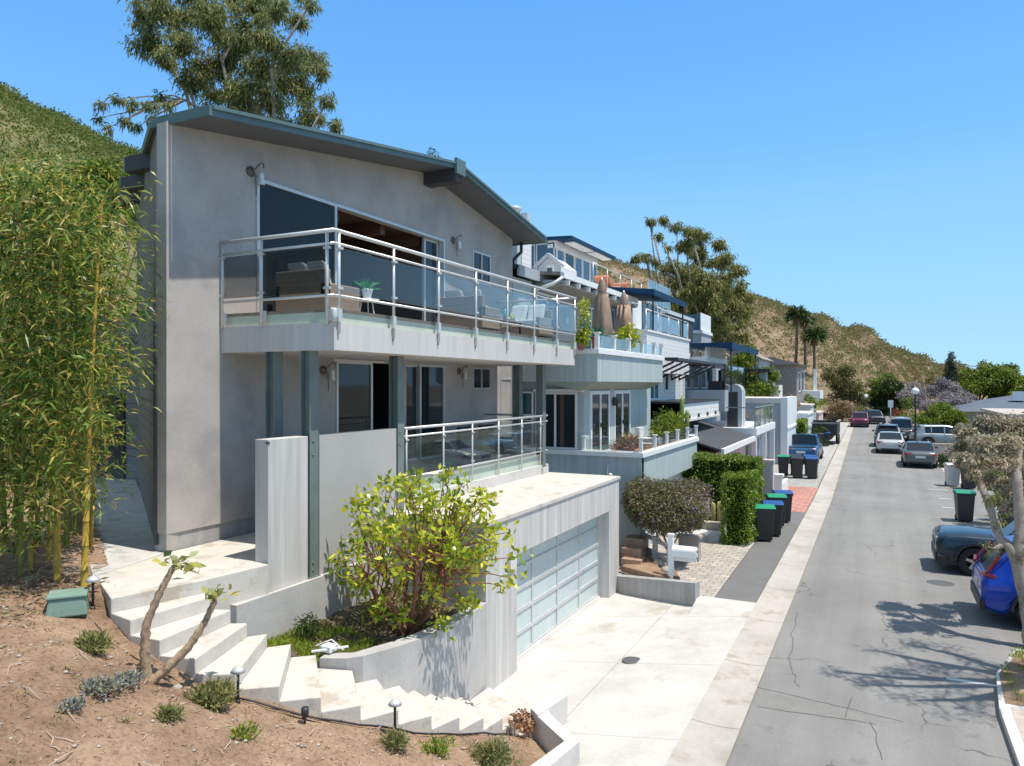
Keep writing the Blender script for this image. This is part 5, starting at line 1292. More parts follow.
for tp in tips:
    m_ = min(mains, key=lambda q: (q[2]-tp).length); s0 = m_[2] if random.random() < .6 else m_[1].lerp(m_[2], random.uniform(.3,.9))
    j = lambda: Vector((random.uniform(-1,1),random.uniform(-1,1),random.uniform(-1,1)))*.07
    b.tube([s0, s0.lerp(tp,.35)+j(), s0.lerp(tp,.7)+j(), tp], [.016,.012,.009,.005], 5, cap=False)
b.build('stems', M['red_bark'], ab)
PP, DD = [], []
for tp in tips:
    k = random.randint(14,23); d = unit(rng.normal(size=(k,3))+np.array([0,0,.5])); PP.append(np.array(tp)+d*.03+rng.normal(size=(k,3))*.06); DD.append(d)
leaf_mesh('foliage', np.concatenate(PP), np.concatenate(DD), .14, .062, L_['arbutus'], ab, droop=.15)
# grass and moss in the planter
def scatter_on(poly, n, zf):
    xs_ = [p[0] for p in poly]; ys_ = [p[1] for p in poly]; out = []
    while len(out) < n:
        x, y = random.uniform(min(xs_),max(xs_)), random.uniform(min(ys_),max(ys_))
        if in_poly(x, y, poly): out.append((x, y, zf(x, y)))
    return np.array(out)
pz = lambda x, y: 1.47 + .12*max(0,(-6.9-x)) + .10*max(0,8.1-y)
pp = scatter_on([(-7.88,7.5),(-7.0,7.7),(-6.55,8.25),(-6.7,8.9),(-7.3,9.1),(-7.88,8.7)], 4200, pz)
pp = pp[[i for i in range(len(pp)) if noise.noise(Vector((pp[i][0]*3,pp[i][1]*3,1))) > -.18]]
leaf_mesh('planter_grass', pp, np.stack([rng.normal(size=len(pp))*.6,rng.normal(size=len(pp))*.6,np.ones(len(pp))],1), .085, .018, L_['grass'], kind='stuff')
pp = scatter_on([(-7.88,8.2),(-6.6,8.2),(-6.25,9.2),(-6.2,11),(-7.88,11)], 4200, pz)
leaf_mesh('planter_ground_cover', pp, np.stack([rng.normal(size=len(pp)),rng.normal(size=len(pp)),np.ones(len(pp))*.6],1), .06, .03, leafmat('dry_cover',[(.10,.09,.03),(.22,.21,.08),(.30,.22,.12),(.16,.11,.06)],.2), kind='stuff')
crown('low_fern', [((-7.55,8.45,1.75),(.2,.18,.14))], 900, .08, .025, L_['deep'], org=(-7.55,8.45,1.6), label='small dark green fern against the stained planter wall', cat='plant')
b = MB().box(-6.95,-6.78,8.02,8.18,1.60,1.68).bar((-7.0,7.9,1.63),(-6.62,8.22,1.66),.04,.02).tube([(-7.1,8.1,1.63),(-6.9,8.2,1.72),(-6.65,8.15,1.63)],.01,5)
b.build('garden_tray', M['white'], org=(-6.85,8.1,1.6), label='broken white plastic tray lying on the grass at the curved wall end', cat='tray')

# two stemmed foreground shrub ---------------------------
pb = Vector((-7.04,5.38,0)); pb.z = dirt_z(pb.x,pb.y)-.05
pl_ = empty('bare_stemmed_shrub', pb, 'bare two stemmed shrub with leaf tufts at its tips on the dirt slope', 'shrub')
def pxat(u, v, D): return at(u, v, D=D)
s1 = [pb, pxat(145,655,7.95), pxat(146,625,7.95), pxat(160,592,8.0), pxat(174,566,8.05)]
s2 = [pb+Vector((.03,0,.02)), pxat(163,672,8.0), pxat(188,648,8.1), pxat(205,622,8.2), pxat(215,600,8.25)]
def knobby(pts, r0, r1):
    out = []; n = 26
    P_ = []
    for i in range(n+1):
        t_ = i/n*(len(pts)-1); k = min(len(pts)-2, int(t_)); P_.append(Vector(pts[k]).lerp(Vector(pts[k+1]), t_-k))
    Q = [P_[0]] + [(P_[i-1]+P_[i]*2+P_[i+1])/4 for i in range(1,n)] + [P_[-1]]
    return MB().tube(Q, [(r0+(r1-r0)*i/n)*(.92+.22*(i%2)+random.uniform(-.06,.1)) for i in range(n+1)], 9)
knobby(s1, .058, .028).build('stem', M['plum_bark'], pl_); knobby(s2, .052, .03).build('stem', M['plum_bark'], pl_)
def tuft(name, c, n, L, W, parent, upz=.25, spread=1):
    a = rng.uniform(0,6.28,n); D = np.stack([np.cos(a),np.sin(a),rng.uniform(-.25,upz+.5,n)],1); P = np.array(c)+rng.normal(size=(n,3))*np.array([.05,.05,.03])*spread
    return leaf_mesh(name, P, D, L, W, L_['plum'], parent, droop=.2)
tuft('leaves', s1[-1]+Vector((0,0,.05)), 20, .17, .075, pl_, .7); tuft('leaves', s1[-1]+Vector((.12,.06,-.04)), 14, .15, .07, pl_, .5); tuft('leaves', s2[-1]+Vector((0,0,.04)), 24, .16, .075, pl_, .7)
# weeds on the slope
def weed(u, v, r, label, mat='dryweed', n=650, L=.07, W=.022, flat=.7, gz=None, cat='plant', name='weed'):
    p = at(u, v, Z=gz); p.z = dirt_z(p.x, p.y)
    blobs = [((p.x+random.uniform(-r,r)*.45, p.y+random.uniform(-r,r)*.45, p.z+r*.35*random.uniform(.6,1.3)), (r*.55,r*.55,r*.5*flat)) for _ in range(7)]
    return crown(name, blobs, n, L, W, L_[mat], org=p, droop=-.1, down=-.4, label=label, cat=cat)
weed(92,664,.24,'low grey green weed on the dirt left of the two stemmed shrub','dryweed',950,gz=2.3)
weed(208,722,.30,'rounded grey green bush on the dirt below the second stem','dryweed',900,gz=1.7)
weed(497,756,.34,'bushy grey green weed by the foot of the stairs','dryweed',700,gz=.75)
weed(395,752,.22,'yellowing weed below the middle path light','dryweed',500,gz=1.1)
weed(437,748,.22,'pale yellow green weed left of the bushy one at the foot of the stairs','grass',330,gz=1.0)
weed(170,752,.12,'tiny green seedling at the bottom of the slope','dryweed',900,gz=1.8)
weed(245,757,.16,'small yellow weed at the bottom centre of the slope','grass',300,gz=1.6)
weed(100,740,.22,'flat silvery yellow ground cover left of the tiny seedling','silver',900,L=.05,flat=.35,gz=1.9)
weed(127,716,.20,'silvery grey ground cover just below the trunk base','silver',900,L=.05,flat=.35,gz=2.0)
weed(70,757,.15,'flat silvery tuft at the lower left edge of the slope','silver',700,L=.05,flat=.35,gz=2.0)
weed(521,724,.15,'heap of brown dead leaves beside the last stair','dryweed',10,gz=.55) if 0 else None
crown('dead_leaf_heap', [((-4.6,9.62,.50),(.16,.14,.09)),((-4.5,9.5,.46),(.12,.1,.08))], 1500, .07, .035, leafmat('dead_leaf',[(.30,.15,.08),(.42,.25,.15),(.22,.11,.07)],.1), org=(-4.6,9.6,.4), label='heap of brown dead leaves beside the last stair', cat='leaf heap')
# seedlings and dry tufts strewn over the slope
PP, DD = [], []
for _ in range(95):
    while True:
        x, y = random.uniform(-9.2,-4.2), random.uniform(3.2,9.2)
        if in_poly(x, y, near+[(-3,10),(-3,2),(-12,2),(-12,6.4)]) and x < wall_x(y)-.1 and noise.noise(Vector((x*.8,y*.8,2))) > -.1: break
    k = random.randint(8,45); r = random.uniform(.02,.10); z = dirt_z(x,y)
    q = np.array([x,y,z]) + rng.normal(size=(k,3))*np.array([r,r,r*.3]); PP.append(q); DD.append(rng.normal(size=(k,3))*.7+np.array([0,0,.5]))
leaf_mesh('seedlings', np.concatenate(PP), np.concatenate(DD), .05, .012, leafmat('seedling',[(.16,.19,.06),(.34,.30,.13),(.40,.28,.17),(.22,.15,.09)],.2), kind='stuff')
# twigs, chips and stones over the slope
n = 3800; pts = []
while len(pts) < n:
    x, y = random.uniform(-10.5,-4.0), random.uniform(3.0,9.6)
    if in_poly(x, y, near+[(-3,10),(-3,2),(-12,2),(-12,6.4)]) and x < wall_x(y)-.05 and (y < 6.0 or x > -8.4): pts.append((x,y,dirt_z(x,y)+.004))
pp = np.array(pts)
leaf_mesh('ground_debris', pp, np.stack([rng.normal(size=n),rng.normal(size=n),rng.uniform(-.05,.25,n)],1), rng.uniform(.02,.065,(n,1)), .014, leafmat('debris',[(.42,.32,.24),(.16,.10,.07),(.50,.42,.34),(.24,.15,.10)],.05), kind='stuff')
b = MB()
for i in range(330):
    x, y, z = pts[random.randrange(n)]; s_ = random.uniform(.008,.03)
    b.lathe((x,y,z), [(0,-s_*.3),(s_,0),(s_*.8,s_*.5),(0,s_*.75)], 5)
b.build('pebbles', M['rock'], kind='stuff')
b = MB()
for i in range(70):
    x, y, z = pts[random.randrange(n)]; a = random.uniform(0,6.28); l_ = random.uniform(.08,.3)
    b.tube([(x,y,z+.01),(x+l_*.5*math.cos(a),y+l_*.5*math.sin(a),z+.03),(x+l_*math.cos(a+.3),y+l_*math.sin(a+.3),dirt_z(x+l_*math.cos(a+.3),y+l_*math.sin(a+.3))+.01)],[.006,.006,.003],4)
b.build('fallen_twigs', plain('pale_twig',(.45,.36,.28),.9), kind='stuff')
for (u,v,s_,lb) in ((135,693,.07,'pale pinkish rock at the base of the two stemmed shrub'),(177,687,.06,'whitish stone right of the shrub base')):
    p = at(u,v,Z=2.0); p.z = dirt_z(p.x,p.y)
    b = MB(); b.lathe(p,[(0,-s_*.3),(s_,-.01),(s_*.9,s_*.4),(s_*.4,s_*.7),(0,s_*.75)],7); b.build('rock',M['rock'],org=p,label=lb,cat='rock')
# irrigation hose along the string of the stairs
hp = []
for i in range(4, 13):
    x, y = near[i]; x2, y2 = near[i+1]
    for f in (0,.5):
        xx, yy = x+(x2-x)*f+.07-.0*i, y+(y2-y)*f-.12; hp.append((xx,yy,dirt_z(xx,yy)+.02+random.uniform(0,.02)))
MB().tube(hp,.012,6).build('irrigation_hose',M['black'],org=hp[0],label='thin black irrigation hose lying along the foot of the curved stairs',cat='hose')
# path lights
for (u,v,zz,h,lb) in ((93,604,2.6,.40,'black mushroom path light beside the green utility box'),(238,688,1.9,.40,'black mushroom path light below the wide upper stairs'),(395,733,1.15,.42,'black mushroom path light beside the lower flight of stairs')):
    p = at(u,v,Z=zz); p.z = dirt_z(p.x,p.y)-.02
    if lb.startswith('black mushroom path light beside the lower'): p.x += .0
    t = empty('path_light',p,lb,'garden light','mushroom path lights along the stairs')
    MB().lathe(p,[(.016,0),(.016,h-.02)],10).lathe(p,[(.03,0),(.02,.06)],8).build('stake',M['black'],t)
    MB().lathe(p+Vector((0,0,h)),[(.085,-.03),(.06,.01),(.02,.035),(0,.04)],16).build('shade',M['metal'],t)
p = at(305,716,Z=1.55); p.z = dirt_z(p.x,p.y)
t = empty('garden_spotlight',p,'small black garden spotlight lying at the foot of the stairs','garden light')
MB().lathe(p,[(.012,0),(.012,.1)],6).build('spike',M['black'],t); MB().lathe(p+Vector((0,0,.13)),[(.035,-.05),(.045,.0),(.04,.06),(.0,.06)],12).build('lamp_head',M['black'],t)
# utility box
p = at(68,607,Z=2.62); p.z = dirt_z(p.x,p.y)-.03
t = empty('utility_box',p,'pale green tapered utility box on the dirt in front of the bamboo','utility box')
def taper(b, c, w0, d0, w1, d1, z0, z1, rot=0):
    cs, sn = math.cos(rot), math.sin(rot); vv = []
    for w_, d_, z in ((w0,d0,z0),(w1,d1,z1)):
        for i, j in ((-1,-1),(1,-1),(1,1),(-1,1)):
            x, y = i*w_/2, j*d_/2; vv.append((c[0]+x*cs-y*sn, c[1]+x*sn+y*cs, c[2]+z))
    return b.add(vv, [(3,2,1,0),(4,5,6,7),(0,1,5,4),(1,2,6,5),(2,3,7,6),(3,0,4,7)])
taper(MB(),p,.44,.36,.38,.31,0,.22,.9).build('body',M['utility'],t,bevel=.02)
taper(MB(),p,.43,.35,.42,.34,.22,.26,.9).build('lid',M['utility'],t,bevel=.012)

# ================================================================ NEIGHBOUR'S FRONT GARDEN
def mailbox():
    p = at(671,577,Z=.6); t = empty('mailbox',p,'white wooden mailbox post with a white box on its arm','mailbox')
    MB().box(p.x-.06,p.x+.06,p.y-.06,p.y+.06,.4,1.62).box(p.x-.075,p.x+.075,p.y-.075,p.y+.075,1.62,1.66).build('post',M['white'],t)
    MB().box(p.x+.06,p.x+.62,p.y-.03,p.y+.03,1.02,1.09).build('arm',M['white'],t)
    b = MB(); pf = [(-.12,1.1),(.12,1.1),(.12,1.26)]+[(.12*math.cos(a),1.26+.11*math.sin(a)) for a in np.linspace(.3,2.84,6)]+[(-.12,1.26)]
    b.extr([(p.y+q[0],q[1]+.02) for q in pf],p.x+.05,p.x+.62,'X'); mb = b.build('box',M['white'],t)
    MB().box(p.x+.62,p.x+.635,p.y-.10,p.y+.10,1.15,1.34).build('door',M['cream'],mb); MB().box(p.x+.635,p.x+.65,p.y-.02,p.y+.02,1.26,1.3).build('latch',M['black'],mb)
mailbox()
# raised garden bed with timber steps and white rail
MB().prism([(-5.95,18.4),(-4.9,17.75),(-4.35,18.0),(-4.75,18.9),(-5.9,20.2)],.3,[.62,.66,.6,.62,.8]).build('garden_bed',M['dirt'],kind='structure')
for k,(x,y,z,lb) in enumerate(((-5.75,18.75,.62,'lowest terracotta garden step by the garage pier'),(-5.85,19.1,.82,'middle terracotta garden step by the garage pier'),(-5.9,19.5,1.02,'top terracotta garden step by the garage pier'))):
    MB().box(x-.28,x+.25,y-.2,y+.3,.4,z+.15).build('garden_step',mottled('step_clay',(.42,.27,.19),.15,4) if k==0 else bpy.data.materials['step_clay'],org=(x,y,z),label=lb,cat='step',group='terracotta garden steps')
t = empty('rail_fence',(-5.2,19.3,.6),'low weathered white rail fence under the purple flowering bush','fence')
for (x,y) in ((-5.85,19.9),(-5.3,19.2),(-4.75,18.55)): MB().box(x-.06,x+.06,y-.06,y+.06,.5,1.3).build('post',M['grey_concrete'],t)
for z in (.85,1.2): MB().bar((-5.9,19.95,z),(-4.7,18.5,z),.05,.10).build('rail',M['grey_concrete'],t)
for (x,y,r,lb) in ((-5.1,18.9,.2,'grey boulder beneath the white rail fence'),(-4.75,18.35,.17,'smaller grey boulder behind the mailbox post'),(-5.45,19.35,.16,'grey boulder beside the terracotta steps')):
    b = MB(); b.lathe((x,y,.6),[(0,-.1),(r,0),(r*1.05,r*.4),(r*.7,r*.8),(0,r*.95)],8); b.build('boulder',M['rock'],org=(x,y,.6),label=lb,cat='boulder')
MB().box(-4.95,-4.4,20.3,20.6,.4,1.1).box(-5.0,-4.35,20.25,20.65,1.1,1.16).build('stone_cabinet',M['gatewall'],org=(-4.6,20.4,.45),label='stone faced cabinet standing on the pavers behind the purple bush',cat='cabinet')
pbn = [((-5.6,19.6,2.15),(.6,.6,.5)),((-5.05,19.9,2.35),(.8,.8,.45)),((-5.4,20.1,2.2),(.85,.75,.5)),((-4.75,19.5,2.1),(.75,.7,.48)),((-5.9,20.0,2.35),(.5,.6,.5)),((-4.65,20.0,2.0),(.55,.6,.45)),((-5.1,19.2,2.0),(.7,.5,.42)),((-4.8,20.4,2.35),(.7,.6,.45))]
pbn = [((c_[0],c_[1],c_[2]-.13),(r_[0],r_[1],r_[2]*1.1)) for c_, r_ in pbn]
t = empty('purple_bush',(-5.0,19.7,.6),'wide rounded bush with purple flowers and twisting stems behind the mailbox','bush')
crown('foliage',pbn,1500,.07,.035,L_['purple'],t,lump=.12,shell=.35)
crown('flowers',[((x_+.12,y_,z_+.12),(a_*.95,b_*.95,c_*.8)) for (x_,y_,z_),(a_,b_,c_) in (pbn[2],pbn[3],pbn[5],pbn[7])],95,.06,.035,leafmat('purple_flower',[(.40,.26,.42),(.52,.38,.52),(.30,.20,.28)],.3),t,lump=.12,shell=.2)
limbs('stems',(-5.0,19.6,.6),[c for c,_ in pbn],M['bark'],t,.05,.015,.2,6,.12)
# hedges: clipped boxes of leaves
def hedge(name, x0, x1, y0, y1, z0, z1, label, n, L=.06, mat='hedge', bulge=.06):
    N = n; P = np.empty((N,3)); D = np.empty((N,3)); r = rng.uniform(size=N); 
    P[:,0] = rng.uniform(x0,x1,N); P[:,1] = rng.uniform(y0,y1,N); P[:,2] = rng.uniform(z0,z1,N)
    f = rng.integers(0,5,N); dep = np.abs(rng.normal(0,.05,N))
    nr = np.array([(1,0,0),(-1,0,0),(0,1,0),(0,-1,0),(0,0,1)],float)
    for k,(ax,val,sg) in enumerate(((0,x1,1),(0,x0,-1),(1,y1,1),(1,y0,-1),(2,z1,1))):
        m_ = f==k; P[m_,ax] = val - sg*dep[m_]
    # round the corners and make the faces uneven
    c = np.array([(x0+x1)/2,(y0+y1)/2,(z0+z1)/2]); q = (P-c)/np.array([(x1-x0)/2,(y1-y0)/2,(z1-z0)/2])
    rad = np.maximum(1e-6,np.linalg.norm(q[:,:2],axis=1)); k_ = np.where(rad>1.18,1.18/rad,1); P[:,:2] = c[:2]+(P[:,:2]-c[:2])*k_[:,None]
    P += .05*np.sin(P[:,[1,2,0]]*5.3+1)+.035*np.sin(P[:,[2,0,1]]*11)
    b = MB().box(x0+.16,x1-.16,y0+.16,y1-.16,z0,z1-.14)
    t = empty(name,((x0+x1)/2,(y0+y1)/2,z0),label,'hedge'); b.build('dark_core',plain('hedge_core',(.015,.03,.008),1,spec=0) if 'hedge_core' not in bpy.data.materials else bpy.data.materials['hedge_core'],t)  # near-black solid box behind the leaf shell
    leaf_mesh('foliage',P,nr[f]*.5+rng.normal(size=(N,3))*.6,L,L*.55,L_[mat],t,droop=.1)
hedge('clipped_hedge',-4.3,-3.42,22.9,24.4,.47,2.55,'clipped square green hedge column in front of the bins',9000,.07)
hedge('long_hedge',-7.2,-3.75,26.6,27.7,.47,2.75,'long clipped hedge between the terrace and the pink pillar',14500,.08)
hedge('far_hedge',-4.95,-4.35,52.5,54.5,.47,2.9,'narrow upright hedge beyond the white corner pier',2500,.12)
crown('climber',[((-6.9,27.9,2.3),(.6,.5,1.4)),((-6.6,27.6,3.2),(.35,.3,.6))],130,.11,.05,L_['green'],org=(-6.9,27.8,.5),label='yellow green climber below the corner of the boarded terrace',cat='climber')
t = empty('potted_cactus',(-4.9,24.9,.5),'pale yellow columnar cactus group in front of the long hedge','cactus')
for k in range(7):
    x, y = -5.2+.11*k+random.uniform(-.03,.03), 24.9+random.uniform(-.1,.1); h = random.uniform(.75,1.15)
    MB().tube([(x,y,.5),(x,y,.5+h),(x,y,.55+h)],[.045,.045,.015],7).build('column',plain('cactus_tan',(.45,.36,.16),.7) if 'cactus_tan' not in bpy.data.materials else bpy.data.materials['cactus_tan'],t)
MB().box(-6.2,-4.6,24.3,24.6,.4,.85).build('garden_edging',M['gatewall'],org=(-5.4,24.4,.45),label='low stone edging in front of the pale cactus group',cat='edging')
MB().box(-6.6,-4.4,23.2,24.25,.4,.62).build('stone_step',M['walkway'],org=(-5.5,23.7,.45),label='broad flat stone step leading in from the pavers',cat='step')
# ================================================================ BINS
def make_bin(lid='plastic_green', body='plastic_black', dims=(.56,.66,1.02)):
    w_, d_, h = dims
    t = empty('wheeled_bin'); ORG[t.name] = Vector((0,0,0))
    b = MB(); taper(b,(0,0,0),w_*.80,d_*.74,w_,d_,.05,h); b.build('body',M[body],t,bevel=.02)
    MB().box(-w_/2-.02,w_/2+.02,-d_/2-.02,d_/2+.02,h-.05,h+.0).build('rim',M[body],t)
    b = MB(); b.extr([(-d_/2-.04,h+.005),(d_/2+.03,h+.005),(d_/2+.03,h+.035),(d_*.2,h+.085),(-d_*.3,h+.075),(-d_/2-.04,h+.03)],-w_/2-.03,w_/2+.03,'X')
    b.build('lid',M[lid],t,bevel=.012)
    MB().tube([(-w_/2+.05,d_/2+.06,h-.02),(w_/2-.05,d_/2+.06,h-.02)],.016,6).build('handle',M[body],t)
    for s_ in (-1,1): MB().lathe((s_*(w_/2-.07),d_*.36,.1),[(0,-.03),(.1,-.03),(.1,.03),(0,.03)],12,'X').build('wheel',M['rubber'],t)
    MB().box(-.12,.12,-d_*.46,-d_*.455,h*.78,h*.86).build('emblem',M['plastic_white'],t)
    return t
BIN = {}
for key, lid, body in (('green','plastic_green','plastic_black'),('blue','plastic_blue','plastic_black'),('black','plastic_black','plastic_black'),('white','plastic_white','plastic_white')):
    BIN[key] = [make_bin(lid, body), 0]
def place_bin(key, x, y, z, rz, label, group):
    src, n = BIN[key]
    if n == 0: o = src; BIN[key][1] = 1; o.location = (x,y,z); o.rotation_euler = (0,0,rz)
    else: o = copy_thing(src, None, (x,y,z), rz)
    o['label'] = label; o['category'] = 'bin'; o['group'] = group
    if 'group' in o and not group: del o['group']
    return o
G1, G2, G3 = 'bins behind the hedge column', 'bins in the row up the street', 'bins on the right side'
place_bin('green',-3.2,24.05,Z1,.25,'black bin with green lid nearest, right beside the clipped hedge column',G1)
place_bin('blue',-3.05,24.95,Z1,.2,'black bin with blue lid directly behind the nearest green lidded bin',G1)
place_bin('green',-3.15,26.6,Z1,.3,'green lidded bin further back behind the hedge column',G1)
place_bin('blue',-3.05,27.6,Z1,.3,'blue lidded bin furthest back behind the hedge column',G1)
place_bin('green',-4.55,41.6,Z1,.1,'green lidded bin at the left end of the row up the street',G2)
place_bin('black',-3.78,40.9,Z1,.05,'all black bin in the middle of the front row up the street',G2)
place_bin('blue',-3.08,41.0,Z1,.0,'blue lidded bin at the right front of the row up the street',G2)
place_bin('black',-4.0,42.2,Z1,.1,'all black bin behind the middle of the row, left one',G2)
place_bin('blue',-3.3,42.3,Z1,.1,'blue lidded bin at the back right of the row up the street',G2)
place_bin('black',-4.15,61.8,Z1,.2,'dark bin with black lid beside the open trailer',G2)
place_bin('blue',-3.75,63.6,Z1,.1,'blue lidded bin tucked against the open trailer',G2)
place_bin('green',2.72,30.75,RZ,.1,'green lidded black bin on the right, nearest the dark teal car',G3)
place_bin('white',3.15,41.2,RZ,.2,'white bin on the right edge of the road behind the pale leaved tree',G3)
place_bin('black',3.75,40.4,RZ,.2,'black bin next to the white bin under the pale leaved tree',G3)
# traffic cones
def cone(x, y, label):
    t = empty('traffic_cone',(x,y,Z1),label,'traffic cone','orange cones by the blue pickup')
    MB().lathe((x,y,Z1),[(.14,.03),(.11,.3),(.07,.55),(.035,.72),(0,.73)],12).build('cone',M['cone'],t)
    MB().lathe((x,y,Z1),[(.103,.34),(.085,.46)],12).build('stripe',M['white'],t)
    MB().box(x-.18,x+.18,y-.18,y+.18,Z1,Z1+.03).build('base',M['cone'],t)
cone(-3.55,52.3,'orange traffic cone nearest, beside the blue pickup'); cone(-3.5,53.6,'orange traffic cone behind the nearest one'); cone(-3.75,53.0,'orange traffic cone on the side of the pickup')

# ================================================================ VEHICLES (front towards +x, built at the origin)
def paint(name, col, metal=.3):
    m = plain(name, col, .35, metal, .4, .6, var=0); return m
def interp(tab, x):
    for (a, *va), (b_, *vb) in zip(tab, tab[1:]):
        if a >= x >= b_ or a <= x <= b_:
            t_ = (x-a)/(b_-a) if b_ != a else 0; t_ = t_*t_*(3-2*t_)*.5+t_*.5; return [p+(q-p)*t_ for p, q in zip(va, vb)]
    return list(tab[-1][1:])
def loft(b, secs, mats=None, cap=True):
    n = len(secs[0]); base = len(b.v)
    for s_ in secs: b.v += [tuple(p) for p in s_]
    for i in range(len(secs)-1):
        for j in range(n-1):
            b.f.append((base+i*n+j, base+i*n+j+1, base+(i+1)*n+j+1, base+(i+1)*n+j)); b.m.append(mats(i,j) if mats else 0); b.sm.append(True)
    if cap:
        b.f.append(tuple(base+j for j in range(n))[::-1]); b.m.append(0); b.sm.append(False)
        b.f.append(tuple(base+(len(secs)-1)*n+j for j in range(n))); b.m.append(0); b.sm.append(False)
def make_car(name, col, L, W, H, kind='sedan', metal=.3, tail='wide'):
    t = empty(name); h = L/2; w = W/2
    P = paint(name+'_paint', col, metal)
    suv = kind != 'sedan'
    belt = .98 if not suv else 1.06; hood = .78 if not suv else .98; deck = .98 if not suv else 1.06
    if kind == 'pickup': deck = 1.05
    r = .335 if not suv else .37; xf, xr = h-.86, -h+.95
    # x, bottom, shoulder, half width, crown
    tab = [(h,.38,.55 if not suv else .70,w*.72,.02),(h-.06,.30,hood-.10,w*.84,.03),(h-.25,.24,hood-.02,w*.95,.05),(h-.7,.20,hood+.03,w*.99,.06),(h*.42,.20,belt-.06,w,.06),
           (h*.2,.20,belt-.01,w,.03),(-h*.3,.20,belt+.01,w,.02),(-h+.75,.22,belt+.02,w*.99,.02),(-h+.28,.27,deck,w*.96,.02),(-h+.08,.33,deck-.06,w*(.88 if not suv else .945),.01),(-h,.40,deck-.22,w*(.78 if not suv else .88),.0)]
    if suv: tab[0:3] = [(h,.36,.80,w*.80,.02),(h-.05,.28,.90,w*.90,.03),(h-.2,.24,hood,w*.97,.05)]
    xs_ = sorted(set([q[0] for q in tab] + list(np.linspace(-h,h,34))), reverse=True)
    secs = []
    for x in xs_:
        zb, zs, hw, cr = interp(tab, x)
        sec = [(0,zb),(hw*.86,zb),(hw*.965,zb+.10),(hw*1.0,zb+(zs-zb)*.45),(hw*.995,zb+(zs-zb)*.72),(hw*.955,zs-.045),(hw*.90,zs),(hw*.5,zs+cr*.8),(0,zs+cr)]
        # cut the wheel arches into the lower skin
        for xw in (xf, xr):
            dx = abs(x-xw)
            if dx < r*1.13:
                za = r + math.sqrt((r*1.13)**2-dx*dx)
                sec = [(p if p[1] >= za or k < 1 else (p[0] if k > 1 else p[0]*.8, max(p[1], za))) for k, p in enumerate(sec)]
        ring = [(x,p[0],p[1]) for p in sec] + [(x,-p[0],p[1]) for p in sec[::-1][1:]]
        secs.append(ring)
    b = MB(); loft(b, secs); bd = b.build('body', P, t)
    # greenhouse
    zb = belt-.03
    if kind == 'sedan': cab = [(h*.33,zb,.90),(h*.06,H-.05,.74),(-h*.12,H,.72),(-h*.42,H-.03,.72),(-h*.80,zb+.02,.82)]
    elif kind == 'suv': cab = [(h*.36,zb,.90),(h*.12,H-.07,.78),(-h*.08,H,.76),(-h*.68,H-.03,.74),(-h*.80,H-.12,.74),(-h*.955,zb+.02,.86)]
    elif kind == 'pickup': cab = [(h*.36,zb,.90),(h*.14,H-.05,.76),(0,H,.75),(-h*.22,H-.02,.75),(-h*.28,zb,.86)]
    cs_ = []
    for (x, zt, f) in cab:
        hb = w*.93; ht = w*f
        zt_ = max(zt, zb+.02)
        cs_.append([(x,hb if zt_ > zb+.1 else w*.9,zb-.02),(x,ht+.02*w,zt_-.07 if zt_ > zb+.1 else zb),(x,ht*.94,zt_),(x,0,zt_+.025),(x,-ht*.94,zt_),(x,-ht-.02*w,zt_-.07 if zt_ > zb+.1 else zb),(x,-hb if zt_ > zb+.1 else -w*.9,zb-.02)])
    n_ = len(cs_)
    def mt(i, j):
        if j in (0, 5): return 0 if kind == 'suv' and i >= n_-3 else 1
        if i == 0 or i == n_-2: return 1 if 1 < j < 4 or True else 0
        return 0
    b = MB(); loft(b, cs_, mt, cap=True)
    for k in range(len(b.sm)): b.sm[k] = False
    b.build('cabin', [P, M['car_glass']], t)
    # pillars
    for s_ in (-1,1):
        for i in (0, n_-2):
            a, c = Vector(cs_[i][1 if s_ > 0 else 5]), Vector(cs_[i+1][1 if s_ > 0 else 5])
            MB().bar(a, c, .06 if i == 0 else .10, .05).build('pillar', P, t)
        for xm in ((-h*.12,) if kind != 'pickup' else ()) + ((-h*.5,) if suv and kind == 'suv' else ()):
            MB().bar((xm, s_*w*.935, zb), (xm+.02, s_*w*.765, H-.06), .08, .03, up=(0,1,0)).build('pillar', P, t)
    # trim, bumpers, grille
    b = MB(); b.box(h-.1,h+.005,-w*.62,w*.62,.30,.44).box(-h-.005,-h+.12,-w*.66,w*.66,.30,.42)
    b.build('lower_trim', M['trim'], t, bevel=.02)
    if suv and kind == 'suv':
        b = MB()
        for s_ in (-1,1): b.box(xr+.42,xf-.42,s_*w*.97,s_*w*1.005,.2,.34)
        b.build('sill_cladding', M['trim'], t)
        for s_ in (-1,1):
            for xw in (xf, xr):
                b = MB(); k_ = 14; vv = []; fs = []
                for i in range(k_+1):
                    a = math.pi*i/k_
                    for rr in (r*1.10, r*1.27): vv += [(xw+rr*math.cos(a), s_*w*.985, r+rr*math.sin(a)), (xw+rr*math.cos(a), s_*w*1.012, r+rr*math.sin(a))]
                for i in range(k_):
                    o_ = 4*i
                    fs += [(o_+1,o_+3,o_+7,o_+5),(o_,o_+1,o_+5,o_+4),(o_+3,o_+2,o_+6,o_+7)]
                b.add(vv, fs); b.build('arch_cladding', M['trim'], t)
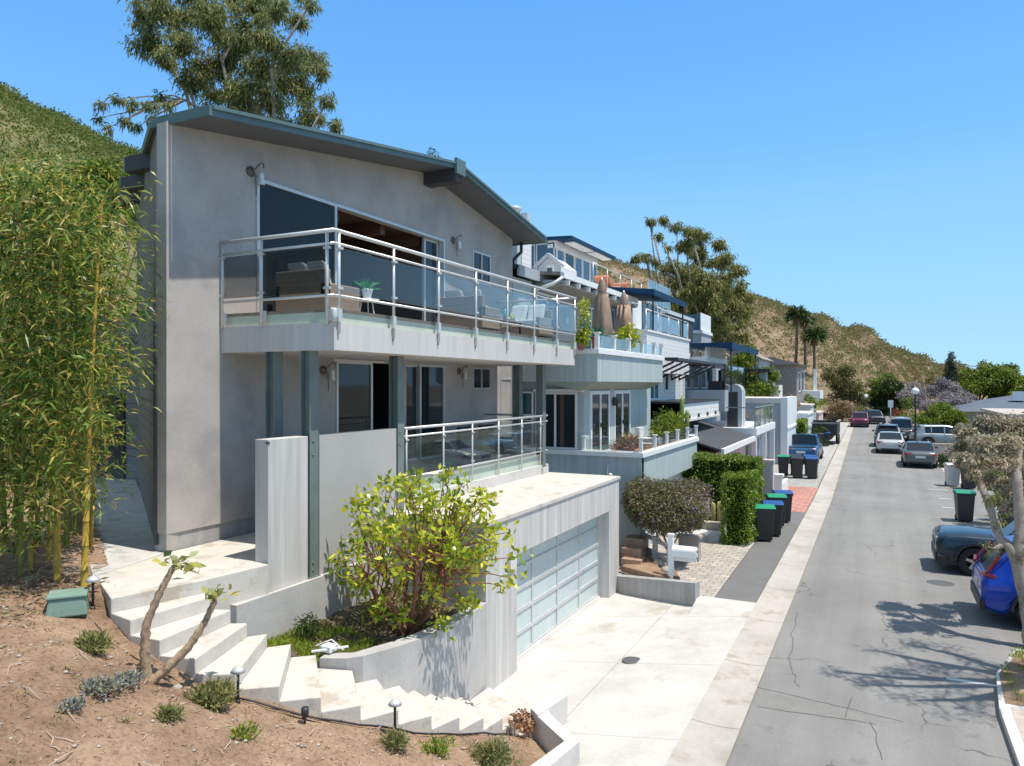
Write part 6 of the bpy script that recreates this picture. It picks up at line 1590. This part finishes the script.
    if suv:
        b = MB(); b.obox((h-.03,0,.40),(.05,0,0),(0,w*.84,0),(0,0,.13)); b.obox((h-.06,0,.66),(.05,0,0),(0,w*.55,0),(0,0,.13)); b.build('front_cladding', M['trim'], t, bevel=.02)
        for s_ in (-1,1): MB().obox((h-.30,s_*w*.93,.36),(.28,.06*s_,0),(0,.02,0),(0,0,.12)).build('corner_cladding', M['trim'], t, bevel=.015)
        MB().obox((-h+.02,0,.42),(.05,0,0),(0,w*.9,0),(0,0,.12)).build('rear_cladding', M['trim'], t, bevel=.02)
    b = MB(); gz = .50 if not suv else .62
    b.box(h-.04,h+.012,-w*.42,w*.42,gz,gz+.16); b.build('grille', M['trim'], t, bevel=.01)
    for s_ in (-1,1):
        b = MB(); b.obox((h-.16,s_*w*.66,hood-.13),(.13,-.09*s_,0),(.0,.0,.055),(.02,.10*s_*0+.0,0) if 0 else (.03,.12*s_,0)); b.build('headlight', M['lens'], t, bevel=.02)
        if tail == 'tall':
            b = MB(); b.bar((-h*.86,s_*w*.80,belt+.36),(-h+.10,s_*w*.89,belt+.02),.055,.05).bar((-h+.08,s_*w*.89,belt-.01),(-h+.02,s_*w*.62,belt-.05),.05,.06).bar((-h+.06,s_*w*.90,belt-.01),(-h+.24,s_*w*.975,belt-.05),.03,.07)
            b.build('taillight', M['red_lens'], t, bevel=.006)
        else:
            b = MB(); b.obox((-h+.10,s_*w*.70,deck-.17),(.08,.05*s_,0),(-.02,.15*s_,0),(0,0,.07)); b.build('taillight', M['red_lens'], t, bevel=.02)
        MB().obox((h*.30,s_*(w+.08),belt+.07),(.05,0,0),(0,.09,0),(0,0,.065)).build('mirror', P if not suv else M['trim'], t, bevel=.02)
        MB().box(-h*.10,-h*.02,s_*w*.985,s_*w*1.01,belt-.12,belt-.095).box(-h*.5,-h*.42,s_*w*.985,s_*w*1.01,belt-.12,belt-.095).build('door_handle', P, t)
        for x in (h*.2, -h*.12, -h*.52): MB().box(x-.004,x+.004,s_*w*.99,s_*w*1.002,.34,belt-.05).build('door_seam', M['trim'], t)
        for xw in (xf, xr):
            wl = MB(); y = s_*(w-.11)
            wl.lathe((xw,y,r),[(r*.60,-.11),(r*.93,-.11),(r,-.07),(r,.07),(r*.93,.11),(r*.60,.11)],22,'Y',cap=False); tw_ = wl.build('wheel',M['rubber'],t)
            rm = MB(); yo = s_*.085; rm.lathe((xw,y,r),[(0,yo*.55),(r*.58,yo*.45),(r*.62,yo*1.05)],22,'Y') if 0 else None
            rm.lathe((xw,y,r),[(r*.62,s_*.105),(r*.56,s_*.10),(r*.55,s_*.02),(0,s_*.02)],22,'Y',cap=False)
            sp = MB()
            for k in range(5):
                a = k*math.tau/5+.3; sp.bar((xw+.04*math.cos(a),y+s_*.085,r+.04*math.sin(a)),(xw+r*.57*math.cos(a),y+s_*.095,r+r*.57*math.sin(a)),.07,.03,up=(0,1,0))
            sp.lathe((xw,y,r),[(.06,s_*.07),(.055,s_*.105),(0,s_*.11)],12,'Y')
            rm.build('rim',M['trim'],tw_); sp.build('spokes',M['chrome'],tw_)
    # rear plate and window wiper, badge bar
    MB().box(-h-.012,-h+.05,-.26,.26,deck-.37,deck-.24).build('number_plate',M['plastic_white'],t)
    if kind == 'suv':
        MB().obox((-h*.80,0,H-.06),(.14,0,-.02),(0,w*.66,0),(0,0,.018)).build('spoiler',P,t,bevel=.01)
        for s_ in (-1,1): MB().bar((h*.05,s_*w*.66,H+.03),(-h*.6,s_*w*.62,H+.035),.03,.03).build('roof_rail',M['trim'],t)
    if kind == 'pickup':
        MB().box(-h+.08,-h*.32,-w*.86,w*.86,deck-.05,deck+.012).build('bed',M['trim'],t)
    return t
def place_car(t, x, y, z, heading, label, cat='car', group='parked cars'):
    t.location = (x,y,z); t.rotation_euler = (0,0,heading); tag(t,label,cat,group)
PI = math.pi
place_car(make_car('suv_car',(.010,.030,.055),4.7,1.86,1.66,'suv'),1.32+2.35,22.85,RZ,PI,'dark teal grey car parked nose towards the road, farther of the two at right')
place_car(make_car('suv_car',(.006,.05,.42),4.65,1.86,1.66,'suv',.35,'tall'),1.84+2.33,18.4,RZ,0,'bright blue car showing its red tail light beside the tree trunk')
place_car(make_car('sedan_car',(.115,.135,.13),4.7,1.80,1.44,'sedan',.6),2.15,51.2,RZ,PI/2,'grey green sedan parked alone, nearest on the road side')
place_car(make_car('sedan_car',(.50,.50,.49),4.8,1.86,1.46,'sedan',.3),.72,60.6,RZ,PI/2,'white sedan parked in front of the dark car further up')
place_car(make_car('suv_car',(.05,.06,.085),4.7,1.9,1.72,'suv'),.62,66.6,RZ,PI/2,'dark blue car directly beyond the white sedan')
place_car(make_car('pickup_truck',(.13,.14,.15),5.6,1.98,1.85,'pickup'),1.75,74.5,RZ,PI/2,'grey pickup parked beyond the dark blue car','pickup truck')
place_car(make_car('suv_car',(.45,.46,.47),4.7,1.88,1.7,'suv'),1.9,82.5,RZ,PI/2,'pale silver car furthest up the row')
place_car(make_car('suv_car',(.25,.28,.28),4.8,1.9,1.7,'suv'),4.7,67.5,RZ,.18,'pale grey green car parked sideways behind the tan block wall')
place_car(make_car('suv_car',(.20,.012,.06),4.7,1.88,1.7,'suv'),-2.0,95.5,RZ,-PI/2,'magenta red car at the far end of the street')
place_car(make_car('suv_car',(.035,.04,.05),4.6,1.88,1.7,'suv'),-.6,103.5,RZ,-PI/2+.2,'small dark car just behind the magenta red one')
place_car(make_car('pickup_truck',(.02,.10,.22),5.2,1.9,1.7,'pickup'),-4.25,50.6,Z1,PI/2,'blue pickup seen from behind beside the orange cones','pickup truck')
place_car(make_car('sedan_car',(.30,.42,.55),4.6,1.82,1.5,'sedan'),6.8,47.5,RZ,PI,'light blue car half hidden behind the pale leaved tree')
place_car(make_car('sedan_car',(.55,.56,.56),4.6,1.82,1.5,'sedan'),7.4,39.0,RZ,PI,'white car almost hidden in the pinkish foliage')
# open black trailer
t = empty('dump_trailer',(-3.9,66,Z1),'black open dump trailer parked beyond the bins','trailer')
MB().box(-5.4,-3.0,64.6,69.5,1.25,1.32).box(-5.4,-5.3,64.6,69.5,1.3,2.25).box(-3.1,-3.0,64.6,69.5,1.3,2.25).box(-5.3,-3.1,69.4,69.5,1.3,2.25).box(-5.3,-3.1,64.6,64.7,1.3,2.15).build('box',M['black'],t)
MB().box(-5.5,-2.9,64.5,64.62,2.17,2.3).box(-5.5,-5.25,64.5,69.5,2.26,2.36).box(-3.1,-2.9,64.5,69.5,2.26,2.36).build('rim',M['shingle'],t)
MB().box(-5.0,-3.4,64.0,69.0,.95,1.2).build('chassis',M['black'],t)
for y in (66.2,67.3):
    for x in (-5.35,-3.05): MB().lathe((x,y,.85),[(.2,-.12),(.4,-.12),(.4,.12),(.2,.12)],16,'X').build('wheel',M['rubber'],t)
# ================================================================ STREET FURNITURE
def lamp(x, y, z0, h, label):
    t = empty('street_lamp',(x,y,z0),label,'street lamp','globe lamps along the street')
    MB().lathe((x,y,z0),[(.17,0),(.17,.08),(.13,.12),(.12,.7),(.085,.8),(.07,1.2),(.062,h-.45),(.09,h-.42),(.06,h-.36),(.06,h-.22),(.13,h-.16),(.13,h-.1)],14).build('post',M['black'],t)
    MB().lathe((x,y,z0+h-.1),[(.12,0),(.22,.1),(.27,.24),(.24,.38),(.13,.47),(.05,.50)],16).build('globe',M['frost'],t)
    MB().lathe((x,y,z0+h+.4),[(.07,0),(.05,.05),(.015,.1),(0,.14)],10).build('finial',M['metal'],t)
lamp(2.45,63.4,RZ,4.25,'black street lamp with white globe standing by the parked cars')
lamp(-1.6,112.5,RZ,3.15,'distant black street lamp with white globe behind the magenta car')
t = empty('no_parking_sign',(1.3,104,RZ),'small white street sign on a pole in front of the red flowers','sign')
MB().tube([(1.3,104,RZ),(1.3,104,2.7)],.05,6).build('pole',M['metal'],t); MB().box(1.0,1.6,103.93,103.97,2.5,3.4).build('panel',M['white'],t)

# ================================================================ TREES
def tree(name, blobs, label, cat, base, leaf, dens, L, W, bark='bark', r0=.25, sub=0, droop=.3, fork=.35, group=None, lump=.25, shell=.45, down=0, ends=None, r1=.02, jit=.1):
    mx_ = sum((Vector(tuple(c)) for c, _ in blobs), Vector())/len(blobs)
    if not ends: base = Vector((mx_.x, mx_.y, min(base[2], mx_.z-.3)))
    t = empty(name, base, label, cat, group)
    crown('crown', blobs, dens, L, W, L_[leaf], t, droop=droop, sub=sub, lump=lump, shell=shell, down=down)
    limbs('trunk', base, ends or [c for c, _ in blobs], M[bark], t, r0, r1, fork, 7, jit)
    return t
def pxblobs(lst, D, jd=0, k=1.0, flat=.8):
    out = []
    for (u, v, r) in lst:
        D_ = D + random.uniform(-jd, jd); c = at(u, v, D=D_); rr = r*D_/FOC*k; out.append((c, (rr, rr, rr*flat)))
    return out
# big eucalyptus behind the house
eb = pxblobs([(140,18,20),(172,14,26),(150,42,22),(180,44,24),(215,22,28),(205,66,24),(228,60,28),(250,28,26),(258,66,26),(240,92,24),(215,95,16),(268,98,26),(292,60,22),(300,88,24),(318,72,15),
   (312,112,18),(285,125,22),(255,122,20),(328,100,10),(335,124,10),(300,22,16),(280,6,20),(232,-10,24),(190,-8,24),(310,4,10),(150,-6,18),(235,40,26),(205,12,24),(275,40,24),(195,80,20),(280,80,24),(305,55,20),(245,110,22),(300,128,16),(165,60,16),(265,10,24),(255,0,20),(225,118,16),(303,-6,10)], 40, 3.2, .92)
eb += pxblobs([(102,104,7),(118,99,8),(132,104,9),(148,104,9),(162,97,9),(170,106,7),(126,120,8),(108,128,6),(137,127,6),(98,118,5),(150,118,6)], 37, .8, .9)
gz = at(232,300,D=41); gz.z = 9.5
t = empty('eucalyptus_tree', gz, 'tall eucalyptus with ragged grey olive crown rising behind the grey house', 'tree')
crown('crown', eb, 34, .30, .075, L_['euc'], t, droop=.5, sub=9, lump=.5, shell=.85, down=.3)
limbs('trunk', gz, [c for c, _ in eb[:39:3]], M['pale_bark'], t, .42, .04, .32, 8, .10)
b = MB(); a0 = at(185,100,D=38.5)
for c, _ in eb[39:]: 
    m_ = a0.lerp(c, .55)+Vector((0,0,random.uniform(-.2,.3))); b.tube([a0, m_, c], [.06,.04,.015], 5)
b.tube([at(215,120,D=39.5), at(198,108,D=39), a0], [.12,.09,.06], 6)
b.build('side_limb', M['pale_bark'], t)
tree('treetop', pxblobs([(432,152,6),(437,158,5)], 48, .3), 'tip of a dark tree just above the roof line of the grey house', 'tree', Vector(tuple(at(432,200,D=48))), 'deep', 60, .16, .06, r0=.06)
# bright tree behind the bamboo
tb = pxblobs([(88,178,24),(110,172,20),(125,182,16),(70,190,20),(120,198,18),(95,196,20)], 24, 1.0)
tree('bright_tree', tb, 'bright yellow green rounded tree behind the top of the bamboo', 'tree', Vector((-19.5,14.0,3.2)), 'green', 170, .16, .08, r0=.12, sub=5)
# right eucalyptus group
rb_ = pxblobs([(650,222,6),(664,221,6),(676,226,6),(659,236,5),(668,247,5),(634,258,6),(646,256,6),(656,263,6),(666,268,6),(690,230,9),(703,236,10),(718,244,9),(686,246,10),(700,252,13),
   (716,262,13),(728,258,8),(738,270,9),(690,268,13),(706,280,16),(724,280,14),(742,286,8),(748,298,8),(732,300,15),(712,302,16),(692,292,13),(678,284,10),(676,300,11),(696,316,14),(716,322,16),(736,318,13),(746,312,7),
   (682,322,11),(668,312,9),(660,296,8),(720,290,16),(705,296,15),(735,308,14),(690,305,14),(675,268,10),(710,328,15),(660,326,9),(704,336,14),(726,338,13),(742,334,8),(740,350,10),(722,354,12),(700,350,10),(650,312,7),(645,330,8),(735,365,9)], 84, 5, 1.0)
gz = at(705,420,D=84); gz.z = 3.0
t = empty('eucalyptus_tree', gz, 'broad pale limbed eucalyptus above the navy awnings on the right', 'tree')
crown('crown', rb_, 24, .38, .13, L_['euc2'], t, droop=.5, sub=6, lump=.35, shell=.55, down=.4)
limbs('trunk', gz, [c for c, _ in rb_[::3]], M['pale_bark'], t, .6, .06, .35, 8, .08)
limbs('second_trunk', gz+Vector((-5,4,1)), [c for c, _ in rb_[:12:2]], M['pale_bark'], t, .4, .06, .5, 8, .06)
# round yellow green tree in the gap
tree('round_tree', pxblobs([(752,372,14),(744,360,10),(764,380,13),(738,378,12),(756,392,14),(770,392,9),(742,394,12),(730,366,8),(772,376,5),(748,350,6)], 58, 1.5, 1.05), 'round glossy yellow green tree between the dark glass terrace and the far houses', 'tree', Vector((-12.5,58,1.0)), 'green', 70, .26, .13, r0=.2, sub=5)
# palms
def palm(u, vtop, vbase, D, label, r=1.7):
    top = at(u, vtop, D=D); base = Vector((top.x+random.uniform(-.5,.5), top.y, at(u,vbase,D=D).z-2))
    t = empty('palm_tree', base, label, 'palm', 'palms on the hillside')
    MB().tube([base, base.lerp(top,.5)+Vector((.15,0,0)), top], [.30,.24,.2], 8).build('trunk', M['bark'], t)
    n = 300; a = rng.uniform(0,6.28,n); e = rng.uniform(-.35,1.2,n); D_ = np.stack([np.cos(a)*np.cos(e),np.sin(a)*np.cos(e),np.sin(e)],1)
    P = np.array(top)+D_*.3
    PP = np.concatenate([P, P+D_*r*.45]); DD_ = np.concatenate([D_, D_+rng.normal(size=D_.shape)*.25])
    leaf_mesh('fronds', PP, DD_, r*.85, .20, L_['deep'], t, droop=.35)
    n = 150; a = rng.uniform(0,6.28,n); D2 = np.stack([np.cos(a)*.3,np.sin(a)*.3,-np.ones(n)],1)
    leaf_mesh('dead_fronds', np.array(top)+np.stack([np.cos(a)*.3,np.sin(a)*.3,rng.uniform(-.8,.2,n)],1), D2, 1.0, .16, L_['brown'], t)
palm(797,316,372,128,'left of the three tall fan palms on the hillside'); palm(804,320,372,132,'middle of the three tall fan palms, close behind the left one',1.5); palm(814,337,385,126,'right and lowest of the three tall fan palms',1.7)
# dark tree, red shrub, conifer, jacaranda, far trees
tree('dark_tree', pxblobs([(884,392,14),(876,402,12),(892,402,13),(880,412,12),(898,414,9),(888,384,9),(872,414,9),(902,404,8),(895,388,7)], 118, 3), 'dark dense tree with a yellow green top at the end of the street', 'tree', Vector((.5,118,.4)), 'deep', 30, .42, .2, 'bark', .15, sub=5)
tree('yellow_top', pxblobs([(880,384,9),(890,380,7),(872,392,6),(898,390,6)], 119, 2), 'yellow green flowering tree crown above the dark tree at the street end', 'tree', Vector((.8,121,.4)), 'green', 28, .34, .18, 'bark', .08, sub=4)
tree('bougainvillea', pxblobs([(896,413,5),(902,412,4),(893,417,4)], 106, .6), 'red flowering shrub beside the small white sign', 'shrub', Vector((1.8,106,.4)), 'red', 26, .2, .12, r0=.05)
tree('round_shrub', pxblobs([(932,416,10),(942,413,11),(954,416,10),(924,420,7),(946,422,10),(935,424,8),(962,422,6),(918,418,5)], 84, 2), 'bright yellow green rounded shrub beyond the street lamp', 'shrub', Vector((8.5,86,.4)), 'green', 70, .26, .13, r0=.12, sub=4)
tree('low_shrub', pxblobs([(930,438,5),(938,440,5),(946,439,5),(924,440,3)], 60, .8), 'low olive shrub in front of the sideways parked car', 'shrub', Vector((4.6,61,.4)), 'dryweed', 50, .14, .06, r0=.04)
tree('street_end_shrub', pxblobs([(905,420,8),(912,412,8),(908,404,7),(900,424,5)], 100, 2), 'olive green shrub between the dark tree and the street lamp', 'shrub', Vector((4.4,101,.4)), 'green', 14, .28, .14, r0=.1, sub=3)
cn = []
for k in range(11):
    f = k/10; v = 353+44*f; r = 1.5+9*f**.8; cn += [(951+random.uniform(-1,1)*r*.5, v, r*.62+1.2), (951-r*.5, v+2, r*.45+1), (951+r*.4, v+1, r*.4+1)]
tree('conifer', pxblobs(cn, 150, 1.2, 1.0), 'tall dark conifer standing above the jacaranda', 'tree', Vector(tuple(at(950,404,D=150))), 'pine', 22, .45, .14, r0=.4, ends=[at(950,352,D=150)], fork=.5)
tree('jacaranda', pxblobs([(912,388,9),(922,396,11),(934,390,9),(944,384,8),(948,396,11),(960,400,11),(970,406,8),(926,406,9),(938,406,10),(915,402,8),(905,396,8),(955,388,7),(964,394,6),(972,398,5)], 104, 4), 'jacaranda with hazy purple flowers in front of the conifer', 'tree', Vector((13.5,107,.4)), 'jaca', 26, .30, .15, 'bark', .3, sub=6, shell=.6)
k = 0
for (lst, D, lb, lf) in (([(968,378,12),(980,372,12),(992,376,13),(975,388,12),(990,390,12),(962,388,9)],150,'large bright green tree right of the conifer','green'),
     ([(1004,378,13),(1000,392,12),(1012,372,0.1+9),(1010,390,12)],146,'large green tree at the right above the blue roof','green'),
     ([(1020,384,14),(1032,380,14),(1028,396,14),(1018,398,10)],138,'rounded green tree at the right edge of the picture','green'),
     ([(938,386,7),(930,382,5),(944,378,4)],165,'small olive tree at the foot of the hill left of the conifer','olive')):
    tree('broad_tree', pxblobs(lst, D, 4, 1.05), lb, 'tree', Vector(tuple(at(lst[0][0],412,D=D))), lf, 17, .55, .28, r0=.4, sub=6, group='trees beyond the houses on the right')
# bushes at the foot of the hill by the road end
for (lst, D, lb, lf) in (([(845,372,10),(838,384,11),(850,386,10),(830,376,8),(842,396,9)],112,'large olive shrub mass at the foot of the hill behind the brown house','olive'),
     ([(836,408,9),(846,404,8),(840,418,8),(850,414,8),(832,418,6),(856,420,6)],98,'dry reddish brown bush beside the end of the gutter','brown'),
     ([(862,398,8),(858,410,8),(866,412,7),(852,396,7)],112,'grey olive bush behind the distant street lamp','olive'),
     ([(814,432,6),(820,430,5),(818,440,6),(812,440,5)],58,'dusty green shrub beside the blue pickup','deep'),
     ([(808,398,5),(815,402,5),(822,400,4),(812,408,4)],66,'bright green banana like plants on the terrace','green'),
     ([(782,402,5),(790,400,5),(797,402,4)],62,'orange flowering shrub on the terrace above the rendered block','succ'),
     ([(795,414,4),(801,416,4),(807,415,3)],60,'crimson bougainvillea spilling over the white terrace wall','red'),
     ([(700,352,0.1+7),(712,350,6),(722,353,6)],50,'pinkish dry grasses on the balcony above the second awning','pink'),
     ([(741,417,3),(746,415,2.5)],42,'small potted flower bush on the glass railed deck','succ'),
     ([(862,426,4),(870,424,5),(878,426,4)],108,'low green bush at the end of the road','green')):
    c0_ = pxblobs(lst, D, .03*D*.3); q = c0_[0][0]
    tree('hillside_shrub' if D > 90 else 'terrace_shrub', c0_, lb, 'shrub', Vector((q.x,q.y,q.z-lst[0][2]*D/FOC*1.2)), lf, 1600/D/D*80**.5*5 if 0 else max(22, 170000/D/D), .0036*D, .0019*D, r0=.04, sub=3)
# pale pinkish leaved tree in the right foreground
def trunk_path(pts, rad, name, mat, parent, n=10):
    P_ = []; R_ = []
    m_ = 22
    for i in range(m_+1):
        t_ = i/m_*(len(pts)-1); k = min(len(pts)-2, int(t_)); f = t_-k
        P_.append(Vector(pts[k]).lerp(Vector(pts[k+1]), f)); R_.append((rad[k]+(rad[k+1]-rad[k])*f)*(1+.10*math.sin(i*1.9)))
    Q = [P_[0]] + [(P_[i-1]+P_[i]*2+P_[i+1])/4 for i in range(1,m_)] + [P_[-1]]
    return MB().tube(Q, R_, n).build(name, mat, parent)
tb_ = at(1034,660,D=13.6); tb_.z = RZ+.1
t = empty('paperbark_tree', tb_, 'pale barked tree leaning over the blue car with dense pinkish grey leaves', 'tree')
fk = at(1012,548,D=13.9)
trunk_path([tb_, at(1029,612,D=13.7), at(1019,568,D=13.8), at(1021,520,D=13.9), at(1016,478,D=14.0), at(1020,445,D=14.2)], [.18,.135,.115,.10,.085,.045], 'trunk', M['pale_bark'], t, 12)
trunk_path([at(1022,580,D=13.8), fk, at(1000,540,D=14.1), at(992,512,D=14.4), at(982,488,D=14.8), at(976,462,D=15.2)], [.11,.10,.085,.075,.06,.03], 'limb', M['pale_bark'], t)
trunk_path([at(1004,545,D=14.0), at(994,549,D=14.0), at(984,546,D=14.1)], [.06,.035,.01], 'stub', M['pale_bark'], t)
pk = pxblobs([(960,432,12),(975,428,14),(992,424,13),(1010,424,13),(1026,426,14),(968,446,13),(985,442,15),(1003,444,15),(1020,446,14),(962,462,9),(978,462,12),(998,462,14),(1015,466,14),(1030,462,14),(1006,484,11),(1022,488,12),(972,474,7),(990,478,8),(1012,506,8),(1024,512,8)], 14.9, .9, 1.0)
crown('crown', pk, 560, .085, .036, L_['pink'], t, droop=.3, sub=6, lump=.35, shell=.6)
crown('hanging_sprays', pxblobs([(986,544,4),(994,550,3),(990,500,5),(1000,522,4)], 14.0, .1), 420, .08, .03, L_['dryweed'], t, droop=.3, down=.5)
# shrubs below the pale tree, on the right edge of the road
tree('roadside_shrub', pxblobs([(1000,478,16),(985,486,10),(1015,500,16),(1020,478,14),(1008,520,10),(995,500,9)], 26, 1.5), 'dusky green roadside shrub behind the green lidded bin', 'shrub', Vector((5.0,29.5,.45)), 'euc', 220, .13, .05, r0=.08, sub=4)
tree('roadside_shrub', pxblobs([(948,478,6),(942,470,6),(950,466,7),(944,460,6),(955,470,6)], 44, 1), 'dark green roadside shrub left of the white bin', 'shrub', Vector((4.2,47.5,.45)), 'deep', 110, .18, .08, r0=.06, sub=3)
# tall street tree standing just right of the view; its branches shade the road
sb = Vector((4.6,14.6,RZ+.1))
t = empty('street_tree', sb, 'tall spreading street tree at the right whose branches shade the road', 'tree')
ends = []
for (gx, gy) in ((-.7,13.6),(-.2,13.2),(.2,14.0),(.5,12.9),(.9,14.6),(1.3,13.3),(1.6,14.9),(2.0,12.9),(-.1,15.0),(.6,15.6),(2.4,14.0),(3,13.2)):
    h = random.uniform(8.6,10.6); ends.append(Vector((gx + (h-RZ)*math.cos(R(SUN_EL))/math.sin(R(SUN_EL)), gy, h)))
b = MB(); f0 = sb+Vector((-.3,0,3.4))
b.tube([sb, sb+Vector((-.1,0,1.6)), f0], [.26,.22,.2], 10)
b2 = []
for e in ends:
    d = e-f0; p1 = f0+d*.35+Vector((0,0,.5)); p2 = f0+d*.7+Vector((0,random.uniform(-.2,.2),.3)); b.tube([f0,p1,p2,e],[.13,.10,.07,.03],6); b2 += [(p2,e)]
    for _ in range(5):
        s0 = p2.lerp(e, random.random()*.8); q = s0+Vector((random.uniform(-.3,.5),random.uniform(-.6,.6),random.uniform(-.2,.5))); b.tube([s0,q],[.02,.008],4); b2 += [(q,q)]
b.build('trunk', M['pale_bark'], t)
crown('crown', [(q, .26) for _, q in b2], 70, .10, .035, L_['pink'], t, droop=.3)
# grass on the island verge
pp = scatter_on([(1.85,13.25),(1.8,14.6),(2.2,15.9),(4.5,16.4),(5.5,13.4)], 7000, lambda x,y: RZ+.128)
pp = pp[[i for i in range(len(pp)) if noise.noise(Vector((pp[i][0]*1.6,pp[i][1]*1.6,7))) > -.10]]
leaf_mesh('verge_grass', pp, np.stack([rng.normal(size=len(pp))*.6,rng.normal(size=len(pp))*.6,np.ones(len(pp))],1), .07, .016, L_['grass'], kind='stuff')
